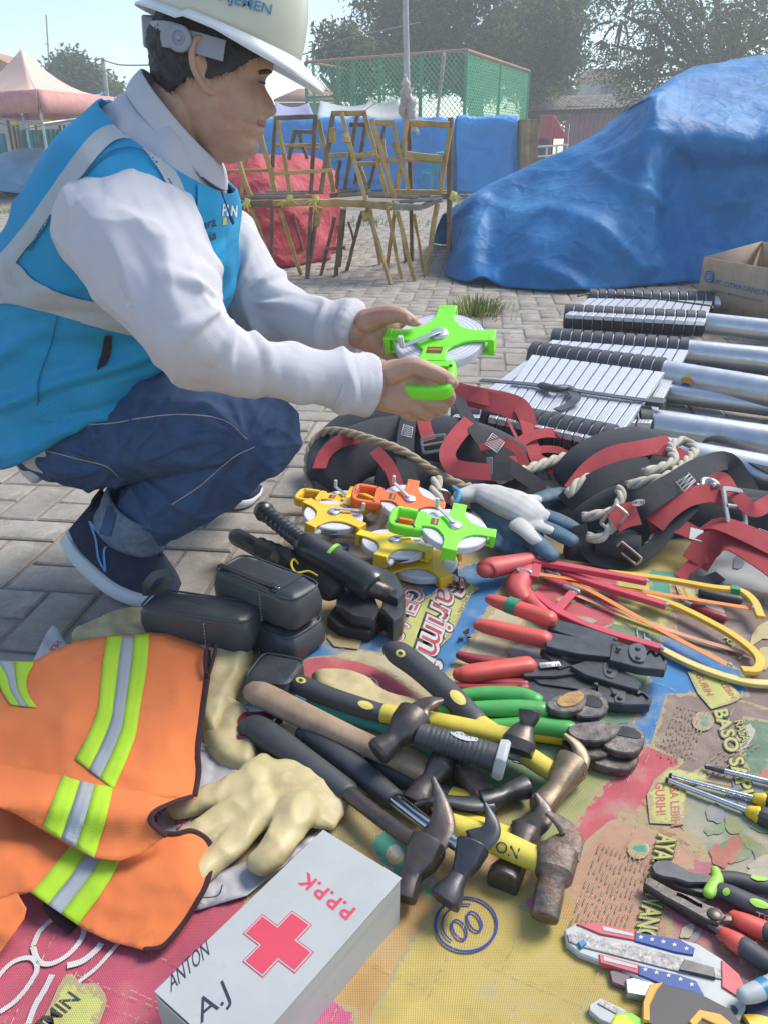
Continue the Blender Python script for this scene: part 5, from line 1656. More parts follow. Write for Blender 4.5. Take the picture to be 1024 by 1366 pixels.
# worn creases of the sheet: fine raised tears
wear = MB(); rg = random.Random(2)
wt = pm('worn whitish thread', (.52, .47, .40))
for _ in range(46):
    x, y = rg.uniform(430, 1010), rg.uniform(800, 1366)
    if rg.random() < .3: x, y = rg.uniform(0, 300), rg.uniform(1240, 1366)
    dx, dy = rg.choice([(1, .42), (-.5, 1)])
    t_, L_ = 0., rg.uniform(40, 170)
    while t_ < L_:
        l = rg.uniform(3, 12)
        p0 = (x + dx * t_ + rg.uniform(-.7, .7), y + dy * t_ + rg.uniform(-.7, .7))
        stroke(wear, [p0, (p0[0] + dx * l, p0[1] + dy * l)], rg.uniform(.35, .8), wt if rg.random() < .7 else fine_m, zt + .0003, 1)
        t_ += l + rg.uniform(1, 9)
tag(obj('worn_thread', wear, sheet, sharp=None), kind='stuff')

# ================================================================ first aid box
card_m = M('white glossy card', (.38, .40, .395), .45, var=.06, vs=12, spot=(.33, .32, .28), spot_s=22, spot_a=.32, spec=.4)
card_r = M('red print on card', (.55, .05, .09), .5, var=.08)
pen_m = M('dark marker ink', (.02, .025, .05), .5)
hb_ = .083
A_, B_, C_ = G(208, 1319, hb_), G(433, 1104, hb_), G(533.6, 1172, hb_)
e1 = (A_ - B_); e2 = (C_ - B_)
L1, L2 = e1.length, e2.length
bx_m = axes((B_ + e1 / 2 + e2 / 2) - V((0, 0, hb_)), e1)
fa = thing('first_aid_box', 'white card first aid box with red cross and P.P.P.K lettering', 'box', mat=bx_m)
L2 = abs(e2.dot(bx_m.to_3x3().col[1]))
fb = MB().box((0, 0, hb_ / 2 - .002), (L1 - .002, L2 - .002, hb_ - .006), card_m)
obj('carton', fb, fa, world=False, bevel=.0015)
lid = MB().box((0, 0, hb_ - .0022), (L1, L2, .0022), card_m)
for s in (-1, 1):
    lid.box((0, s * (L2 / 2 - .0006), hb_ - .012), (L1 - .01, .0012, .022), card_m)
lid.box((L1 / 2 - .0006, 0, hb_ - .02), (.0012, L2 - .012, .034), card_m, Matrix.Translation((.002, 0, 0)))
obj('lid', lid, fa, world=False, bevel=.0006)
pr = MB()
def crossp(L, w): return [(w, w), (L, w), (L, -w), (w, -w), (w, -L), (-w, -L), (-w, -w), (-L, -w), (-L, w), (-w, w), (-w, L), (w, L)]
cc = G(371, 1257, hb_)
cl = bx_m.inverted() @ cc
for k, (L, w, mt) in enumerate(((.0415, .0165, card_r), (.0402, .0152, card_m), (.0385, .0135, card_r))):
    pr.add([(cl.x + x, cl.y + y, hb_ - .0008 + .0003 * k) for x, y in crossp(L, w)], [tuple(range(12))], mt)
obj('red_cross', pr, fa, world=False, sharp=None)
tx = MB()
gtext(tx, 'P.P.P.K', (475, 1213), (-66, -50), (-13, 15), card_r, hb_ - .0008, .025)
gtext(tx, 'ANTON', (228, 1324), (52, -51), (-12, -15), pen_m, hb_ - .0008, .0, .15)
gtext(tx, 'A.J', (268, 1366), (40, -34), (-16, -22), pen_m, hb_ - .0008, .0, .15)
obj('lettering', tx, fa, sharp=None)

# ================================================================ orange safety vest
org = M('fluorescent orange cloth', (1.0, .25, .07), .75, var=.06, vs=8, weave=.35, ws=330, bd=.0012, spot=(.70, .18, .06), spot_s=10, spot_a=.32, wrinkle=.4, wks=7, crease=.30, cs=8.)
lime = M('fluorescent lime tape', (.50, .80, .03), .7, var=.05, vs=10, weave=.4, ws=300, bd=.001, wrinkle=.3, wks=7)
silv = M('silver reflective tape', (.36, .40, .43), .42, metal=.25, var=.08, vs=16, weave=.3, ws=260, bd=.001, wrinkle=.3, wks=7)
bind = M('dark maroon binding', (.045, .015, .02), .85, var=.2, weave=.5, ws=300, bd=.001)
sv = thing('safety_vest', 'crumpled orange safety vest with lime and silver stripes and dark edging', 'safety vest', G(140, 1060))
def fold_h(x, y):
    return .006 * (1 - 2 * abs(noise.noise(V((x * .012 + y * .004, y * .018, 1.7))))) + .003 * noise.noise(V((x * .04, y * .04, 5.)))
def hU(x, y, d=9):
    return .060 + .018 * sm(850, 960, y) * sm(0, 140, x) * sm(300, 200, x) + fold_h(x, y) - .012 * sm(210, 275, x) + .012 * math.exp(-((y - 950 + (x - 150) * .12) / 22) ** 2) * sm(150, 90, x) * .9
def hM(x, y, d=9):
    t = y - (1030 + .10 * x)
    return .062 + .032 * math.exp(-((t - 34) / 34) ** 2) + fold_h(x, y) * .8 - .02 * sm(190, 260, x)
def hL(x, y, d=9):
    return .014 + .030 * sm(1260, 1150, y) * sm(320, 200, x) + fold_h(x, y) * .7 + .012 * math.exp(-((x - 250) / 30) ** 2) * sm(1230, 1140, y)
ub_ = MB()
cloth(ub_, [(-40, 960), (-20, 925), (0, 912), (20, 898), (45, 882), (70, 868), (100, 856), (150, 847), (200, 843), (238, 846), (262, 856), (277, 868), (276, 900), (269, 950), (263, 1000), (264, 1030), (262, 1066), (150, 1062), (60, 1048), (0, 1038), (-40, 1030)], hU, 7, org)
U = obj('upper_panel', ub_, sv, solid=.0015, sharp=None)
mb_ = MB()
cloth(mb_, [(-40, 1012), (0, 1017), (60, 1030), (84, 1033), (152, 1043), (200, 1049), (230, 1056), (257, 1062), (232, 1070), (206, 1083), (204, 1100), (222, 1115), (190, 1138), (160, 1148), (126, 1144), (92, 1128), (55, 1106), (20, 1085), (-40, 1060)], hM, 7, org)
obj('folded_panel', mb_, sv, solid=.0015, sharp=None)
lb_ = MB()
cloth(lb_, [(-40, 1060), (30, 1070), (100, 1100), (170, 1110), (215, 1112), (235, 1110), (255, 1108), (275, 1119), (283, 1140), (276, 1178), (262, 1205), (245, 1232), (218, 1262), (192, 1267), (150, 1256), (112, 1240), (72, 1210), (40, 1190), (0, 1201), (-40, 1206)], hL, 7, org)
obj('lower_panel', lb_, sv, solid=.0015, sharp=None)
ob_ = MB()
cloth(ob_, [(-40, 1195), (0, 1200), (24, 1192), (36, 1212), (33, 1226), (0, 1272), (-40, 1290)], lambda x, y, d: .02 + .02 * sm(1280, 1200, y) + fold_h(x, y), 6, org)
obj('loose_flap', ob_, sv, solid=.0015, sharp=None)
def tape3(hf, L, Rr, nm='reflective_stripe'):
    """lime, silver, lime between two photo edges, lying on the cloth"""
    a, b = cr(L, 8), cr(Rr, 8)
    for t0, t1, mt, lift in ((0, .36, lime, .0022), (.36, .64, silv, .0026), (.64, 1, lime, .0022)):
        m = MB(); rows = []
        for p, q in zip(a, b):
            row = []
            for k in range(4):
                w = lerp(p, q, lerp(t0, t1, k / 3)); row.append(G(w[0], w[1], hf(w[0], w[1]) + lift))
            rows.append(row)
        m.grid(rows, mt); obj(nm if mt is silv else 'lime_stripe', m, sv, solid=.0008, sharp=None)
tape3(hU, [(143, 849), (138, 880), (133, 930), (131, 945), (120, 975), (100, 1012), (86, 1038)], [(200, 845), (196, 890), (187, 945), (180, 985), (166, 1020), (152, 1052)])
tape3(hM, [(84, 1033), (72, 1065), (57, 1105)], [(153, 1043), (142, 1090), (126, 1144)])
tape3(hL, [(96, 1126), (70, 1158), (42, 1191)], [(162, 1146), (138, 1188), (104, 1234)])
tape3(hU, [(-30, 880), (-6, 898), (2, 920), (14, 940)], [(46, 883), (36, 905), (38, 925), (50, 944)])
def edge_tape(hf, pts, r=4.2):
    m = MB(); P = []
    for q in cr(pts, 6):
        p = G(q[0], q[1], hf(q[0], q[1]) + .001); P.append(p)
    m.tube(P, [(r / scl(p), .0022) for p in P], bind, 8, up=(0, 0, 1))
    obj('edge_binding', m, sv, sharp=None)
edge_tape(hU, [(277, 868), (277, 900), (270, 950), (264, 1000), (265, 1030), (260, 1062)])
edge_tape(hM, [(257, 1062), (232, 1070), (206, 1083), (203, 1098), (222, 1115)])
edge_tape(hL, [(215, 1112), (236, 1112), (256, 1108), (276, 1120), (283, 1140), (276, 1178), (262, 1205), (245, 1232), (218, 1262), (192, 1267)])
m = MB(); P = cr(Z((275, 900, .066), (274, 880, .068), (277, 864, .07), (284, 858, .07), (288, 864, .068), (284, 882, .062), (277, 905, .058)), 6)
m.tube([V(p) for p in P], .0035, bind, 8); obj('hanging_loop', m, sv)
m = MB(); P = cr(Z((62, 1203, .03), (80, 1225, .015), (98, 1240, .008)), 5)
m.tube([V(p) for p in P], [(.008, .003)] * 11, bind, 8, up=(0, 0, 1)); obj('edge_binding', m, sv)

# ================================================================ rubber gloves and their bags
rub = M('cream latex rubber', (.50, .42, .22), .5, var=.14, vs=9, spot=(.40, .31, .16), spot_s=11, spot_a=.42, spec=.45, bump=.12, bs=120, wrinkle=.35, wks=22)
bpy.data.materials['cream latex rubber'].node_tree.nodes['Principled BSDF'].inputs['Subsurface Weight'].default_value = .08
bpy.data.materials['cream latex rubber'].node_tree.nodes['Principled BSDF'].inputs['Subsurface Radius'].default_value = (.01, .008, .004)
def rubber(label, chains, voxel=.004, flat=.5, group=None, disp=.005):
    mb = MB()
    for ch, fl in chains:
        limbg(mb, ch, rub, 18, 5, fl, up=(0, 0, 1))
    me = solidify_union('rubber_glove', mb, voxel, 7, lambda p: disp * noise.noise(p * 16) + disp * .7 * (1 - 2 * abs(noise.noise(p * 26))) - .001)
    o = bpy.data.objects.new('rubber_glove', me); COL.objects.link(o)
    return tag(o, label, 'glove')
rubber('cream rubber glove lying palm up between the orange vest and the first aid box', [
    ([(345, 1045, .028, 44), (385, 1050, .028, 50), (425, 1072, .025, 42), (452, 1082, .018, 34)], .27),
    ([(335, 1030, .026, 36), (370, 1045, .026, 40), (400, 1060, .026, 40)], .34),
    ([(345, 1042, .030, 24), (300, 1058, .026, 21), (262, 1070, .024, 18), (236, 1079, .024, 15)], .66),
    ([(350, 1062, .030, 24), (305, 1088, .028, 21), (268, 1110, .028, 19), (240, 1124, .026, 17)], .66),
    ([(355, 1080, .028, 24), (315, 1120, .024, 22), (280, 1150, .022, 20), (258, 1175, .02, 18)], .66),
    ([(402, 1075, .032, 30), (382, 1110, .036, 26), (362, 1135, .036, 23), (346, 1152, .030, 20)], .7)])
def flatglove(label, out, z, H, Rr, smooth=4, dips=.004):
    mb = MB()
    out = [tuple(p) for p in cr(out, smooth, closed=True)]
    P = [G(x, y, z)[:2] for x, y in out]
    puff(mb, P, z, H, Rr, .007, rub, hfun=lambda x, y, h, q: h + (dips * noise.noise(V((x * 18, y * 18, 2))) + dips * .7 * noise.noise(V((x * 40, y * 40, 4)))) * min(1, q / .02))
    return tag(obj('rubber_glove', mb, sharp=None), label, 'glove')
flatglove('cream rubber glove cuff sticking out above the orange vest and below the left pouch', [(95, 860), (130, 838), (170, 824), (225, 824), (280, 842), (330, 862), (337, 880), (318, 925), (292, 985), (270, 975), (240, 900), (160, 870)], .012, .034, .018, dips=.007)
flatglove('second cream rubber glove under the vest, its thumb beside the dark hammer grip', [(282, 950), (300, 935), (330, 950), (338, 962), (325, 978), (345, 1000), (338, 1030), (310, 1032), (285, 1015), (270, 985)], .006, .028, .022, dips=.007)
flatglove('cream rubber glove lying flat between the wooden and the black hammer handles', [(362, 952), (390, 952), (440, 975), (500, 1000), (520, 1040), (490, 1060), (440, 1040), (395, 1010), (365, 985)], .004, .014, .02)
flatglove('cream rubber glove peeping out behind the teal handled hammer', [(415, 905), (450, 898), (490, 908), (520, 930), (560, 940), (575, 952), (520, 965), (470, 955), (430, 930)], .004, .022, .02)
plastic = M('white printed plastic bag', (.46, .46, .48), .4, var=.06, vs=10, wrinkle=1., wks=14, bd=.006, transl=.15)
def bag(label, out, hf, marks=(), smooth=0):
    t = thing('glove_bag', label, 'bag', G(*out[0]))
    mb = MB(); cloth(mb, out, hf, 7, plastic, smooth)
    obj('film', mb, t, solid=.001, sharp=None)
    if marks:
        tx = MB()
        for s, p0, ex, ey, mt in marks:
            vs, fs = glyphs(s, .02)
            tx.add([G(p0[0] + ex[0] * x + ey[0] * y, p0[1] + ex[1] * x + ey[1] * y, hf(p0[0] + ex[0] * x + ey[0] * y, p0[1] + ex[1] * x + ey[1] * y, 9) + .002) for x, y in vs], fs, mt)
        obj('lettering', tx, t, sharp=None)
    return t
bh1 = lambda x, y, d: .010 + .006 * noise.noise(V((x * .05, y * .05, 1))) + .004 * noise.noise(V((x * .12, y * .12, 1)))
bg1 = bag('white printed plastic bag under the palm up rubber glove', [(262, 985), (290, 975), (330, 1010), (300, 1060), (260, 1130), (300, 1160), (400, 1125), (470, 1070), (462, 1082), (380, 1155), (330, 1195), (262, 1215), (240, 1190), (190, 1090), (210, 1050)], bh1,
    [('NO PER', (200, 1108), (28, -38), (-12, -8), ink_p), ('Sarung', (238, 1106), (46, -40), (-6, -8), red_p)])
m = MB(); stroke(m, [(262, 1198), (290, 1195), (297, 1180)], 2.2, ink_p, .02); stroke(m, [(265, 990), (290, 1000), (315, 1010)], 2., ink_p, .02); obj('printed_line', m, bg1, sharp=None)
bag('white plastic bag corner poking out at the far left above the vest', [(20, 905), (45, 880), (62, 845), (70, 834), (78, 838), (88, 858), (110, 870), (60, 915)], lambda x, y, d: .03 + .01 * noise.noise(V((x * .06, y * .06, 3))), [('ILIN', (66, 866), (10, -12), (7, 3), red_p)])
rbag = thing('red_packet', 'red and black printed packet wedged under the black hammer grips', 'packet', G(330, 960))
m = MB(); cloth(m, [(300, 965), (318, 950), (372, 948), (378, 962), (350, 985), (318, 985)], lambda x, y, d: .03 + .004 * noise.noise(V((x * .1, y * .1, 3))), 6, M('dark red glossy film', (.28, .03, .04), .35, var=.3, vs=20, spot=(.03, .02, .02), spot_s=20, spot_a=.5))
obj('film', m, rbag, solid=.002, sharp=None)
m = MB(); stroke(m, [(345, 975), (352, 962), (358, 970), (368, 958)], 3, white_p2, .035); obj('printed_line', m, rbag, sharp=None)
# ================================================================ tools: materials
steel_d = M('dark worn steel', (.11, .098, .094), .40, metal=.7, var=.4, vs=30, bump=.25, bs=120, bd=.002, spot=(.12, .085, .065), spot_s=30, spot_a=.45)
steel_b = M('blackened steel', (.075, .077, .082), .38, metal=.6, var=.3, vs=30, bump=.12, bs=150, bd=.001)
steel_r = M('rusty steel', (.17, .135, .11), .55, metal=.5, var=.5, vs=70, bump=.7, bs=200, bd=.002, spot=(.20, .10, .055), spot_s=60, spot_a=.42)
steel_g = M('brassy worn steel', (.24, .19, .13), .42, metal=.75, var=.25, vs=30, bump=.2, bs=150, bd=.001, spot=(.15, .11, .08), spot_s=35, spot_a=.42)
chrome = M('bright chrome', (.55, .57, .60), .18, metal=1., var=.06)
alum = M('brushed aluminium', (.55, .57, .59), .36, metal=.85, var=.10, vs=14, bump=.1, bs=200, bd=.0006)
rubber_b = M('black grip rubber', (.045, .048, .054), .55, var=.2, vs=30, bump=.2, bs=220, bd=.0008)
wood_h = M('worn hickory', (.31, .22, .14), .75, var=.25, vs=14, bump=.4, bs=60, bd=.001, spot=(.20, .14, .09), spot_s=20, spot_a=.42)
yel_h = M('yellow fibreglass', (.62, .50, .06), .45, var=.12, vs=20, spot=(.36, .30, .08), spot_s=24, spot_a=.32)
yel_c = M('yellow grip inlay', (.62, .52, .12), .55, var=.1)
teal_h = M('teal grip rubber', (.01, .23, .25), .5, var=.12, vs=30)
grey_cap = M('grey plastic cap', (.40, .42, .42), .5, var=.1, vs=30)
red_g = M('red dipped grip', (.58, .085, .06), .42, var=.12, vs=16, spec=.5)
dred_g = M('dark red dipped grip', (.27, .03, .035), .45, var=.15, vs=16)
grn_g = M('green dipped grip', (.06, .33, .07), .42, var=.14, vs=14)
yel_g = M('yellow dipped grip', (.66, .48, .02), .42, var=.12, vs=14)
leath = M('black pebbled leather', (.055, .060, .066), .40, var=.18, vs=9, bump=.22, bs=420, bd=.0008, wrinkle=.25, wks=9, spec=.5)
zip_m = M('black zip tape', (.02, .02, .022), .7)
leaf_br = M('dry brown leaf', (.16, .085, .045), .75, var=.4, vs=60)
def oval(c, rx, ry, ang, n=14):
    return [(c[0] + rx * math.cos(2 * math.pi * k / n) * math.cos(ang) - ry * math.sin(2 * math.pi * k / n) * math.sin(ang), c[1] + rx * math.cos(2 * math.pi * k / n) * math.sin(ang) + ry * math.sin(2 * math.pi * k / n) * math.cos(ang)) for k in range(n)]
def decal_oval(parent, name, bv, c, rx, ry, ang, mat, off=.0012):
    m = MB(); n = 14
    P = [on(bv, *c, off)]
    for k in (.34, .67, 1.):
        P += [on(bv, x, y, off) for x, y in oval(c, rx * k, ry * k, ang, n)]
    fs = [(0, 1 + i, 1 + (i + 1) % n) for i in range(n)]
    for q in (0, 1):
        fs += [(1 + q * n + i, 1 + (q + 1) * n + i, 1 + (q + 1) * n + (i + 1) % n, 1 + q * n + (i + 1) % n) for i in range(n)]
    fs = [f for f in fs if all(P[i] is not None for i in f)]
    if fs:
        m.add([p if p is not None else P[0] or V((0, 0, 0)) for p in P], fs, mat); return obj(name, m, parent, sharp=None)

# ================================================================ hammers
def hammer(label, shaft, head, face, claw, mats, kind='claw'):
    """shaft: list of (px, py, z, r px, material); head (px, py, z); face, claw: px paths"""
    t = thing('hammer', label, 'hammer', G(shaft[0][0], shaft[0][1], 0), 'hammers heaped on the mat')
    i = 0
    while i < len(shaft) - 1:
        mt = shaft[i][4]; j = i
        while j + 1 < len(shaft) and (shaft[j + 1][4] is mt or j == i): j += 1
        seg = [s[:4] for s in shaft[i:j + 1]]
        m = MB(); limbg(m, seg, mt, 16, 5, .82, up=(0, 0, 1), sq=.85)
        nm = 'grip' if mt in (rubber_b, teal_h) else 'shaft'
        g_ = obj(nm, m, t, sharp=60)
        g_bvh = bvh_of(m)
        t[nm + '_made'] = 1; del t[nm + '_made']
        GR.setdefault(label + nm, (g_, g_bvh))
        i = j
    hb = MB()
    limbg(hb, [(x, y, z, r * .84) for x, y, z, r in face], mats[0], 16, 1, 1., rc=False, sq=.72)
    h = obj('head', hb, t, bevel=.0018, sharp=28)
    if kind == 'claw':
        cb = MB()
        for dz in (-.0085, .0085):
            pts = cr([(x, y, z + dz * k, r) for (x, y, z, r), k in zip(claw, [.25, .55, .85] + [1.05] * 9)], 5)
            P = [(*JG(q[0], q[1], q[2], q[3] * .84),) for q in pts]
            cb.tube([p for p, r in P], [(r, .0062 * lerp(1, .45, k / len(P))) for k, (p, r) in enumerate(P)], mats[0], 10, up=(0, 0, 1), sq=.75)
        obj('claw', cb, h, sharp=50)
    return t
GR = {}
rb_ = rubber_b
# stubby first things at the bottom of the heap
hammer('claw hammer with teal rubber grip, its dark head buried in the heap', [(420, 935, .014, 13, teal_h), (455, 948, .014, 15, teal_h), (500, 962, .014, 14, teal_h), (535, 975, .014, 12, teal_h), (590, 1005, .016, 11, yel_h), (625, 1030, .018, 11, yel_h)],
       None, [(608, 1012, .03, 17), (620, 1030, .028, 21), (636, 1052, .026, 18), (648, 1068, .024, 19)], [(615, 1020, .03, 16), (600, 1008, .03, 14), (585, 1012, .03, 10), (578, 1026, .03, 5)], [steel_r])
hammer('dark claw hammer with black and yellow grip lying flat in the middle of the heap', [(500, 1012, .012, 16, rb_), (530, 1030, .012, 19, rb_), (570, 1048, .013, 16, rb_), (600, 1062, .014, 14, yel_h), (650, 1076, .016, 13, yel_h)],
       None, [(640, 1070, .028, 17), (658, 1066, .029, 16), (668, 1062, .029, 11), (680, 1056, .029, 14), (700, 1050, .029, 17), (704, 1049, .029, 16)], [(655, 1070, .028, 18), (625, 1072, .03, 15), (592, 1068, .031, 10), (566, 1070, .031, 6), (552, 1074, .03, 3)], [steel_b])
hammer('claw hammer with yellow shaft whose dark round face looks at the camera', [(590, 1088, .012, 13, yel_h), (640, 1104, .014, 15, yel_h), (690, 1122, .016, 14, yel_h)],
       None, [(700, 1112, .022, 26), (692, 1138, .02, 18), (682, 1158, .018, 22), (672, 1172, .017, 27), (669, 1179, .017, 26)], [(694, 1110, .024, 26), (718, 1096, .03, 20), (724, 1078, .035, 13), (714, 1060, .04, 4)], [steel_d])
hammer('claw hammer with long grey brown wooden handle', [(338, 922, .055, 15, wood_h), (352, 928, .054, 18, wood_h), (400, 952, .05, 18, wood_h), (470, 985, .044, 16, wood_h), (530, 1012, .04, 15, wood_h), (572, 1036, .034, 14, wood_h)],
       None, [(590, 1012, .05, 20), (586, 1024, .045, 22), (574, 1040, .036, 15), (564, 1054, .028, 19), (556, 1070, .02, 24), (553, 1075, .018, 23)], [(590, 1010, .05, 22), (606, 1000, .05, 16), (612, 1010, .048, 10), (610, 1022, .045, 5)], [steel_d])
# long black and chrome pair in front
hammer('dark steel hammer with plain black rubber grip, front left of the heap', [(328, 972, .03, 14, rb_), (342, 972, .032, 19, rb_), (370, 990, .032, 20, rb_), (410, 1018, .03, 18, rb_), (462, 1056, .026, 17, rb_), (465, 1058, .03, 11, steel_d), (530, 1108, .042, 11, steel_d), (562, 1126, .048, 12, steel_d)],
       None, [(572, 1126, .05, 30), (560, 1148, .044, 27), (550, 1166, .038, 17), (545, 1176, .034, 19), (540, 1194, .028, 20), (538, 1200, .026, 19)], [(568, 1130, .05, 30), (588, 1105, .058, 23), (588, 1072, .068, 13), (577, 1038, .076, 4)], [steel_d])
hammer('dark claw hammer with chromed shaft and black grip', [(405, 980, .026, 14, rb_), (420, 980, .028, 20, rb_), (455, 1008, .026, 18, rb_), (500, 1046, .022, 16, rb_), (524, 1066, .02, 15, rb_), (528, 1068, .026, 11, chrome), (575, 1104, .046, 10, chrome), (615, 1130, .06, 10, chrome)],
       None, [(630, 1128, .066, 27), (622, 1150, .058, 21), (612, 1168, .05, 13), (606, 1178, .046, 16), (600, 1190, .04, 23), (592, 1204, .034, 25)], [(632, 1124, .068, 27), (652, 1112, .074, 18), (655, 1095, .08, 11), (646, 1072, .086, 3)], [steel_b])
t = hammer('rusty headed claw hammer with ANTON written on its yellow shaft', [(596, 1098, .05, 15, yel_h), (650, 1118, .05, 18, yel_h), (710, 1144, .048, 17, yel_h), (745, 1155, .046, 16, yel_h)],
       None, [(742, 1140, .05, 34), (738, 1168, .046, 30), (735, 1176, .044, 21), (732, 1190, .038, 23), (726, 1220, .026, 23), (725, 1226, .024, 22)], [(748, 1136, .05, 32), (760, 1116, .054, 20), (748, 1098, .06, 13), (728, 1084, .064, 4)], [steel_r])
g_, bv = GR['rusty headed claw hammer with ANTON written on its yellow shaftshaft']
m = MB(); write_on(m, bv, 'ANTON', (617, 1119), (72, 27), (4, -14), pen_m, .0012, -.005); obj('lettering', m, g_, sharp=None)
# the brassy one with the long black and yellow grip
L_ = 'brassy headed claw hammer with long black grip and yellow eyelet'
t = hammer(L_, [(522, 866, .05, 13, rb_), (532, 872, .052, 17, rb_), (560, 892, .052, 17, rb_), (600, 928, .05, 17, rb_), (634, 962, .046, 16, rb_), (637, 965, .046, 14, yel_h), (690, 1000, .035, 14, yel_h), (745, 1036, .03, 14, yel_h)],
       None, [(762, 1020, .036, 27), (748, 1040, .034, 22), (742, 1052, .031, 17), (730, 1066, .026, 19), (722, 1076, .022, 21), (718, 1080, .021, 20)], [(762, 1020, .036, 28), (774, 1010, .038, 15), (768, 994, .042, 10), (752, 980, .045, 4)], [steel_g])
g_, bv = GR[L_ + 'grip']
decal_oval(g_, 'eyelet', bv, (534, 872), 6.5, 5, .3, yel_c); decal_oval(g_, 'eyelet_hole', bv, (534, 872), 3, 2.3, .3, rb_, .0018); decal_oval(g_, 'inlay', bv, (610, 931), 13, 7, .75, yel_c)
L_ = 'steel claw hammer standing on its claw, with black and yellow grip'
t = hammer(L_, [(388, 906, .034, 10, rb_), (400, 913, .036, 14, rb_), (430, 926, .036, 14, rb_), (470, 940, .036, 14, rb_), (505, 950, .038, 13, rb_), (510, 951, .038, 13, yel_h), (600, 968, .05, 15, yel_h), (680, 985, .056, 15, yel_h)],
       None, [(688, 1005, .05, 25), (692, 990, .06, 27), (698, 974, .072, 18), (702, 966, .08, 12), (704, 958, .088, 16), (706, 950, .094, 18), (706, 948, .096, 17)], [(688, 1000, .052, 26), (668, 1000, .052, 18), (655, 1004, .045, 12), (648, 1012, .036, 6)], [steel_d])
g_, bv = GR[L_ + 'grip']
decal_oval(g_, 'eyelet', bv, (402, 908), 7, 4, .2, yel_c); decal_oval(g_, 'eyelet_hole', bv, (402, 908), 3, 2, .2, rb_, .0018); decal_oval(g_, 'inlay', bv, (488, 941), 11, 5, .3, yel_c)
# stubby hammer on top
st_ = thing('hammer', 'stubby claw hammer with ribbed black grip and grey end cap, on top of the heap', 'hammer', G(600, 1000), 'hammers heaped on the mat')
m = MB()
n = 46
for a, b in ((Z((556, 978, .085))[0], Z((664, 1012, .07))[0]),):
    pts = [a.lerp(b, k / n) for k in range(n + 1)]
    sc = scl(a)
    rr = [(lerp(17, 20, k / n) * (1 + .07 * math.sin(k * 2 * math.pi / 2.6) * (6 < k < 40))) / sc for k in range(n + 1)]
    m.tube(pts, [(r, r * .85) for r in rr], rb_, 18, up=(0, 0, 1))
    gg = obj('grip', m, st_, sharp=None)
    d = (b - a).normalized()
    m2 = MB().tube([b - d * .004, b + d * .008, b + d * .013], [(25 / sc, 22 / sc), (27 / sc, 24 / sc), (24 / sc, 21 / sc)], grey_cap, 8, up=(0, 0, 1), sq=.8)
    cp = obj('end_cap', m2, st_, bevel=.0015)
    m3 = MB().tube([b + d * .0128, b + d * .0137], .006, rb_, 12); obj('hanging_hole', m3, cp)
decal_oval(gg, 'inlay', bvh_of(m), (618, 982), 19, 5.5, .30, grey_cap, .0015)
hb = MB(); limbg(hb, [(552, 958, .088, 26), (540, 972, .085, 24), (526, 984, .08, 15), (518, 992, .076, 15), (508, 1000, .07, 18), (502, 1005, .067, 17)], steel_d, 18, 4, 1, rc=False, sq=.9)
hd = obj('head', hb, st_, bevel=.0012)
cb = MB()
for dz in (-.010, .010):
    P = [JG(*q) for q in cr([(548, 962, .088 + dz * .3, 24), (560, 945, .09 + dz * .7, 15), (575, 936, .092 + dz, 10), (590, 934, .09 + dz, 4)], 5)]
    cb.tube([p for p, r in P], [(r, .006 * lerp(1, .5, k / 16)) for k, (p, r) in enumerate(P)], steel_d, 10, up=(0, 0, 1), sq=.75)
obj('claw', cb, hd, sharp=50)

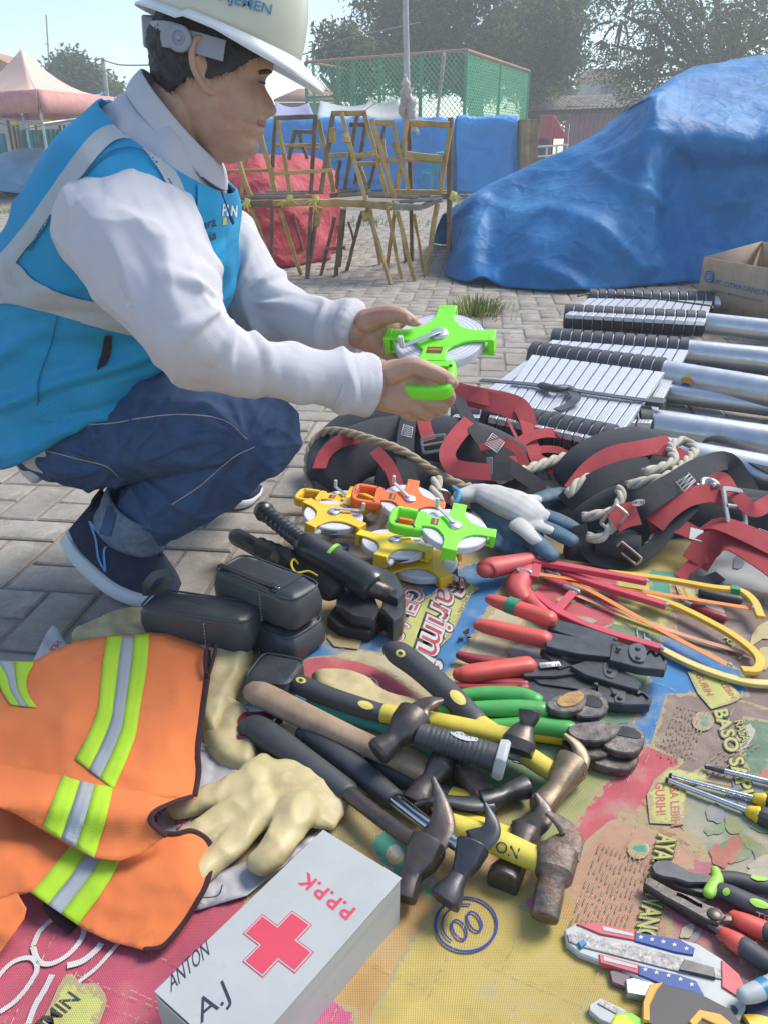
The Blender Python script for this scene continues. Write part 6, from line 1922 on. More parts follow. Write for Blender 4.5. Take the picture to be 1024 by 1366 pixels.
# ================================================================ leather pouches
def pouch(label, N0, N1, F1, z0, z1, tilt=0., zipper=True):
    a, b, c = G(*N0, z1), G(*N1, z1), G(*F1, z1)
    e1, e2 = b - a, c - b
    m4 = axes((a + b) / 2 + e2 / 2 - V((0, 0, z1 - z0)), e1) @ Matrix.Rotation(tilt, 4, 'Y')
    lx, ly, h = e1.length, abs(e2.dot(m4.to_3x3().col[1])), z1 - z0
    t = thing('leather_pouch', label, 'pouch', mat=m4)
    mb = MB(); nu, nv = 44, 16
    rows = []
    for j in range(nv + 1):
        ph = -math.pi / 2 + math.pi * j / nv
        cz, sz = math.copysign(abs(math.cos(ph)) ** .28, 1), math.copysign(abs(math.sin(ph)) ** .32, math.sin(ph))
        row = []
        for i in range(nu):
            th = 2 * math.pi * i / nu
            x = lx / 2 * math.copysign(abs(math.cos(th)) ** .30, math.cos(th)) * cz
            y = ly / 2 * math.copysign(abs(math.sin(th)) ** .34, math.sin(th)) * cz
            z = h / 2 * sz + h / 2
            q = V((x, y, z))
            belly = 1 - .07 * math.cos(math.pi * (z / h - .45))
            w = .003 * noise.noise(q * 22 + V((z0 * 50, 0, 0))) + .0016 * noise.noise(q * 55)
            sag = -.006 * (1 - (2 * x / lx) ** 2) * (1 - (2 * y / ly) ** 2) * (z > h * .6)
            row.append((x * (1 / belly) * .96 + w, y * (1 / belly) * .96 + w, z + w + sag))
        rows.append(row)
    mb.grid(rows, leath, closed_u=True)
    body_ = obj('leather_body', mb, t, world=False, sharp=None)
    def rim(z, ins):
        out = []
        for i in range(nu):
            th = 2 * math.pi * i / nu
            out.append((lx / 2 * ins * math.copysign(abs(math.cos(th)) ** .32, math.cos(th)), ly / 2 * ins * math.copysign(abs(math.sin(th)) ** .36, math.sin(th)), z))
        return out
    pp = rim(h * .93, .965); pp.append(pp[0])
    obj('piping', MB().tube(pp, .0022, leath, 6, cap=False), t, world=False, sharp=None)
    if zipper:
        y0 = -ly * .28
        obj('zipper', MB().ribbon([(-lx * .47, y0, h - .0005), (0, y0, h - .004), (lx * .22, y0, h - .002)], .011, .003, zip_m), t, world=False)
        obj('zip_slider', MB().box((lx * .22, y0, h + .0015), (.012, .007, .004), steel_d).box((lx * .22 + .006, y0 - .004, h + .003), (.016, .005, .0015), chrome), t, world=False, bevel=.0006)
        obj('seam_band', MB().ribbon([(lx * .25, -ly * .42, h - .002), (lx * .25, 0, h - .003), (lx * .25, ly * .42, h - .002)], .012, .003, leath), t, world=False)
    sx = -lx * .0 + lx * .12
    for k in range(9):
        zz = h * (.1 + .085 * k)
        obj('stitch', MB().box((sx, -ly / 2 * 1.0 - .0006, zz), (.0012, .003, .0045), grey_cap), t, world=False)
    return t
pouch('black leather pouch lying half under the two stacked pouches and the wooden hammer handle', (313, 900), (372, 912), (420, 880), .0, .052, zipper=False)
pouch('lower black leather pouch of the stack of two', (270, 800), (372, 848), (452, 826), .0, .072, zipper=False)
pouch('upper black leather pouch with zip, on top of the stack of two', (262, 750), (370, 793), (454, 782), .074, .155)
p2 = pouch('black leather pouch with wrist loop lying nearest the shoe', (168, 806), (315, 828), (364, 803), .03, .115, zipper=False)
lm = MB(); P = cr(Z((196, 794, .115), (196, 782, .145), (206, 768, .165), (222, 764, .165), (228, 772, .155), (218, 784, .135), (206, 792, .115)), 6)
lm.ribbon([V(p) for p in P], .016, .003, leath, up=(.25, -.9, .25)); obj('wrist_loop', lm, p2, sharp=60)

# ================================================================ hydraulic crimpers and black case
hy = thing('hydraulic_crimper', 'black hydraulic crimping tool with long ribbed grip and lime cable tie', 'crimping tool', G(480, 800))
gloss = M('glossy black paint', (.035, .038, .042), .3, var=.2, vs=20, spec=.6)
m = MB(); n = 40
P = cr([(*Z((352, 682, .15))[0],), (*Z((382, 706, .135))[0],), (*Z((405, 724, .125))[0],)], 20)
m.tube([V(p) for p in P], [(.020 + .0012 * math.sin(k * 1.6)) * (1 + .18 * (k < 3)) for k in range(len(P))], gloss, 16, rnd_cap=True); obj('grip', m, hy, sharp=None)
m = MB(); limbg(m, [(405, 724, .125, 17), (412, 729, .122, 20), (420, 735, .12, 19), (460, 757, .10, 21), (492, 778, .085, 23), (500, 784, .08, 22)], gloss, 20, 4, 1, rc=False); obj('cylinder', m, hy, sharp=40)
m = MB(); a = Z((438, 750, .108), (447, 744, .108)); c = G(443, 746, .108); d = (G(460, 757, .10) - G(420, 735, .12)).normalized()
m.tube([c - d * .004, c + d * .004], .0365, M('lime cable tie', (.22, .55, .06), .4), 20); obj('cable_tie', m, hy)
m = MB(); slab(m, [(470, 762), (500, 752), (528, 765), (540, 790), (530, 800), (508, 790), (488, 775)], .05, .075, gloss, .004); obj('head_fork', m, hy)
m = MB(); slab(m, [(452, 778), (470, 776), (500, 795), (506, 812), (498, 826), (470, 822), (448, 806)], .03, .055, gloss, .004); obj('head_fork', m, hy)
m = MB(); slab(m, [(516, 778), (538, 782), (541, 800), (536, 822), (524, 828), (508, 812)], .01, .06, steel_b, .004); obj('die_block', m, hy)
m = MB(); limbg(m, [(494, 782, .08, 14), (512, 790, .07, 12), (522, 796, .066, 12)], steel_d, 14, 3, 1, rc=False); obj('ram', m, hy)
m = MB().lathe([(.016, -.012), (.018, -.01), (.018, .01), (.016, .012)], gloss, 14, axes(G(448, 778, .07), (0, 0, 1))); obj('release_knob', m, hy, bevel=.002)
h2_ = thing('hydraulic_crimper', 'second black tool with fluted handle behind the upper leather pouch', 'crimping tool', G(380, 760))
m = MB(); limbg(m, [(316, 716, .07, 11), (345, 732, .066, 11), (400, 768, .06, 11), (440, 790, .05, 12)], gloss, 9, 4, 1, sq=.8); obj('handle', m, h2_, sharp=25)
m = MB(); P = cr([tuple(p) for p in Z((345, 728, .09), (380, 742, .085), (415, 758, .08), (450, 790, .06))], 14)
m.tube([V(p) for p in P], [.021 + .0012 * math.sin(k * 1.5) for k in range(len(P))], M('grey black rubber sleeve', (.05, .052, .05), .75, var=.2), 14); obj('rubber_sleeve', m, h2_, sharp=None)
m = MB(); P = cr(Z((365, 748, .10), (372, 736, .115), (385, 740, .112), (400, 762, .09), (410, 772, .08)), 5); m.ribbon([V(p) for p in P], .02, .003, zip_m, up=(.2, -.8, .5)); obj('wrist_strap', m, h2_)
m = MB(); P = cr(Z((398, 752, .105), (392, 746, .11), (389, 754, .105), (396, 764, .1), (412, 762, .1), (424, 768, .095)), 5); m.tube([V(p) for p in P], .0025, yel_g, 6); obj('yellow_cord', m, h2_)
m = MB(); slab(m, [(448, 806), (500, 815), (512, 826), (492, 843), (452, 836), (436, 822)], .002, .03, zip_m, .003); tag(obj('canvas_case', m, bevel=.002), 'flat black canvas case under the jaws of the hydraulic tool', 'case')

# ================================================================ reel tape measures
white_t = M('white tape ribbon', (.62, .62, .68), .5, var=.06, vs=30)
ring_t = M('grey tape groove', (.42, .42, .50), .6)
lab_t = M('dark tape label', (.10, .05, .04), .5, var=.5, vs=90)
def reel(label, m4, col, S=1.0, mark=None, group='reel tape measures in the pile', blade=False):
    """x from the handle to the far rim, z out of the crank side"""
    t = thing('tape_measure', label, 'tape measure', mat=m4, group=group)
    k = S
    d = MB().lathe([(.03 * k, -.009 * k), (.076 * k, -.009 * k), (.078 * k, -.007 * k), (.078 * k, .007 * k), (.076 * k, .009 * k), (.03 * k, .009 * k)], white_t, 48)
    rl = obj('reel', d, t, world=False)
    g_ = MB()
    for r in (.040, .047, .054, .061, .068, .073):
        g_.lathe([(r * k, .0088 * k), ((r + .0012) * k, .0095 * k), ((r + .0024) * k, .0088 * k)], ring_t, 40, caps=False)
    obj('tape_windings', g_, rl, world=False, sharp=None)
    for z0, z1, nm in ((.010, .015, 'frame'), (-.015, -.010, 'back_frame')):
        f = MB()
        def arm(a, L):
            c, s = math.cos(a), math.sin(a)
            pr_ = [(0, .034), (.03, .020), (L - .012, .016), (L, .017), (L, -.017), (L - .012, -.016), (.03, -.020), (0, -.034)]
            return [((x * c - y * s) * k, (x * s + y * c) * k) for x, y in pr_]
        q4 = []
        for a in (0, 90, 180, 270):
            c, s_ = math.cos(R(a)), math.sin(R(a))
            L_ = .088 if a != 180 else .078
            hw = .016 if a != 180 else .026
            for x, y in ((L_, -hw), (L_, hw), (.062, .0165 if a != 180 else .022), (.046, .021), (.034, .0285)):
                q4.append(((x * c - y * s_) * k, (x * s_ + y * c) * k))
            if a == 90: q4[-1] = q4[-1]
            nx = R(a + 90); c2, s2 = math.cos(nx), math.sin(nx)
            for x, y in ((.046, -.021), (.062, -.0165 if a != 90 else -.022)):
                q4.append(((x * c2 - y * s2) * k, (x * s2 + y * c2) * k))
        f.prism(q4, z0 * k, z1 * k, col)
        obj(nm, f, t, world=False, bevel=.0018, seg=2)
    for a in (0, 90, -90):
        obj('rim_guard', MB().box((.0905 * k, 0, 0), (.011 * k, .034 * k, .031 * k), col, Matrix.Rotation(R(a), 4, 'Z')), t, world=False, bevel=.002)
    hdl = MB()
    loop = cr([(-.074, .030), (-.09, .035), (-.125, .036), (-.143, .030), (-.147, 0), (-.143, -.030), (-.125, -.036), (-.09, -.035), (-.074, -.030)], 5)
    hdl.tube([(x * k, y * k, 0) for x, y in loop], [(.009 * k, .0135 * k)] * len(loop), col, 10, up=(0, 0, 1), sq=.7)
    hdl.box((-.083 * k, 0, 0), (.018 * k, .07 * k, .028 * k), col)
    hh = obj('handle', hdl, t, world=False, bevel=.001, sharp=50)
    for x, y in ((-.136, .026), (-.136, -.026), (-.09, .034), (-.09, -.034)):
        obj('screw_hole', MB().lathe([(.0, .0142 * k), (.003 * k, .0142 * k), (.003 * k, .0148 * k), (0, .0148 * k)], steel_b, 10, Matrix.Translation((x * k, y * k, 0))), hh, world=False)
    c = MB().lathe([(.0, .015 * k), (.017 * k, .015 * k), (.015 * k, .020 * k), (.010 * k, .022 * k), (0, .022 * k)], alum, 22)
    c.ribbon([(-.004 * k, -.002 * k, .024 * k), (-.03 * k, .03 * k, .0235 * k), (-.052 * k, .054 * k, .023 * k)], .010 * k, .003, alum)
    c.tube([(-.052 * k, .054 * k, .023 * k), (-.053 * k, .055 * k, .044 * k)], .005 * k, M('pale crank knob', (.5, .58, .54), .45), 10)
    obj('crank', c, t, world=False, bevel=.0008)
    obj('label', MB().box((-.048 * k, 0, .0152 * k), (.018 * k, .026 * k, .0008), lab_t).box((-.046 * k, .0, .0157 * k), (.006 * k, .022 * k, .0004), M('orange label print', (.55, .15, .04), .5)), t, world=False)
    if blade:
        obj('tape_end', MB().lathe([(0, 0), (.008 * k, 0), (.007 * k, .012 * k), (.004 * k, .018 * k), (0, .018 * k)], grey_cap, 14, Matrix.Translation((.085 * k, .024 * k, 0)) @ Matrix.Rotation(R(90), 4, 'Y')), t, world=False)
        obj('tape_tongue', MB().ribbon([(.05 * k, .052 * k, 0), (.085 * k, .03 * k, 0)], .013 * k, .002, zip_m, up=(0, 0, 1)), t, world=False)
    if mark:
        tx = MB(); vs, fs = glyphs(mark, 0.)
        tx.add([((-.146 + .014 * y) * k, (.014 - .026 * x) * k, .0155 * k) for x, y in vs], fs, pen_m)
        obj('lettering', tx, hh, world=False, sharp=None)
    return t
lime_p2 = M('lime green plastic', (.20, .78, .03), .38, var=.05, spec=.5)
or_p = M('bright orange plastic', (.85, .15, .02), .38, var=.06)
ye_p = M('amber yellow plastic', (.80, .47, .02), .4, var=.08, vs=20)
ye_p2 = M('lemon yellow plastic', (.78, .58, .02), .4, var=.08, vs=20)
# held in the man's hands
hubp = D(586, 456, 1.45)
nrm = V((-.12, -.34, .94)).normalized()
to_h = D(574, 524, 1.36) - hubp
reel('lime green reel tape measure held in both hands', axes(hubp, -(to_h - nrm * to_h.dot(nrm)), nrm), lime_p2, 1.06, group=None)
def pile(label, hub, hz_, hx, hz2, tiltv, col, S, **k):
    a = G(*hub, hz_); b = G(*hx, hz2)
    return reel(label, axes(a, a - b, V(tiltv)), col, S, **k)
pile('yellow reel tape measure whose handle sticks out leftmost', (465, 672), .045, (395, 662), .055, (.1, 0, 1), ye_p, .95)
pile('amber tape measure with scribbled frame, second from the top of the yellow pile', (445, 690), .085, (520, 650), .085, (.0, -.2, 1), ye_p, .95, blade=True)
pile('lemon yellow tape measure with a blue cap beside it, under the lime one', (525, 728), .06, (560, 690), .05, (0, -.2, 1), ye_p2, .97, blade=True)
pile('lowest amber tape measure, lying flat on the blue print', (565, 752), .022, (520, 715), .025, (0, -.1, 1), ye_p, 1.02, blade=True)
pile('orange reel tape measure marked 55, upper middle of the pile', (545, 672), .10, (444, 655), .125, (.06, -.2, 1), or_p, .95, mark='55')
pile('lime green reel tape measure lying on top of the pile', (605, 708), .115, (512, 690), .135, (.06, -.16, 1), lime_p2, 1.0)
m = MB().lathe([(.014, 0), (.016, .002), (.016, .02), (.012, .022), (0, .022)], M('blue plastic cap', (.02, .10, .40), .4), 18, Matrix.Translation(G(457, 738, .02)))
tag(obj('bottle_cap', m), 'small blue cap between the hydraulic tool and the yellow tapes', 'cap')

# ================================================================ work gloves
knit = M('grey white knit', (.50, .49, .47), .9, var=.1, vs=30, bump=.6, bs=420, bd=.0015)
coat = M('slate blue rubber coating', (.045, .105, .155), .65, var=.22, vs=40, bump=.5, bs=300, bd=.0012)
cblue = M('blue cuff hem', (.05, .28, .52), .8)
wg = thing('work_glove', 'grey knit work glove with blue dipped fingers, lying on top', 'glove', G(690, 690))
def gl(name, chains, mat, par, flat=.6, vox=.0032):
    mb = MB()
    for ch in chains: limbg(mb, ch, mat, 14, 5, flat, up=(0, 0, 1))
    me = solidify_union(name, mb, vox, 4, lambda p: .0018 * noise.noise(p * 35), root_inv(par))
    o = bpy.data.objects.new(name, me); COL.objects.link(o); o.parent = par
    return o
gl('knit_back', [[(612, 662, .09, 13), (640, 658, .095, 20), (670, 668, .1, 28), (695, 680, .1, 30), (712, 690, .095, 24)], [(690, 668, .1, 14), (716, 666, .095, 10)], [(700, 680, .1, 14), (732, 688, .09, 10)], [(700, 695, .09, 14), (735, 708, .085, 9)], [(690, 700, .09, 14), (715, 722, .08, 10)]], knit, wg)
gl('dipped_fingers', [[(712, 667, .092, 12), (738, 660, .085, 14), (754, 658, .08, 12)], [(725, 686, .09, 12), (750, 697, .08, 14), (768, 706, .07, 12)], [(726, 702, .085, 12), (750, 715, .075, 14), (764, 722, .07, 12)], [(708, 715, .08, 12), (726, 733, .065, 14), (736, 742, .06, 12)]], coat, wg)
m = MB(); m.tube(cr(Z((604, 650, .10), (612, 657, .105), (609, 668, .095), (604, 674, .085)), 4), .006, cblue, 8); obj('cuff_hem', m, wg)
wg2 = thing('work_glove', 'blue coated work glove lying palm up beneath the grey knit one', 'glove', G(665, 710))
gl('coated_palm', [[(630, 668, .06, 12), (655, 680, .065, 22), (690, 705, .06, 30), (705, 720, .05, 24)], [(640, 672, .065, 13), (655, 692, .06, 13), (662, 715, .05, 12), (664, 730, .04, 11)], [(672, 705, .055, 13), (680, 735, .035, 12)], [(688, 712, .05, 13), (697, 738, .035, 12)], [(703, 712, .05, 14), (712, 735, .035, 13)]], coat, wg2)
gl('knit_cuff', [[(606, 668, .055, 14), (625, 668, .06, 16), (642, 672, .062, 17)]], knit, wg2)

# ================================================================ safety harnesses
nyl_b = M('black nylon webbing', (.040, .043, .052), .75, var=.2, vs=20, weave=.6, ws=420, bd=.001)
nyl_r = M('red nylon webbing', (.58, .06, .075), .7, var=.14, vs=16, weave=.6, ws=420, bd=.001)
pad_b = M('black mesh padding', (.042, .045, .054), .85, var=.2, vs=30, bump=.6, bs=500, bd=.001)
zinc = M('zinc plated steel', (.42, .42, .40), .38, metal=.8, var=.15, vs=30)
rope_m = M('off white rope', (.46, .42, .34), .9, var=.2, vs=40, bump=.5, bs=300, bd=.001)
rope_d = M('tan rope', (.36, .28, .19), .9, var=.2, vs=40, bump=.5, bs=300, bd=.001)
stit = M('white stitching', (.55, .55, .53), .8)
def rope(parent, pts, r, mat, name='rope', turns=34.):
    P = cr([tuple(G(*p)) for p in pts], 14)
    P = [V(p) for p in P]
    rr = r / scl(P[0])
    L = [0.]
    for a, b in zip(P, P[1:]): L.append(L[-1] + (b - a).length)
    N_ = max(12, int(L[-1] / (rr * .55)))
    Q = []
    for k in range(N_ + 1):
        s = L[-1] * k / N_
        i = max(0, min(len(L) - 2, next((q for q in range(len(L) - 1) if L[q + 1] >= s), len(L) - 2)))
        Q.append(P[i].lerp(P[i + 1], (s - L[i]) / max(1e-6, L[i + 1] - L[i])))
    fr = frames(Q)
    m = MB()
    for st in range(3):
        m.tube([p + (s * math.cos(k * .42 + st * 2.094) + u * math.sin(k * .42 + st * 2.094)) * rr * .5 for k, (p, t, s, u) in enumerate(fr)], rr * .56, mat, 7)
    return obj(name, m, parent, sharp=None)
def strap(parent, pts, w, mat, up=(0, -.6, .8), name='strap', t=.003):
    P = cr([tuple(G(*p)) for p in pts], 7)
    return obj(name, MB().ribbon([V(p) for p in P], w, t, mat, up=up), parent, sharp=60)
def padding(parent, pts, flat, up=(0, -.7, .7), name='padding', mat=None):
    m = MB(); limbg(m, pts, mat or pad_b, 18, 6, flat, up=up)
    return obj(name, m, parent, sharp=None)
def buckle(parent, c, z, w, h, x, up, name='buckle', th=.0045, bar=True):
    m4 = axes(G(*c, z), x, up)
    m = MB()
    P = cr([(-w, -h * .7, 0), (-w * .8, -h, 0), (w * .8, -h, 0), (w, -h * .7, 0), (w, h * .7, 0), (w * .8, h, 0), (-w * .8, h, 0), (-w, h * .7, 0)], 3, closed=True)
    P = [tuple(p) for p in P]; P.append(P[0])
    m.tube(P, [(th, th * .6)] * len(P), zinc, 8, up=(0, 0, 1), T=m4, sq=.7)
    if bar: m.tube([(-w, 0, .002), (w, 0, .002)], th * .8, zinc, 8, T=m4)
    return obj(name, m, parent)
def stitchbox(parent, q, z=None, name='stitching'):
    m = MB()
    P = [G(*p) for p in q]
    for a, b in zip(P, P[1:] + P[:1]): m.tube([a, b], .0009, stit, 5)
    n = 6
    for i in range(n):
        a = P[0].lerp(P[3], i / n); b = P[1].lerp(P[2], (i + .5) / n); c = P[0].lerp(P[3], (i + 1) / n)
        m.tube([a, b], .0008, stit, 5); m.tube([b, c], .0008, stit, 5)
    return obj(name, m, parent, sharp=None)
h1 = thing('safety_harness', 'red and black safety harness with tan rope, below the held tape', 'harness', G(560, 640))
padding(h1, [(440, 640, .04, 34), (475, 605, .10, 40), (540, 590, .12, 42), (610, 595, .12, 42), (670, 612, .09, 36), (705, 635, .05, 24)], .36, name='back_pad')
padding(h1, [(430, 635, .05, 22), (445, 600, .09, 30), (480, 575, .13, 34), (540, 570, .15, 36)], .4, name='shoulder_pad')
padding(h1, [(520, 640, .05, 34), (600, 650, .05, 34), (680, 645, .05, 30)], .6, name='leg_pad')
strap(h1, [(426, 625, .085), (434, 606, .11), (452, 590, .14), (480, 582, .155)], .042, nyl_r, (-.3, -.75, .6))
strap(h1, [(484, 560, .15), (520, 545, .18), (560, 536, .20), (610, 528, .215), (660, 538, .20), (700, 552, .16)], .062, nyl_r, (0, -.85, .5))
strap(h1, [(600, 518, .22), (640, 528, .22), (676, 535, .20), (696, 545, .18), (706, 572, .13)], .055, nyl_r, (.1, -.8, .55))
strap(h1, [(562, 548, .20), (566, 570, .175), (572, 588, .155)], .04, nyl_r, (0, -.9, .4))
buckle(h1, (578, 592), .155, .034, .021, (1, -.15, .25), (-.1, -.85, .5))
strap(h1, [(604, 518, .225), (618, 548, .20), (640, 585, .165), (670, 615, .13), (705, 640, .09), (725, 655, .06)], .046, nyl_b, (.3, -.75, .6))
strap(h1, [(546, 548, .20), (540, 590, .16), (542, 630, .12), (556, 672, .08), (565, 700, .05)], .05, nyl_b, (-.1, -.85, .5))
strap(h1, [(626, 562, .19), (606, 585, .175), (596, 605, .155), (604, 622, .14), (630, 628, .13), (660, 630, .12)], .046, nyl_r, (.0, -.85, .5))
strap(h1, [(655, 628, .125), (680, 630, .115)], .05, nyl_b, (.0, -.85, .5))
m = MB().box((0, 0, 0), (.018, .05, .008), M('grey plastic slider', (.12, .13, .14), .5), axes(G(652, 622, .135), (1, 0, 0), (0, -.85, .5))); obj('slider', m, h1, bevel=.002)
stitchbox(h1, [(538, 566, .185), (550, 570, .182), (548, 584, .168), (534, 580, .17)]); stitchbox(h1, [(656, 578, .18), (672, 590, .17), (662, 604, .155), (646, 592, .165)])
m = MB()
for r in (.012, .007): m.tube([G(551, 672, .092) + V((r * math.cos(a * .5), -r * .5 * math.sin(a * .5), r * .85 * math.sin(a * .5))) for a in range(14)], .001, stit, 5)
obj('stitched_ring', m, h1, sharp=None)
strap(h1, [(680, 620, .09), (694, 590, .13), (722, 578, .14), (752, 582, .12), (770, 600, .09)], .035, nyl_r, (0, -.6, .8))
strap(h1, [(690, 640, .06), (705, 605, .10), (740, 600, .10), (765, 612, .08)], .026, nyl_r, (0, -.6, .8))
strap(h1, [(676, 560, .15), (686, 580, .135), (698, 605, .11), (704, 625, .085)], .014, nyl_r, (.4, -.7, .5), 'cord')
rope(h1, [(413, 662, .01), (411, 630, .04), (414, 600, .09), (428, 580, .13), (450, 575, .155), (490, 585, .165), (535, 602, .15), (580, 630, .115), (615, 648, .08), (632, 650, .06)], 6.2, rope_d)
rope(h1, [(660, 634, .09), (675, 628, .10), (690, 630, .10), (715, 622, .10), (745, 612, .10), (775, 604, .09)], 7.5, rope_m)
rope(h1, [(655, 632, .085), (668, 640, .085), (690, 626, .108), (672, 624, .105), (660, 636, .095)], 6, rope_m, 'rope_knot')
rope(h1, [(582, 640, .11), (580, 655, .10), (584, 672, .085)], 8.5, rope_m, 'rope_end')
m = MB().tube([G(584, 662, .085) + V((.03 * math.cos(a * .4), -.012 * math.sin(a * .4), .024 * math.sin(a * .4))) for a in range(17)], .004, zinc, 8); obj('metal_ring', m, h1)

h2r = thing('safety_harness', 'black and red safety harness with white rope loops, right of the grey gloves', 'harness', G(840, 700))
padding(h2r, [(752, 640, .06, 20), (775, 620, .10, 26), (810, 602, .13, 28), (850, 592, .14, 26), (892, 592, .13, 16)], .45, name='back_pad')
padding(h2r, [(700, 650, .03, 20), (760, 690, .03, 30), (830, 690, .04, 46), (900, 680, .05, 46), (960, 690, .04, 46), (1040, 700, .04, 46)], .5, name='under_pad')
padding(h2r, [(760, 735, .015, 16), (810, 735, .02, 22), (845, 725, .03, 20)], .6, name='leg_pad')
strap(h2r, [(762, 655, .10), (788, 624, .14), (818, 606, .165), (856, 598, .17), (894, 590, .16)], .05, nyl_r, (-.1, -.7, .7))
strap(h2r, [(752, 672, .09), (778, 652, .13), (812, 634, .16), (846, 624, .165), (868, 622, .15)], .055, nyl_b, (-.2, -.75, .6))
strap(h2r, [(838, 688, .10), (862, 668, .14), (900, 644, .165), (934, 624, .17), (966, 616, .15), (985, 640, .11), (1000, 665, .08)], .062, nyl_b, (-.3, -.7, .65))
stitchbox(h2r, [(893, 633, .172), (908, 620, .178), (927, 641, .168), (912, 656, .16)])
m = MB()
for r in (.015, .010, .004): m.tube([G(848, 673, .14) + V((r * math.cos(a * .5), -r * .55 * math.sin(a * .5), r * .8 * math.sin(a * .5))) + V((0, -.012, .01)) for a in range(14)], .0012, stit, 5)
obj('stitched_ring', m, h2r, sharp=None)
rope(h2r, [(757, 660, .12), (770, 645, .14), (790, 635, .15)], 7, rope_m)
rope(h2r, [(836, 648, .14), (860, 642, .155), (892, 634, .165), (918, 612, .175), (925, 598, .175), (910, 588, .18), (894, 596, .18), (898, 614, .175), (880, 624, .17), (858, 630, .165)], 7, rope_m)
rope(h2r, [(776, 690, .09), (800, 686, .10), (820, 680, .105), (828, 660, .125), (824, 652, .13)], 7, rope_m)
rope(h2r, [(782, 716, .07), (802, 718, .07), (814, 704, .085), (818, 690, .1)], 7, rope_m)
rope(h2r, [(854, 736, .03), (864, 728, .045), (872, 715, .06)], 5, rope_m)
strap(h2r, [(816, 696, .11), (832, 688, .12), (850, 684, .125)], .06, nyl_r, (-.2, -.75, .6))
buckle(h2r, (818, 692), .115, .03, .018, (.5, -.2, 1), (-.2, -.8, .55), bar=False)
strap(h2r, [(872, 700, .09), (890, 680, .12), (915, 664, .14), (945, 658, .14), (962, 662, .13)], .05, nyl_r, (-.15, -.7, .7))
strap(h2r, [(866, 706, .07), (895, 700, .085), (925, 712, .075), (955, 735, .05)], .045, nyl_r, (.1, -.6, .8))
m = MB(); a = axes(G(928, 713, .082), (1, -.3, -.15), (.1, -.6, .8)); m.box((0, 0, 0), (.03, .032, .001), stit, a); obj('label_tag', m, h2r)
strap(h2r, [(772, 700, .09), (778, 725, .05), (795, 746, .025), (835, 750, .02), (868, 732, .045), (892, 705, .08), (915, 682, .11), (925, 672, .12)], .036, nyl_b, (0, -.5, .85))
m = MB(); c = G(822, 728, .045); m.tube([c + V((-.05, .01, 0)), c + V((.05, -.02, .0))], .034, nyl_b, 20); obj('webbing_roll', m, h2r, bevel=.004)
buckle(h2r, (838, 738), .05, .012, .03, (.4, -.3, .9), (0, -.7, .7), bar=False, th=.003)

h3r = thing('safety_harness', 'red safety harness with a big zinc buckle at the right edge', 'harness', G(990, 720))
padding(h3r, [(940, 600, .10, 10), (955, 592, .13, 13), (990, 605, .13, 15), (1040, 630, .12, 18), (1100, 660, .1, 20)], .8, name='shoulder_pad')
padding(h3r, [(955, 660, .06, 30), (1000, 690, .06, 34), (1060, 700, .05, 40)], .6, name='leg_pad')
strap(h3r, [(945, 590, .14), (975, 600, .145), (1020, 622, .14), (1060, 642, .13)], .05, nyl_b, (.2, -.6, .8))
buckle(h3r, (979, 676), .13, .036, .042, (1, .55, -.35), (-.15, -.8, .6), th=.007)
strap(h3r, [(968, 650, .15), (985, 665, .145), (1005, 680, .13), (1030, 668, .13), (1060, 655, .13)], .038, nyl_r, (-.1, -.75, .65))
strap(h3r, [(945, 648, .14), (962, 640, .15), (972, 652, .145)], .045, nyl_r, (0, -.7, .7))
rope(h3r, [(930, 652, .145), (942, 642, .155), (955, 650, .15)], 7, zinc, 'steel_cable')
strap(h3r, [(940, 700, .085), (962, 699, .105), (1000, 714, .105), (1050, 738, .09), (1110, 764, .07)], .062, nyl_r, (.1, -.45, .9))
strap(h3r, [(926, 752, .03), (944, 728, .065), (972, 722, .085), (1010, 742, .08), (1060, 776, .06), (1120, 810, .04)], .066, nyl_r, (.1, -.55, .85))
strap(h3r, [(906, 772, .010), (918, 758, .022), (932, 748, .035), (944, 744, .045)], .03, nyl_r, (.2, -.4, .9))
strap(h3r, [(918, 770, .012), (940, 775, .012), (960, 768, .012)], .03, nyl_b, (0, -.3, .95))
stitchbox(h3r, [(1012, 705, .11), (1040, 716, .1), (1036, 732, .09), (1008, 722, .1)])

strap(h1, [(500, 600, .165), (520, 625, .14), (530, 655, .10), (528, 675, .07)], .034, nyl_r, (-.1, -.85, .5))
strap(h1, [(430, 668, .04), (470, 672, .05), (520, 668, .06), (600, 664, .07)], .03, nyl_r, (0, -.8, .6))
strap(h1, [(700, 560, .15), (708, 590, .12), (716, 612, .10), (740, 626, .08)], .045, nyl_r, (.2, -.75, .6))
strap(h1, [(640, 600, .15), (668, 590, .165), (690, 600, .15), (700, 622, .11)], .03, nyl_r, (.1, -.8, .55))
strap(h2r, [(880, 600, .17), (905, 606, .175), (925, 620, .17)], .04, nyl_r, (0, -.7, .7))
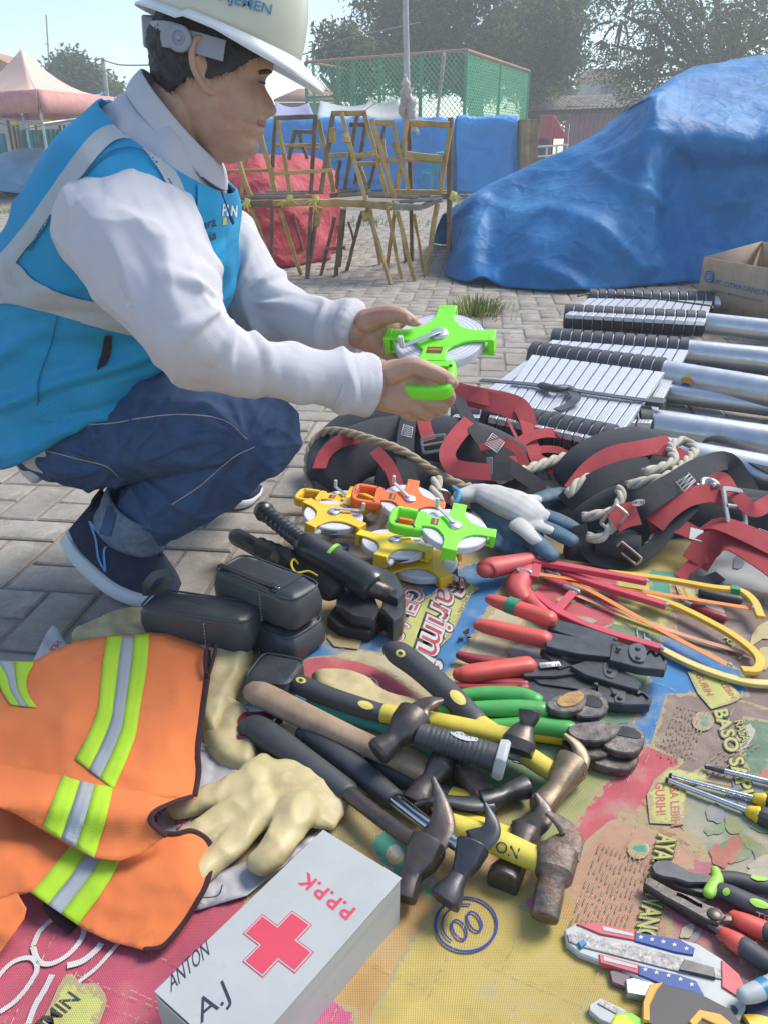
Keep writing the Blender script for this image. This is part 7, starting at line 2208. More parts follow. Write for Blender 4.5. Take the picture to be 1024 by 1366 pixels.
# ================================================================ telescopic ladders
cap_b = M('black ladder collar', (.05, .053, .06), .5, var=.15, vs=20)
slat_m = M('ribbed aluminium rung', (.62, .64, .66), .38, metal=.6, var=.08, vs=30, bump=.15, bs=260, bd=.0006)
def ladder(label, F0, F1, F2, N0, N1, N2, z, n, r, slats=True, rs=None, skip=0):
    """F: far stile start, end of collars, tube end; N: near stile the same (photo px at height z)"""
    t = thing('telescopic_ladder', label, 'ladder', G(F0[0], F0[1], 0), 'collapsed telescopic ladders')
    for A, B, C_ in ((F0, F1, F2), (N0, N1, N2)):
        if A is None: continue
        a, b, c = G(*A, z), G(*B, z), G(*C_, z)
        d = (b - a).normalized()
        step = (b - a).length / n
        for k in range(n):
            p = a + d * step * k
            m = MB().tube([p, p + d * step * .10, p + d * step * .82, p + d * step * .9], [r * 1.06, r * 1.17, r * 1.17, r * 1.06], cap_b, 18); obj('collar', m, t, sharp=50)
        m = MB().tube([a + d * .002, b], r * 1.02, slat_m, 16); obj('inner_tube', m, t, sharp=50)
        e = (c - b).normalized()
        m = MB().tube([b - e * .01, c], r, alum, 28); obj('outer_tube', m, t, sharp=50)
        for s in (.35, .72):
            q = b.lerp(c, s); obj('tube_joint', MB().tube([q, q + e * .0012], r * 1.012, ring_t, 28), t, sharp=50)
    if slats:
        a, b, c, d_ = G(*F0, z + r * .5), G(*F1, z + r * .5), G(*N0, z + r * .5), G(*N1, z + r * .5)
        for k in range(n):
            s0, s1 = (k + .06) / n, (k + .93) / n
            p0, p1, q0, q1 = a.lerp(b, s0), a.lerp(b, s1), c.lerp(d_, s0), c.lerp(d_, s1)
            m = MB(); h = V((0, 0, .010)); q = [p0, p1, q1, q0]
            m.add([x - h for x in q] + [x + h for x in q], [(0, 1, 2, 3), (4, 5, 6, 7), (0, 1, 5, 4), (1, 2, 6, 5), (2, 3, 7, 6), (3, 0, 4, 7)], slat_m)
            o = obj('rung', m, t, bevel=.0015)
            g2 = MB()
            for u in (.25, .5, .75):
                e0, e1_ = p0.lerp(p1, u) + h, q0.lerp(q1, u) + h
                g2.tube([e0, e1_], .0009, ring_t, 4)
            obj('rung_groove', g2, o, sharp=None)
    return t
zb = .05
lc = ladder('rearmost ladder, black cord lying along its collars', (784, 400), (950, 404), (1120, 416), (752, 422), (940, 432), (1120, 452), .11, 14, .056)
lb2 = ladder('middle ladder, only its far stile and rung ends showing', (735, 456), (918, 470), (1130, 492), (600, 560), (868, 568), (1150, 610), .062, 13, .058)
la = ladder('front ladder tied round with a black rubber strap', (708, 476), (886, 500), (1130, 542), (650, 560), (818, 596), (1130, 655), .10, 13, .058)
m = MB(); P = cr(Z((640, 507, .147), (700, 512, .15), (760, 520, .15), (830, 530, .15), (884, 537, .145)), 5); m.ribbon([V(p) for p in P], .035, .004, cap_b); sb_ = tag(obj('rubber_strap', m), 'black rubber strap knotted across the rungs of the front ladder', 'strap')
kn = MB().tube(cr(Z((722, 514, .155), (738, 518, .165), (757, 518, .163), (768, 526, .155)), 4), [(.018, .012)] * 13, cap_b, 10, up=(0, 0, 1)); obj('knot', kn, sb_)
kn = MB().ribbon(cr(Z((760, 522, .16), (768, 530, .165), (758, 540, .153), (742, 547, .147)), 4), .03, .004, cap_b); obj('loose_end', kn, sb_)
m = MB().box((0, 0, 0), (.08, .14, .05), cap_b, axes(G(858, 540, .09), G(880, 515, .09) - G(842, 566, .09))); obj('end_block', m, la, bevel=.008)
m = MB().tube(cr(Z((770, 395, .16), (790, 392, .15), (850, 396, .15), (900, 402, .15), (945, 408, .15), (950, 412, .14)), 6), .006, cap_b, 8); tag(obj('black_cord', m), 'black elastic cord lying along the rearmost ladder', 'cord')
m = MB()
for x, y, r_, mt in ((912, 513, 7, M('orange sticker', (.55, .25, .05), .5)), (914, 519, 5, M('blue sticker', (.02, .08, .35), .5))):
    bt_ = BVHTree.FromPolygons([tuple(v.co) for v in [type('q', (), {'co': G(0, 0, 0)})() for _ in range(3)]], [(0, 1, 2)])
a, b = G(886, 500, .10), G(1130, 542, .10)
tm = MB().tube([a, b], .0582, alum, 28); tb_ = bvh_of(tm)
for x, y, r_, mt in ((916, 508, 9, M('orange sticker', (.55, .25, .05), .5)), (914, 514, 6, M('blue sticker', (.02, .08, .35), .5)), (917, 501, 4, M('yellow sticker', (.6, .5, .05), .5))):
    decal_oval(la, 'sticker', tb_, (x, y), r_, r_ * .55, .3, mt, .0012 if r_ != 6 else .0018)

tb2 = MB(); tb2.tube([G(890, 524, .05), G(1130, 556, .05)], .038, alum, 24)
lt = obj('spare_tube', tb2, la, sharp=50)
# ================================================================ cardboard box
cb_m = M('brown corrugated card', (.36, .27, .19), .8, var=.12, vs=10, spot=(.28, .20, .14), spot_s=8, spot_a=.4)
cb_i = M('shaded kraft card', (.33, .25, .18), .85, var=.1)
cin = M('blue carton print', (.03, .12, .30), .7); cin2 = M('grey carton print', (.12, .11, .12), .8)
a, b = G(925, 424, .0), G(1090, 470, .0)
ex = (b - a); cw = ex.length
mB = axes(a, ex)
ct = thing('cardboard_box', 'open cardboard carton with blue logo beside the ladders and the tarpaulin', 'box', mat=mB)
H = (D(948, 341, a.y).z) * .98
dp = .34
for nm, q in (('front_wall', [(0, 0, 0), (cw, 0, 0), (cw, 0, H), (0.012, -.012, H)]), ('left_wall', [(0, 0, 0), (0.012, -.012, H), (.035, dp * .55, H + .045), (.06, dp, H + .08), (0.04, dp, 0)]), ('back_wall', [(.04, dp, 0), (cw, dp, 0), (cw, dp, H + .03), (.06, dp, H + .08)]), ('base', [(0, 0, .004), (cw, 0, .004), (cw, dp, .004), (.04, dp, .004)])):
    obj(nm, MB().add(q, [tuple(range(len(q)))], cb_m if nm != 'base' else cb_i), ct, world=False, solid=.006)
fl = MB().add([(.03, -.004, H * .02), (.045, -.018, H * .99), (-.005, .05, H * .99), (-.012, .06, 0)], [(0, 1, 2, 3)], cb_m)
tx = MB()
def cpt(x, z): return V((x, -.008 - .011 * z / H, z))
for s, x0, z0, w, hgt, mt in (('PT. CITRA SANJUNG', .135, H * .62, .46, .026, cin), ('ENERGY METER INDUSTRY', .125, H * .50, .40, .013, cin2), ('MODEL', .045, H * .36, .085, .016, cin2), (': CEL-1PH', .16, H * .22, .12, .018, cin2), ('Quan', .045, H * .15, .06, .016, cin2)):
    vs, fs = glyphs(s, .01); tx.add([cpt(x0 + w * x, z0 + hgt * y) for x, y in vs], fs, mt)
obj('lettering', tx, ct, world=False, sharp=None)
lg = MB(); c0_ = (.085, H * .72)
def sq(r, e=.6): return [(c0_[0] + r * math.copysign(abs(math.cos(k * .3142)) ** e, math.cos(k * .3142)), c0_[1] + r * .9 * math.copysign(abs(math.sin(k * .3142)) ** e, math.sin(k * .3142))) for k in range(20)]
for j, (r, e, mt) in enumerate(((.036, .6, cin), (.027, 1, cb_m), (.023, 1, cin))):
    lg.add([cpt(x, z) + V((0, -.0004 * (j + 1), 0)) for x, z in sq(r, e)], [tuple(range(20))], mt)
lg.add([cpt(x, z) + V((0, -.002, 0)) for x, z in ((c0_[0] - .012, c0_[1] + .006), (c0_[0] + .014, c0_[1] + .012), (c0_[0] + .012, c0_[1] + .005), (c0_[0] - .012, c0_[1] - .001))], [(0, 1, 2, 3)], cb_m)
lg.add([cpt(x, z) + V((0, -.002, 0)) for x, z in ((c0_[0] - .012, c0_[1] - .006), (c0_[0] + .014, c0_[1] - .0), (c0_[0] + .012, c0_[1] - .008), (c0_[0] - .012, c0_[1] - .014))], [(0, 1, 2, 3)], cb_m)
obj('logo', lg, ct, world=False, sharp=None)
tx = MB(); vs, fs = glyphs('CAX', 0.); tx.add([V((.15 + .09 * x, dp - .006, H * .86 + .03 * y)) for x, y in vs], fs, cin2); obj('scribble', tx, ct, world=False, sharp=None)

# ================================================================ hacksaws
saw_r = M('coral red enamel', (.52, .06, .085), .4, var=.1, vs=16)
saw_y = M('yellow enamel', (.62, .40, .03), .4, var=.12, vs=16, spot=(.35, .22, .06), spot_s=20, spot_a=.3)
saw_y2 = M('pale worn yellow enamel', (.62, .48, .16), .5, var=.12, vs=16)
blade_o = M('orange saw blade', (.72, .20, .035), .5, var=.12, vs=20)
blade_p = M('worn pale orange saw blade', (.52, .25, .15), .55, var=.2, vs=20)
sgrip = M('faded red grip', (.50, .07, .07), .5, var=.12, vs=16)
def bar(mb, pts, w, t, mat, up=(0, 0, 1)):
    P = cr([tuple(G(*p)) for p in pts], 6); mb.ribbon([V(p) for p in P], w, t, mat, up=up); return mb
def hacksaw(label, grip, gr_px, tube, back, post, blade, my, mbl, tension, tape=None, mred=saw_r):
    t = thing('hacksaw', label, 'hacksaw', G(*grip[0][:2]), 'hacksaws lying side by side')
    for gp in grip if isinstance(grip[0], list) else [grip]:
        m = MB(); limbg(m, gp, sgrip, 16, 6, .75, up=(0, 0, 1)); obj('grip', m, t, sharp=None)
    obj('front_tube', bar(MB(), tube, .020, .013, mred), t, bevel=.002)
    obj('frame', bar(MB(), back, .0175, .009, my), t, bevel=.0015)
    if post: obj('post', bar(MB(), post, .02, .006, mred), t, bevel=.001)
    obj('blade', bar(MB(), blade, .0011, .0125, mbl), t) if False else obj('blade', bar(MB(), blade, .013, .0012, mbl), t)
    for (x, y, z) in (tube[-1], blade[0], blade[-1]):
        obj('rivet', MB().lathe([(0, 0), (.005, 0), (.005, .004), (.003, .006), (0, .006)], chrome, 10, Matrix.Translation(G(x, y, z + .005))), t)
    m = MB(); limbg(m, tension, zinc, 10, 3, 1); obj('tension_screw', m, t)
    if tape: obj('green_tape', bar(MB(), tape, .018, .0135, M('green insulating tape', (.02, .22, .11), .4)), t)
    return t
hacksaw('hacksaw with green tape on its frame, lying uppermost', [(645, 762, .045, 12), (652, 758, .046, 17), (680, 752, .046, 15), (706, 746, .044, 12)], None,
        [(704, 748, .045), (760, 757, .045), (862, 776, .045)], [(810, 764, .04), (880, 772, .04), (950, 784, .04), (985, 788, .04), (1004, 802, .038), (1014, 824, .035)], [(716, 752, .045), (712, 770, .04)], [(690, 762, .042), (760, 772, .03), (840, 786, .03), (1004, 812, .03)], saw_y, blade_o, [(690, 760, .042, 4), (706, 764, .042, 4)], [(974, 786, .041), (986, 788, .041)])
hacksaw('hacksaw with a pistol grip and bright yellow hooked frame', [(708, 758, .03, 12), (696, 770, .028, 15), (690, 785, .024, 16), (698, 800, .02, 13)], None,
        [(720, 752, .03), (790, 778, .03), (888, 808, .03)], [(860, 796, .026), (900, 808, .026), (960, 838, .026), (996, 862, .026), (1012, 880, .026), (1008, 894, .026), (988, 894, .026)], None, [(742, 766, .026), (800, 795, .024), (880, 840, .022), (972, 888, .022)], saw_y, blade_o, [(728, 762, .028, 4), (744, 768, .027, 4)])
hacksaw('hacksaw with faded coral tube and pale worn yellow frame, lying nearest', [(692, 778, .02, 10), (706, 800, .022, 10), (722, 815, .022, 9), (735, 826, .02, 8)], None,
        [(712, 792, .016), (745, 818, .018), (800, 842, .018), (882, 866, .018)], [(872, 862, .014), (920, 886, .014), (970, 904, .014), (1010, 912, .014), (1060, 912, .014)], [(764, 790, .02), (740, 816, .018)], [(764, 792, .012), (840, 822, .012), (920, 850, .012), (1004, 874, .012)], saw_y2, blade_p, [(752, 782, .016, 4), (770, 790, .016, 4)])

# ================================================================ red gripped crimpers and green cutters
def crimper(label, h1_, h2_, body1, body2, jaw, z, m1, m2, tape=None, group='red gripped crimping pliers'):
    t = thing('crimping_pliers', label, 'crimping pliers', G(*h1_[0][:2]), group)
    for hh, mm in ((h1_, m1), (h2_, m2)):
        m = MB(); limbg(m, hh, mm, 14, 5, .8, up=(0, 0, 1), sq=.8); g_ = obj('grip', m, t, sharp=None)
        if tape and hh is h1_:
            m = MB(); limbg(m, tape, M('green insulating tape', (.02, .22, .11), .4), 14, 3, .8, up=(0, 0, 1), rc=False, sq=.8); obj('tape_wrap', m, g_)
    for k, q in enumerate((body1, body2)):
        m = MB(); slab(m, q, z, z + .011 + .004 * k, steel_b, .0012); obj('lever', m, t)
    m = MB(); slab(m, jaw, z + .002, z + .020, steel_b, .0018); obj('jaw', m, t)
    return t
def rivets(t, pts, z, r=.006, plate=None):
    if plate:
        m = MB(); slab(m, plate, z - .005, z, M('grey link plate', (.10, .105, .11), .4, metal=.6, var=.15), .001, 3); obj('link_plate', m, t)
    for (x, y) in pts:
        obj('rivet', MB().lathe([(0, 0), (r, 0), (r, .002), (r * .7, .0042), (0, .0045)], steel_b, 12, Matrix.Translation(G(x, y, z))), t)
# lowest, dark handles
c3 = crimper('dark red gripped crimping pliers lying nearest the green cutters', [(606, 916, .014, 5), (640, 920, .014, 8), (700, 918, .014, 8)], [(620, 905, .012, 6), (660, 910, .012, 7), (700, 912, .012, 7)], [(698, 906), (760, 908), (800, 920), (800, 936), (740, 934), (700, 926)], [(700, 898), (775, 900), (806, 914), (790, 922), (720, 912)],
             [(796, 912), (830, 914), (858, 922), (869, 930), (866, 940), (830, 940), (796, 934)], .006, dred_g, dred_g)
rivets(c3, [(794, 914), (818, 926), (826, 932)], .028, .005, [(812, 914), (828, 913), (834, 922), (832, 936), (820, 936), (818, 926)])
c2 = crimper('crimping pliers with one bright and one dark red grip and a white label', [(610, 900, .024, 9), (622, 899, .025, 13), (660, 894, .026, 14), (704, 888, .026, 14)], [(612, 874, .02, 6), (630, 879, .02, 8), (665, 884, .02, 8), (692, 888, .02, 7)], [(700, 878), (740, 880), (800, 884), (795, 894), (740, 902), (700, 902)], [(720, 866), (740, 866), (760, 888), (745, 892)],
             [(760, 888), (790, 878), (820, 888), (848, 904), (856, 912), (850, 920), (826, 914), (780, 900)], .016, red_g, dred_g)
m = MB().add(Z((718, 884, .0325), (745, 882, .0325), (748, 888, .0325), (720, 891, .0325)), [(0, 1, 2, 3)], M('white tool label', (.6, .6, .58), .5)); obj('label', m, c2, solid=.0006)
m = MB(); gtext(m, 'WX-16', (722, 890), (24, -2), (0, -4), pen_m, .0336); obj('lettering', m, c2, sharp=None)
rivets(c2, [(812, 896), (700, 902)], .038, .005, [(804, 884), (818, 884), (824, 894), (818, 904), (806, 900)])
c1 = crimper('crimping pliers with green tape round one red grip, lying uppermost', [(652, 799, .05, 7), (664, 803, .052, 10), (700, 815, .054, 12), (732, 826, .054, 13)], [(636, 834, .036, 7), (650, 836, .038, 11), (690, 845, .04, 12), (726, 853, .04, 13)], [(726, 822), (780, 836), (822, 850), (826, 862), (800, 860), (730, 838)], [(726, 842), (760, 848), (830, 862), (830, 878), (770, 872), (728, 862)],
             [(816, 858), (846, 862), (880, 872), (890, 882), (886, 894), (850, 890), (812, 880)], .032, red_g, red_g, tape=[(676, 806, .054, 12.4), (690, 811, .0545, 12.8)])
rivets(c1, [(820, 854), (824, 866), (850, 866), (850, 878)], .056, .005, [(840, 860), (854, 858), (862, 868), (858, 882), (844, 880), (838, 870)])
for t_, pts, z in ((c1, [(862, 872), (868, 868), (874, 874), (880, 872), (886, 880)], .0535), (c3, [(838, 924), (844, 920), (850, 927), (856, 925), (864, 932)], .0275)):
    m = MB(); stroke(m, pts, 3.2, M('black jaw gap', (.004, .004, .005), .95, spec=0.), z + .0006); obj('jaw_notch', m, t_, sharp=None)

cut_m = M('pitted cutter steel', (.15, .135, .125), .42, metal=.85, var=.5, vs=60, bump=.5, bs=220, bd=.0012, spot=(.16, .10, .07), spot_s=50, spot_a=.36)
cut_d = M('dark cutter bevel', (.04, .038, .04), .4, metal=.6, var=.3, vs=40)
def cutter(label, ga, gb, jawA, jawB, z, mg, neck, mjaw, group='cable cutters with curved jaws', edges=()):
    t = thing('cable_cutter', label, 'cable cutter', G(*ga[0][:2]), group)
    for gq in (ga, gb):
        m = MB(); limbg(m, gq, mg, 14, 6, .85, up=(0, 0, 1)); obj('grip', m, t, sharp=None)
    m = MB(); slab(m, neck, z + .002, z + .012, steel_b, .0012); obj('neck', m, t)
    m = MB(); slab(m, jawA, z + .006, z + .020, mjaw, .002, 2); obj('jaw', m, t)
    m = MB(); slab(m, jawB, z - .002, z + .012, mjaw, .002, 2); obj('jaw', m, t)
    for q, dz in edges:
        m = MB(); slab(m, q, z + dz - .004, z + dz + .0012, cut_d, .0006, 2); obj('cutting_edge', m, t)
    obj('pivot', MB().lathe([(0, 0), (.007, 0), (.007, .002), (.005, .004), (0, .004)], steel_b, 14, Matrix.Translation(G(neck[0][0] + 26, neck[0][1] + 10, z + .012))), t)
    return t
cutter('yellow gripped cable cutter under the green ones', [(560, 960, .01, 8), (640, 966, .012, 10), (700, 976, .014, 12), (752, 984, .016, 12)], [(590, 940, .01, 8), (650, 948, .01, 9), (690, 955, .01, 9)], [(760, 978), (790, 978), (812, 990), (815, 1002), (795, 1010), (768, 1000)], [(796, 1000), (820, 992), (846, 996), (852, 1010), (838, 1026), (810, 1024), (786, 1014)], .010, yel_g, [(748, 978), (780, 976), (800, 1000), (770, 1004), (750, 994)], cut_m, edges=[([(800, 1004), (820, 998), (838, 1000), (842, 1008), (820, 1012)], .012)])
cutter('green gripped cable cutter with scribbled grip and rusty jaws', [(612, 968, .024, 8), (660, 968, .026, 10), (710, 968, .028, 13), (758, 974, .03, 14)], [(640, 950, .022, 9), (690, 950, .024, 11), (730, 952, .026, 12), (764, 956, .026, 12)], [(758, 968), (788, 962), (818, 964), (828, 970), (810, 986), (780, 988), (760, 980)], [(808, 984), (826, 964), (842, 964), (858, 976), (858, 992), (844, 1004), (820, 1002), (804, 994)], .026, grn_g, [(756, 960), (790, 958), (806, 978), (780, 986), (756, 976)], cut_m, edges=[([(818, 978), (828, 968), (846, 972), (855, 980), (850, 985), (832, 982)], .012)])
cutter('green gripped cable cutter with an orange rust patch on its jaw, lying uppermost', [(602, 930, .036, 9), (640, 926, .038, 11), (690, 928, .04, 13), (714, 936, .04, 13)], [(590, 948, .034, 10), (640, 946, .036, 12), (690, 946, .038, 14), (722, 948, .038, 14)], [(728, 936), (744, 926), (770, 920), (782, 926), (776, 944), (752, 950), (734, 946)], [(760, 930), (772, 918), (792, 920), (806, 928), (811, 942), (800, 954), (776, 956), (764, 950)], .036, grn_g, [(716, 930), (750, 930), (770, 942), (745, 952), (718, 946)], cut_m, edges=[([(772, 934), (782, 926), (798, 930), (804, 940), (796, 944), (780, 940)], .012)])
m = MB(); slab(m, [(742, 934), (756, 924), (774, 922), (778, 930), (766, 940), (748, 942)], .0555, .058, M('flaky orange rust', (.42, .24, .09), .9, var=.4, vs=60, bump=1., bs=150), .0006, 2); tag(obj('rust_flake', m), 'flake of orange rust on the jaw of the uppermost green cutter', 'rust flake')

# ================================================================ screwdrivers
def driver(label, tip, end, hA, hB, z, tipm, shr, mats, yb):
    t = thing('screwdriver', label, 'screwdriver', G(*tip, 0), 'screwdrivers at the right edge')
    m = MB(); limbg(m, [(*tip, z, shr * .75), (*end, z, shr)], chrome, 12, 6, 1, rc=False); obj('shaft', m, t)
    d = V((end[0] - tip[0], end[1] - tip[1]))
    d.normalize()
    m = MB(); limbg(m, [(tip[0] - d.x * 1, tip[1] - d.y * 1, z, shr * .8), (tip[0] + d.x * 26 * tipm, tip[1] + d.y * 26 * tipm, z, shr * 1.02)], steel_b, 10, 2, .9, rc=False); obj('tip', m, t)
    m = MB(); limbg(m, [(*hA, z, yb), (hA[0] + d.x * 8, hA[1] + d.y * 8, z, yb * 1.3)], yel_g, 14, 2, 1); obj('collar', m, t)
    m = MB(); limbg(m, [(hA[0] + d.x * 6, hA[1] + d.y * 6, z, yb * 1.1), (hA[0] + d.x * 22, hA[1] + d.y * 22, z, yb * 1.5), (*hB, z, yb * 1.6)], rubber_b, 10, 4, 1, sq=.8); obj('handle', m, t, sharp=30)
    return t
driver('screwdriver with black tip lying uppermost at the right edge', (940, 1022), (1060, 1052), (1062, 1053), (1120, 1068), .014, 1., 4.6, None, 10)
driver('screwdriver with two tone handle, right one of the parallel pair', (892, 1034), (1010, 1066), (1010, 1066), (1080, 1086), .012, .12, 3.8, None, 8)
driver('flat bladed screwdriver, left one of the parallel pair', (888, 1040), (1002, 1084), (1002, 1084), (1075, 1112), .012, .12, 4.2, None, 9)

# ================================================================ pliers
lime_s = M('lime green grip inlay', (.28, .55, .06), .5)
pl = thing('diagonal_cutters', 'dark diagonal cutting pliers with black and lime green grips', 'pliers', G(960, 1190))
m = MB(); slab(m, [(867, 1155), (872, 1149), (888, 1146), (904, 1152), (920, 1162), (948, 1166), (955, 1172), (945, 1178), (918, 1178), (900, 1172), (885, 1170), (872, 1165)], .008, .022, steel_b, .002); obj('jaw', m, pl)
m = MB(); slab(m, [(868, 1158), (890, 1170), (905, 1170), (930, 1178), (945, 1184), (950, 1194), (935, 1192), (908, 1184), (885, 1176)], .002, .014, steel_d, .002); obj('jaw', m, pl)
m = MB(); limbg(m, [(945, 1190, .018, 9), (965, 1190, .02, 13), (1000, 1206, .02, 15), (1060, 1230, .02, 15)], rubber_b, 14, 5, .8, up=(0, 0, 1)); obj('grip', m, pl, sharp=None); b1 = bvh_of(m)
m2 = MB(); limbg(m2, [(950, 1172, .016, 8), (975, 1172, .016, 11), (1010, 1180, .016, 12), (1060, 1188, .016, 12)], rubber_b, 14, 5, .8, up=(0, 0, 1)); obj('grip', m2, pl, sharp=None); b2 = bvh_of(m2)
m = MB(); limbg(m, [(953, 1160, .022, 6), (956, 1172, .022, 8), (952, 1180, .022, 9), (944, 1192, .024, 8)], lime_s, 10, 4, .8, up=(0, 0, 1)); obj('grip_guard', m, pl, sharp=None)
for bv, c, rx, ry, an in ((b1, (968, 1190), 5, 5, .3), (b1, (1012, 1206), 14, 5, .35), (b2, (1012, 1172), 12, 3.5, .15)):
    decal_oval(pl, 'inlay', bv, c, rx, ry, an, lime_s, .0015)
m = MB(); write_on(m, b1, 'TE', (1006, 1223), (18, 7), (2, -8), grey_cap, .0012, .01); obj('lettering', m, pl, sharp=None)
pl2 = thing('combination_pliers', 'long nosed combination pliers with red and black grips', 'pliers', G(930, 1210))
m = MB(); slab(m, [(858, 1178), (860, 1170), (868, 1170), (898, 1186), (922, 1194), (940, 1204), (960, 1212), (968, 1222), (958, 1232), (940, 1226), (915, 1212), (885, 1196)], .012, .024, steel_d, .002); obj('jaw', m, pl2)
m = MB(); slab(m, [(858, 1180), (885, 1198), (910, 1214), (935, 1230), (955, 1240), (962, 1232), (945, 1222), (920, 1206)], .004, .016, steel_b, .002); obj('jaw', m, pl2)
obj('pivot', MB().lathe([(0, 0), (.009, 0), (.009, .002), (.006, .004), (0, .004)], steel_d, 16, Matrix.Translation(G(952, 1220, .024))), pl2)
m = MB(); stroke(m, [(902, 1192), (910, 1195), (918, 1199), (930, 1206), (936, 1208)], 5, M('black jaw gap', (.004, .004, .005), .95, spec=0.), .0248); obj('jaw_notch', m, pl2, sharp=None)
for js, jb in (([(978, 1222, .018, 9), (992, 1230, .02, 13), (1030, 1246, .02, 15)], [(1020, 1242, .021, 14), (1070, 1262, .02, 15)]), ([(966, 1246, .018, 10), (980, 1256, .02, 14), (1002, 1270, .02, 15)], [(990, 1262, .021, 14.5), (1030, 1290, .02, 15.5), (1080, 1320, .02, 15)])):
    m = MB(); limbg(m, js, red_g, 14, 5, .8, up=(0, 0, 1)); gg_ = obj('grip', m, pl2, sharp=None)
    m = MB(); limbg(m, jb, rubber_b, 14, 5, .82, up=(0, 0, 1)); obj('grip_inlay', m, gg_, sharp=None)
    m = MB()
m = MB(); limbg(m, [(950, 1226, .016, 8), (985, 1226, .018, 7)], steel_d, 8, 2, .7, up=(0, 0, 1)); limbg(m, [(948, 1232, .014, 8), (972, 1250, .016, 7)], steel_d, 8, 2, .7, up=(0, 0, 1)); obj('shank', m, pl2)

# ================================================================ utility knives
kg = M('grey white knife plastic', (.42, .44, .43), .5, var=.1, vs=30, spot=(.32, .33, .33), spot_s=30, spot_a=.35)
kr = M('faded red knife plastic', (.52, .09, .10), .5, var=.1, vs=30)
kb_ = M('flag blue print', (.02, .06, .26), .5, var=.1)
kgrit = M('scratched zinc slide', (.32, .31, .30), .6, metal=.5, var=.5, vs=120, bump=.8, bs=300, bd=.001)
kn1 = thing('utility_knife', 'large utility knife in grey, red and blue with white stars', 'knife', G(870, 1300))
m = MB(); slab(m, [(752, 1240), (768, 1230), (800, 1232), (850, 1244), (900, 1250), (930, 1258), (962, 1278), (985, 1298), (995, 1320), (994, 1345), (985, 1362), (965, 1360), (930, 1345), (880, 1320), (820, 1290), (772, 1272), (755, 1258)], .004, .014, kg, .002); obj('body', m, kn1)
for q, mt, nm in (([(768, 1232), (795, 1230), (846, 1242), (846, 1254), (800, 1246)], kr, 'red_inlay'), ([(846, 1243), (905, 1252), (926, 1264), (924, 1274), (900, 1270), (846, 1255)], kb_, 'star_panel'),
                  ([(798, 1272), (851, 1286), (851, 1299), (800, 1284)], kr, 'red_inlay'), ([(851, 1287), (905, 1300), (928, 1308), (938, 1326), (936, 1336), (905, 1322), (851, 1300)], kb_, 'star_panel'),
                  ([(962, 1280), (985, 1299), (996, 1322), (994, 1336), (962, 1316)], kr, 'end_cap')):
    m = MB(); slab(m, q, .008, .0165, mt, .001); obj(nm, m, kn1)
for q in ([(802, 1235), (844, 1245), (844, 1249), (804, 1241)], [(804, 1275), (849, 1288), (849, 1292), (804, 1281)]):
    m = MB(); slab(m, q, .012, .0172, kg, .0003); obj('white_stripe', m, kn1)
m = MB(); slab(m, [(756, 1246), (770, 1243), (905, 1276), (960, 1292), (962, 1306), (905, 1296), (780, 1264), (758, 1256)], .010, .0160, kgrit, .0006); obj('slide_rail', m, kn1)
m = MB(); slab(m, [(912, 1279), (952, 1290), (954, 1304), (905, 1293)], .012, .019, steel_b, .001); obj('slider', m, kn1)
m = MB(); slab(m, [(770, 1256), (778, 1252), (782, 1258), (774, 1264)], .012, .019, M('blue slide tip', (.03, .20, .38), .4), .001); obj('slide_tip', m, kn1)
sp = MB()
for x, y in ((854, 1250), (869, 1253), (884, 1256), (899, 1260), (915, 1265), (860, 1293), (875, 1297), (891, 1301), (907, 1306), (922, 1313)):
    pts = [(x + (4 if k % 2 == 0 else 1.8) * math.sin(k * math.pi / 5), y - (3.3 if k % 2 == 0 else 1.5) * math.cos(k * math.pi / 5)) for k in range(10)]
    obj('star', MB().add([G(a_, b_, .0169) for a_, b_ in pts], [tuple(range(10))], stit), kn1, sharp=None)
obj('hole', MB().lathe([(0, 0), (.006, 0), (.006, .0008), (0, .0008)], steel_b, 16, Matrix.Translation(G(976, 1347, .0142))), kn1)
kn2 = thing('utility_knife', 'utility knife with dark grey body and amber trim, nearest the flag one', 'knife', G(890, 1350))
m = MB(); slab(m, [(812, 1295), (824, 1292), (840, 1300), (838, 1318), (816, 1310)], .004, .012, M('smoky purple plastic', (.15, .10, .11), .4), .001); obj('blade_guard', m, kn2)
m = MB(); slab(m, [(834, 1306), (844, 1304), (872, 1312), (866, 1330), (836, 1324)], .004, .016, M('pale sleeve steel', (.55, .58, .62), .35, metal=.6), .001); obj('sleeve', m, kn2)
m = MB(); slab(m, [(858, 1334), (866, 1312), (884, 1310), (930, 1322), (975, 1345), (1000, 1380), (960, 1420), (900, 1390), (858, 1362)], .003, .022, M('dark grey knife rubber', (.07, .065, .065), .6, var=.15), .003, 0); obj('body', m, kn2)
am = M('amber knife trim', (.62, .32, .04), .5)
for q in ([(857, 1336), (866, 1312), (884, 1310), (876, 1320), (866, 1340), (866, 1362), (857, 1360)], [(918, 1362), (932, 1346), (960, 1352), (984, 1372), (975, 1376), (936, 1358), (926, 1370)]):
    m = MB(); slab(m, q, .01, .0245, am, .001); obj('trim', m, kn2)
kn3 = thing('utility_knife', 'lime and yellow utility knife at the bottom edge', 'knife', G(820, 1366))
m = MB(); slab(m, [(785, 1340), (800, 1331), (832, 1346), (850, 1362), (838, 1376), (800, 1360), (786, 1348)], .004, .013, kg, .001); obj('sleeve', m, kn3)
m = MB(); slab(m, [(796, 1338), (804, 1335), (838, 1352), (832, 1358)], .010, .0146, kgrit, .0004); obj('blade', m, kn3)
m = MB(); slab(m, [(812, 1366), (822, 1350), (842, 1350), (880, 1372), (900, 1400), (820, 1420)], .004, .018, lime_p2, .002); obj('body', m, kn3)
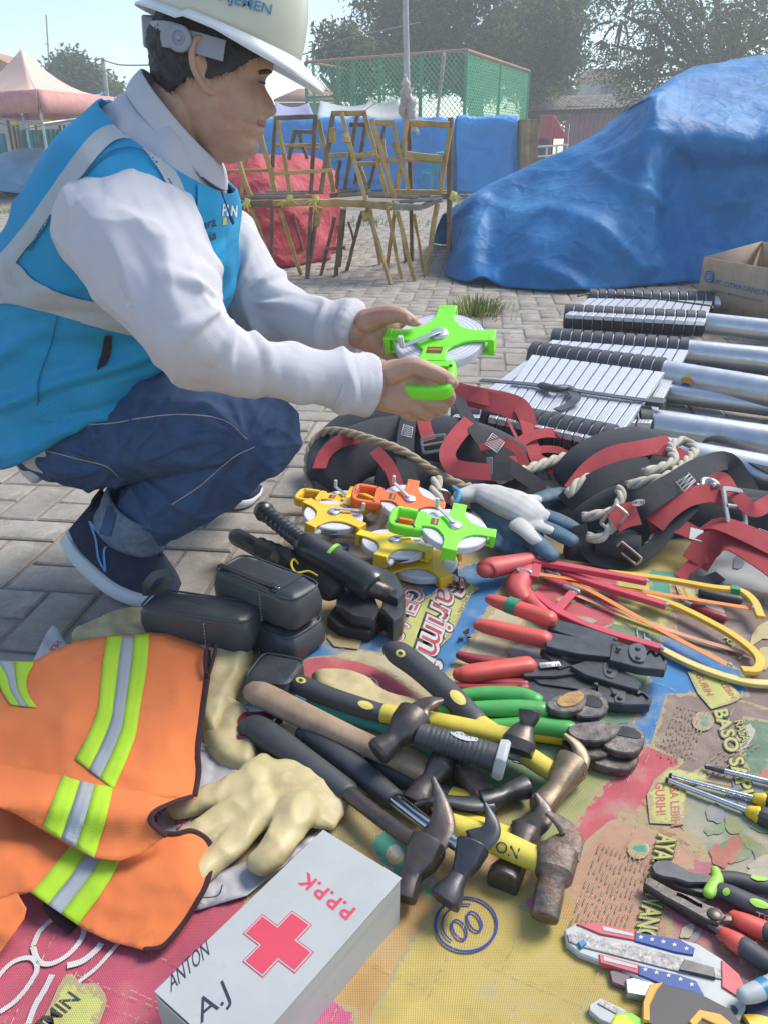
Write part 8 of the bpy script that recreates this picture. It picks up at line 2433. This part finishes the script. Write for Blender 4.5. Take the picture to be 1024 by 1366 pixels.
m = MB(); slab(m, [(812, 1368), (820, 1354), (834, 1352), (852, 1370), (850, 1410), (812, 1410)], .008, .020, ye_p2, .002); obj('grip_plate', m, kn3)
dr = thing('tube_wrench', 'grey tube handle with blue band at the right edge over the flag knife', 'wrench', G(1010, 1330))
m = MB(); limbg(m, [(992, 1328, .03, 11), (1010, 1322, .03, 13), (1060, 1300, .03, 13)], grey_cap, 14, 4, .9); obj('handle', m, dr, sharp=50)
m = MB(); limbg(m, [(1012, 1321, .03, 13.4), (1022, 1316, .03, 13.4)], M('blue slide tip', (.03, .20, .38), .4), 14, 2, .9, rc=False); obj('band', m, dr)
kn4 = thing('utility_knife', 'yellow backed knife half hidden beyond the flag knife at the edge', 'knife', G(1010, 1350))
m = MB(); slab(m, [(985, 1302), (1010, 1312), (1080, 1340), (1080, 1400), (1000, 1372), (992, 1340)], .002, .012, M('navy knife plastic', (.03, .04, .09), .5), .002); obj('body', m, kn4)
m = MB(); slab(m, [(990, 1352), (1010, 1352), (1080, 1372), (1080, 1385), (1000, 1368)], .006, .014, ye_p, .001); obj('trim', m, kn4)

# ================================================================ odds and ends
m = MB()
for k, (x, y, dx, dy) in enumerate(((620, 843, 5, -6), (624, 848, 6, 2), (616, 848, -4, 3))):
    m.add([G(x - 4, y, .004), G(x + dx, y + dy, .016), G(x + 5, y + 2, .008), G(x, y + 4, .004)], [(0, 1, 2), (0, 2, 3)], leaf_br)
tag(obj('dry_leaf', m, sharp=None), 'small curled brown leaf on the blue print', 'leaf')
m = MB(); cloth(m, [(586, 772), (600, 766), (618, 770), (626, 780), (618, 786), (600, 782)], lambda x, y, d: .012 + .01 * noise.noise(V((x * .2, y * .2, 1))), 3, M('crumpled foil wrapper', (.20, .10, .10), .3, metal=.5, var=.5, vs=60))
tag(obj('foil_wrapper', m, solid=.0006, sharp=None), 'crumpled red foil scrap below the lowest yellow tape', 'wrapper')
vp = thing('vice_grip', 'small red handled tool under the frame of the uppermost hacksaw', 'tool', G(950, 800))
m = MB(); limbg(m, [(926, 808, .012, 6), (945, 818, .012, 8), (964, 824, .012, 7)], dred_g, 12, 4, .8); obj('grip', m, vp, sharp=None)
m = MB(); limbg(m, [(936, 790, .012, 7), (960, 796, .012, 8), (985, 800, .012, 7)], rubber_b, 12, 4, .8); obj('grip', m, vp, sharp=None)
m = MB(); limbg(m, [(914, 804, .010, 4), (928, 810, .010, 5)], zinc, 10, 2, .8); obj('ferrule', m, vp, sharp=None)
# ================================================================ haze
hz = bpy.data.materials.new('thin haze')
hz.use_nodes = True
hz.node_tree.nodes.remove(hz.node_tree.nodes['Principled BSDF'])
pv = hz.node_tree.nodes.new('ShaderNodeVolumePrincipled')
pv.inputs['Color'].default_value = (.93, .97, 1, 1)
pv.inputs['Density'].default_value = 0.0065
pv.inputs['Anisotropy'].default_value = .35
hz.node_tree.links.new(pv.outputs[0], hz.node_tree.nodes['Material Output'].inputs['Volume'])
tag(obj('haze', MB().box((0, 42, 12.5), (160, 100, 27.5), hz)), 'thin pale haze in the air', 'haze', kind='stuff')
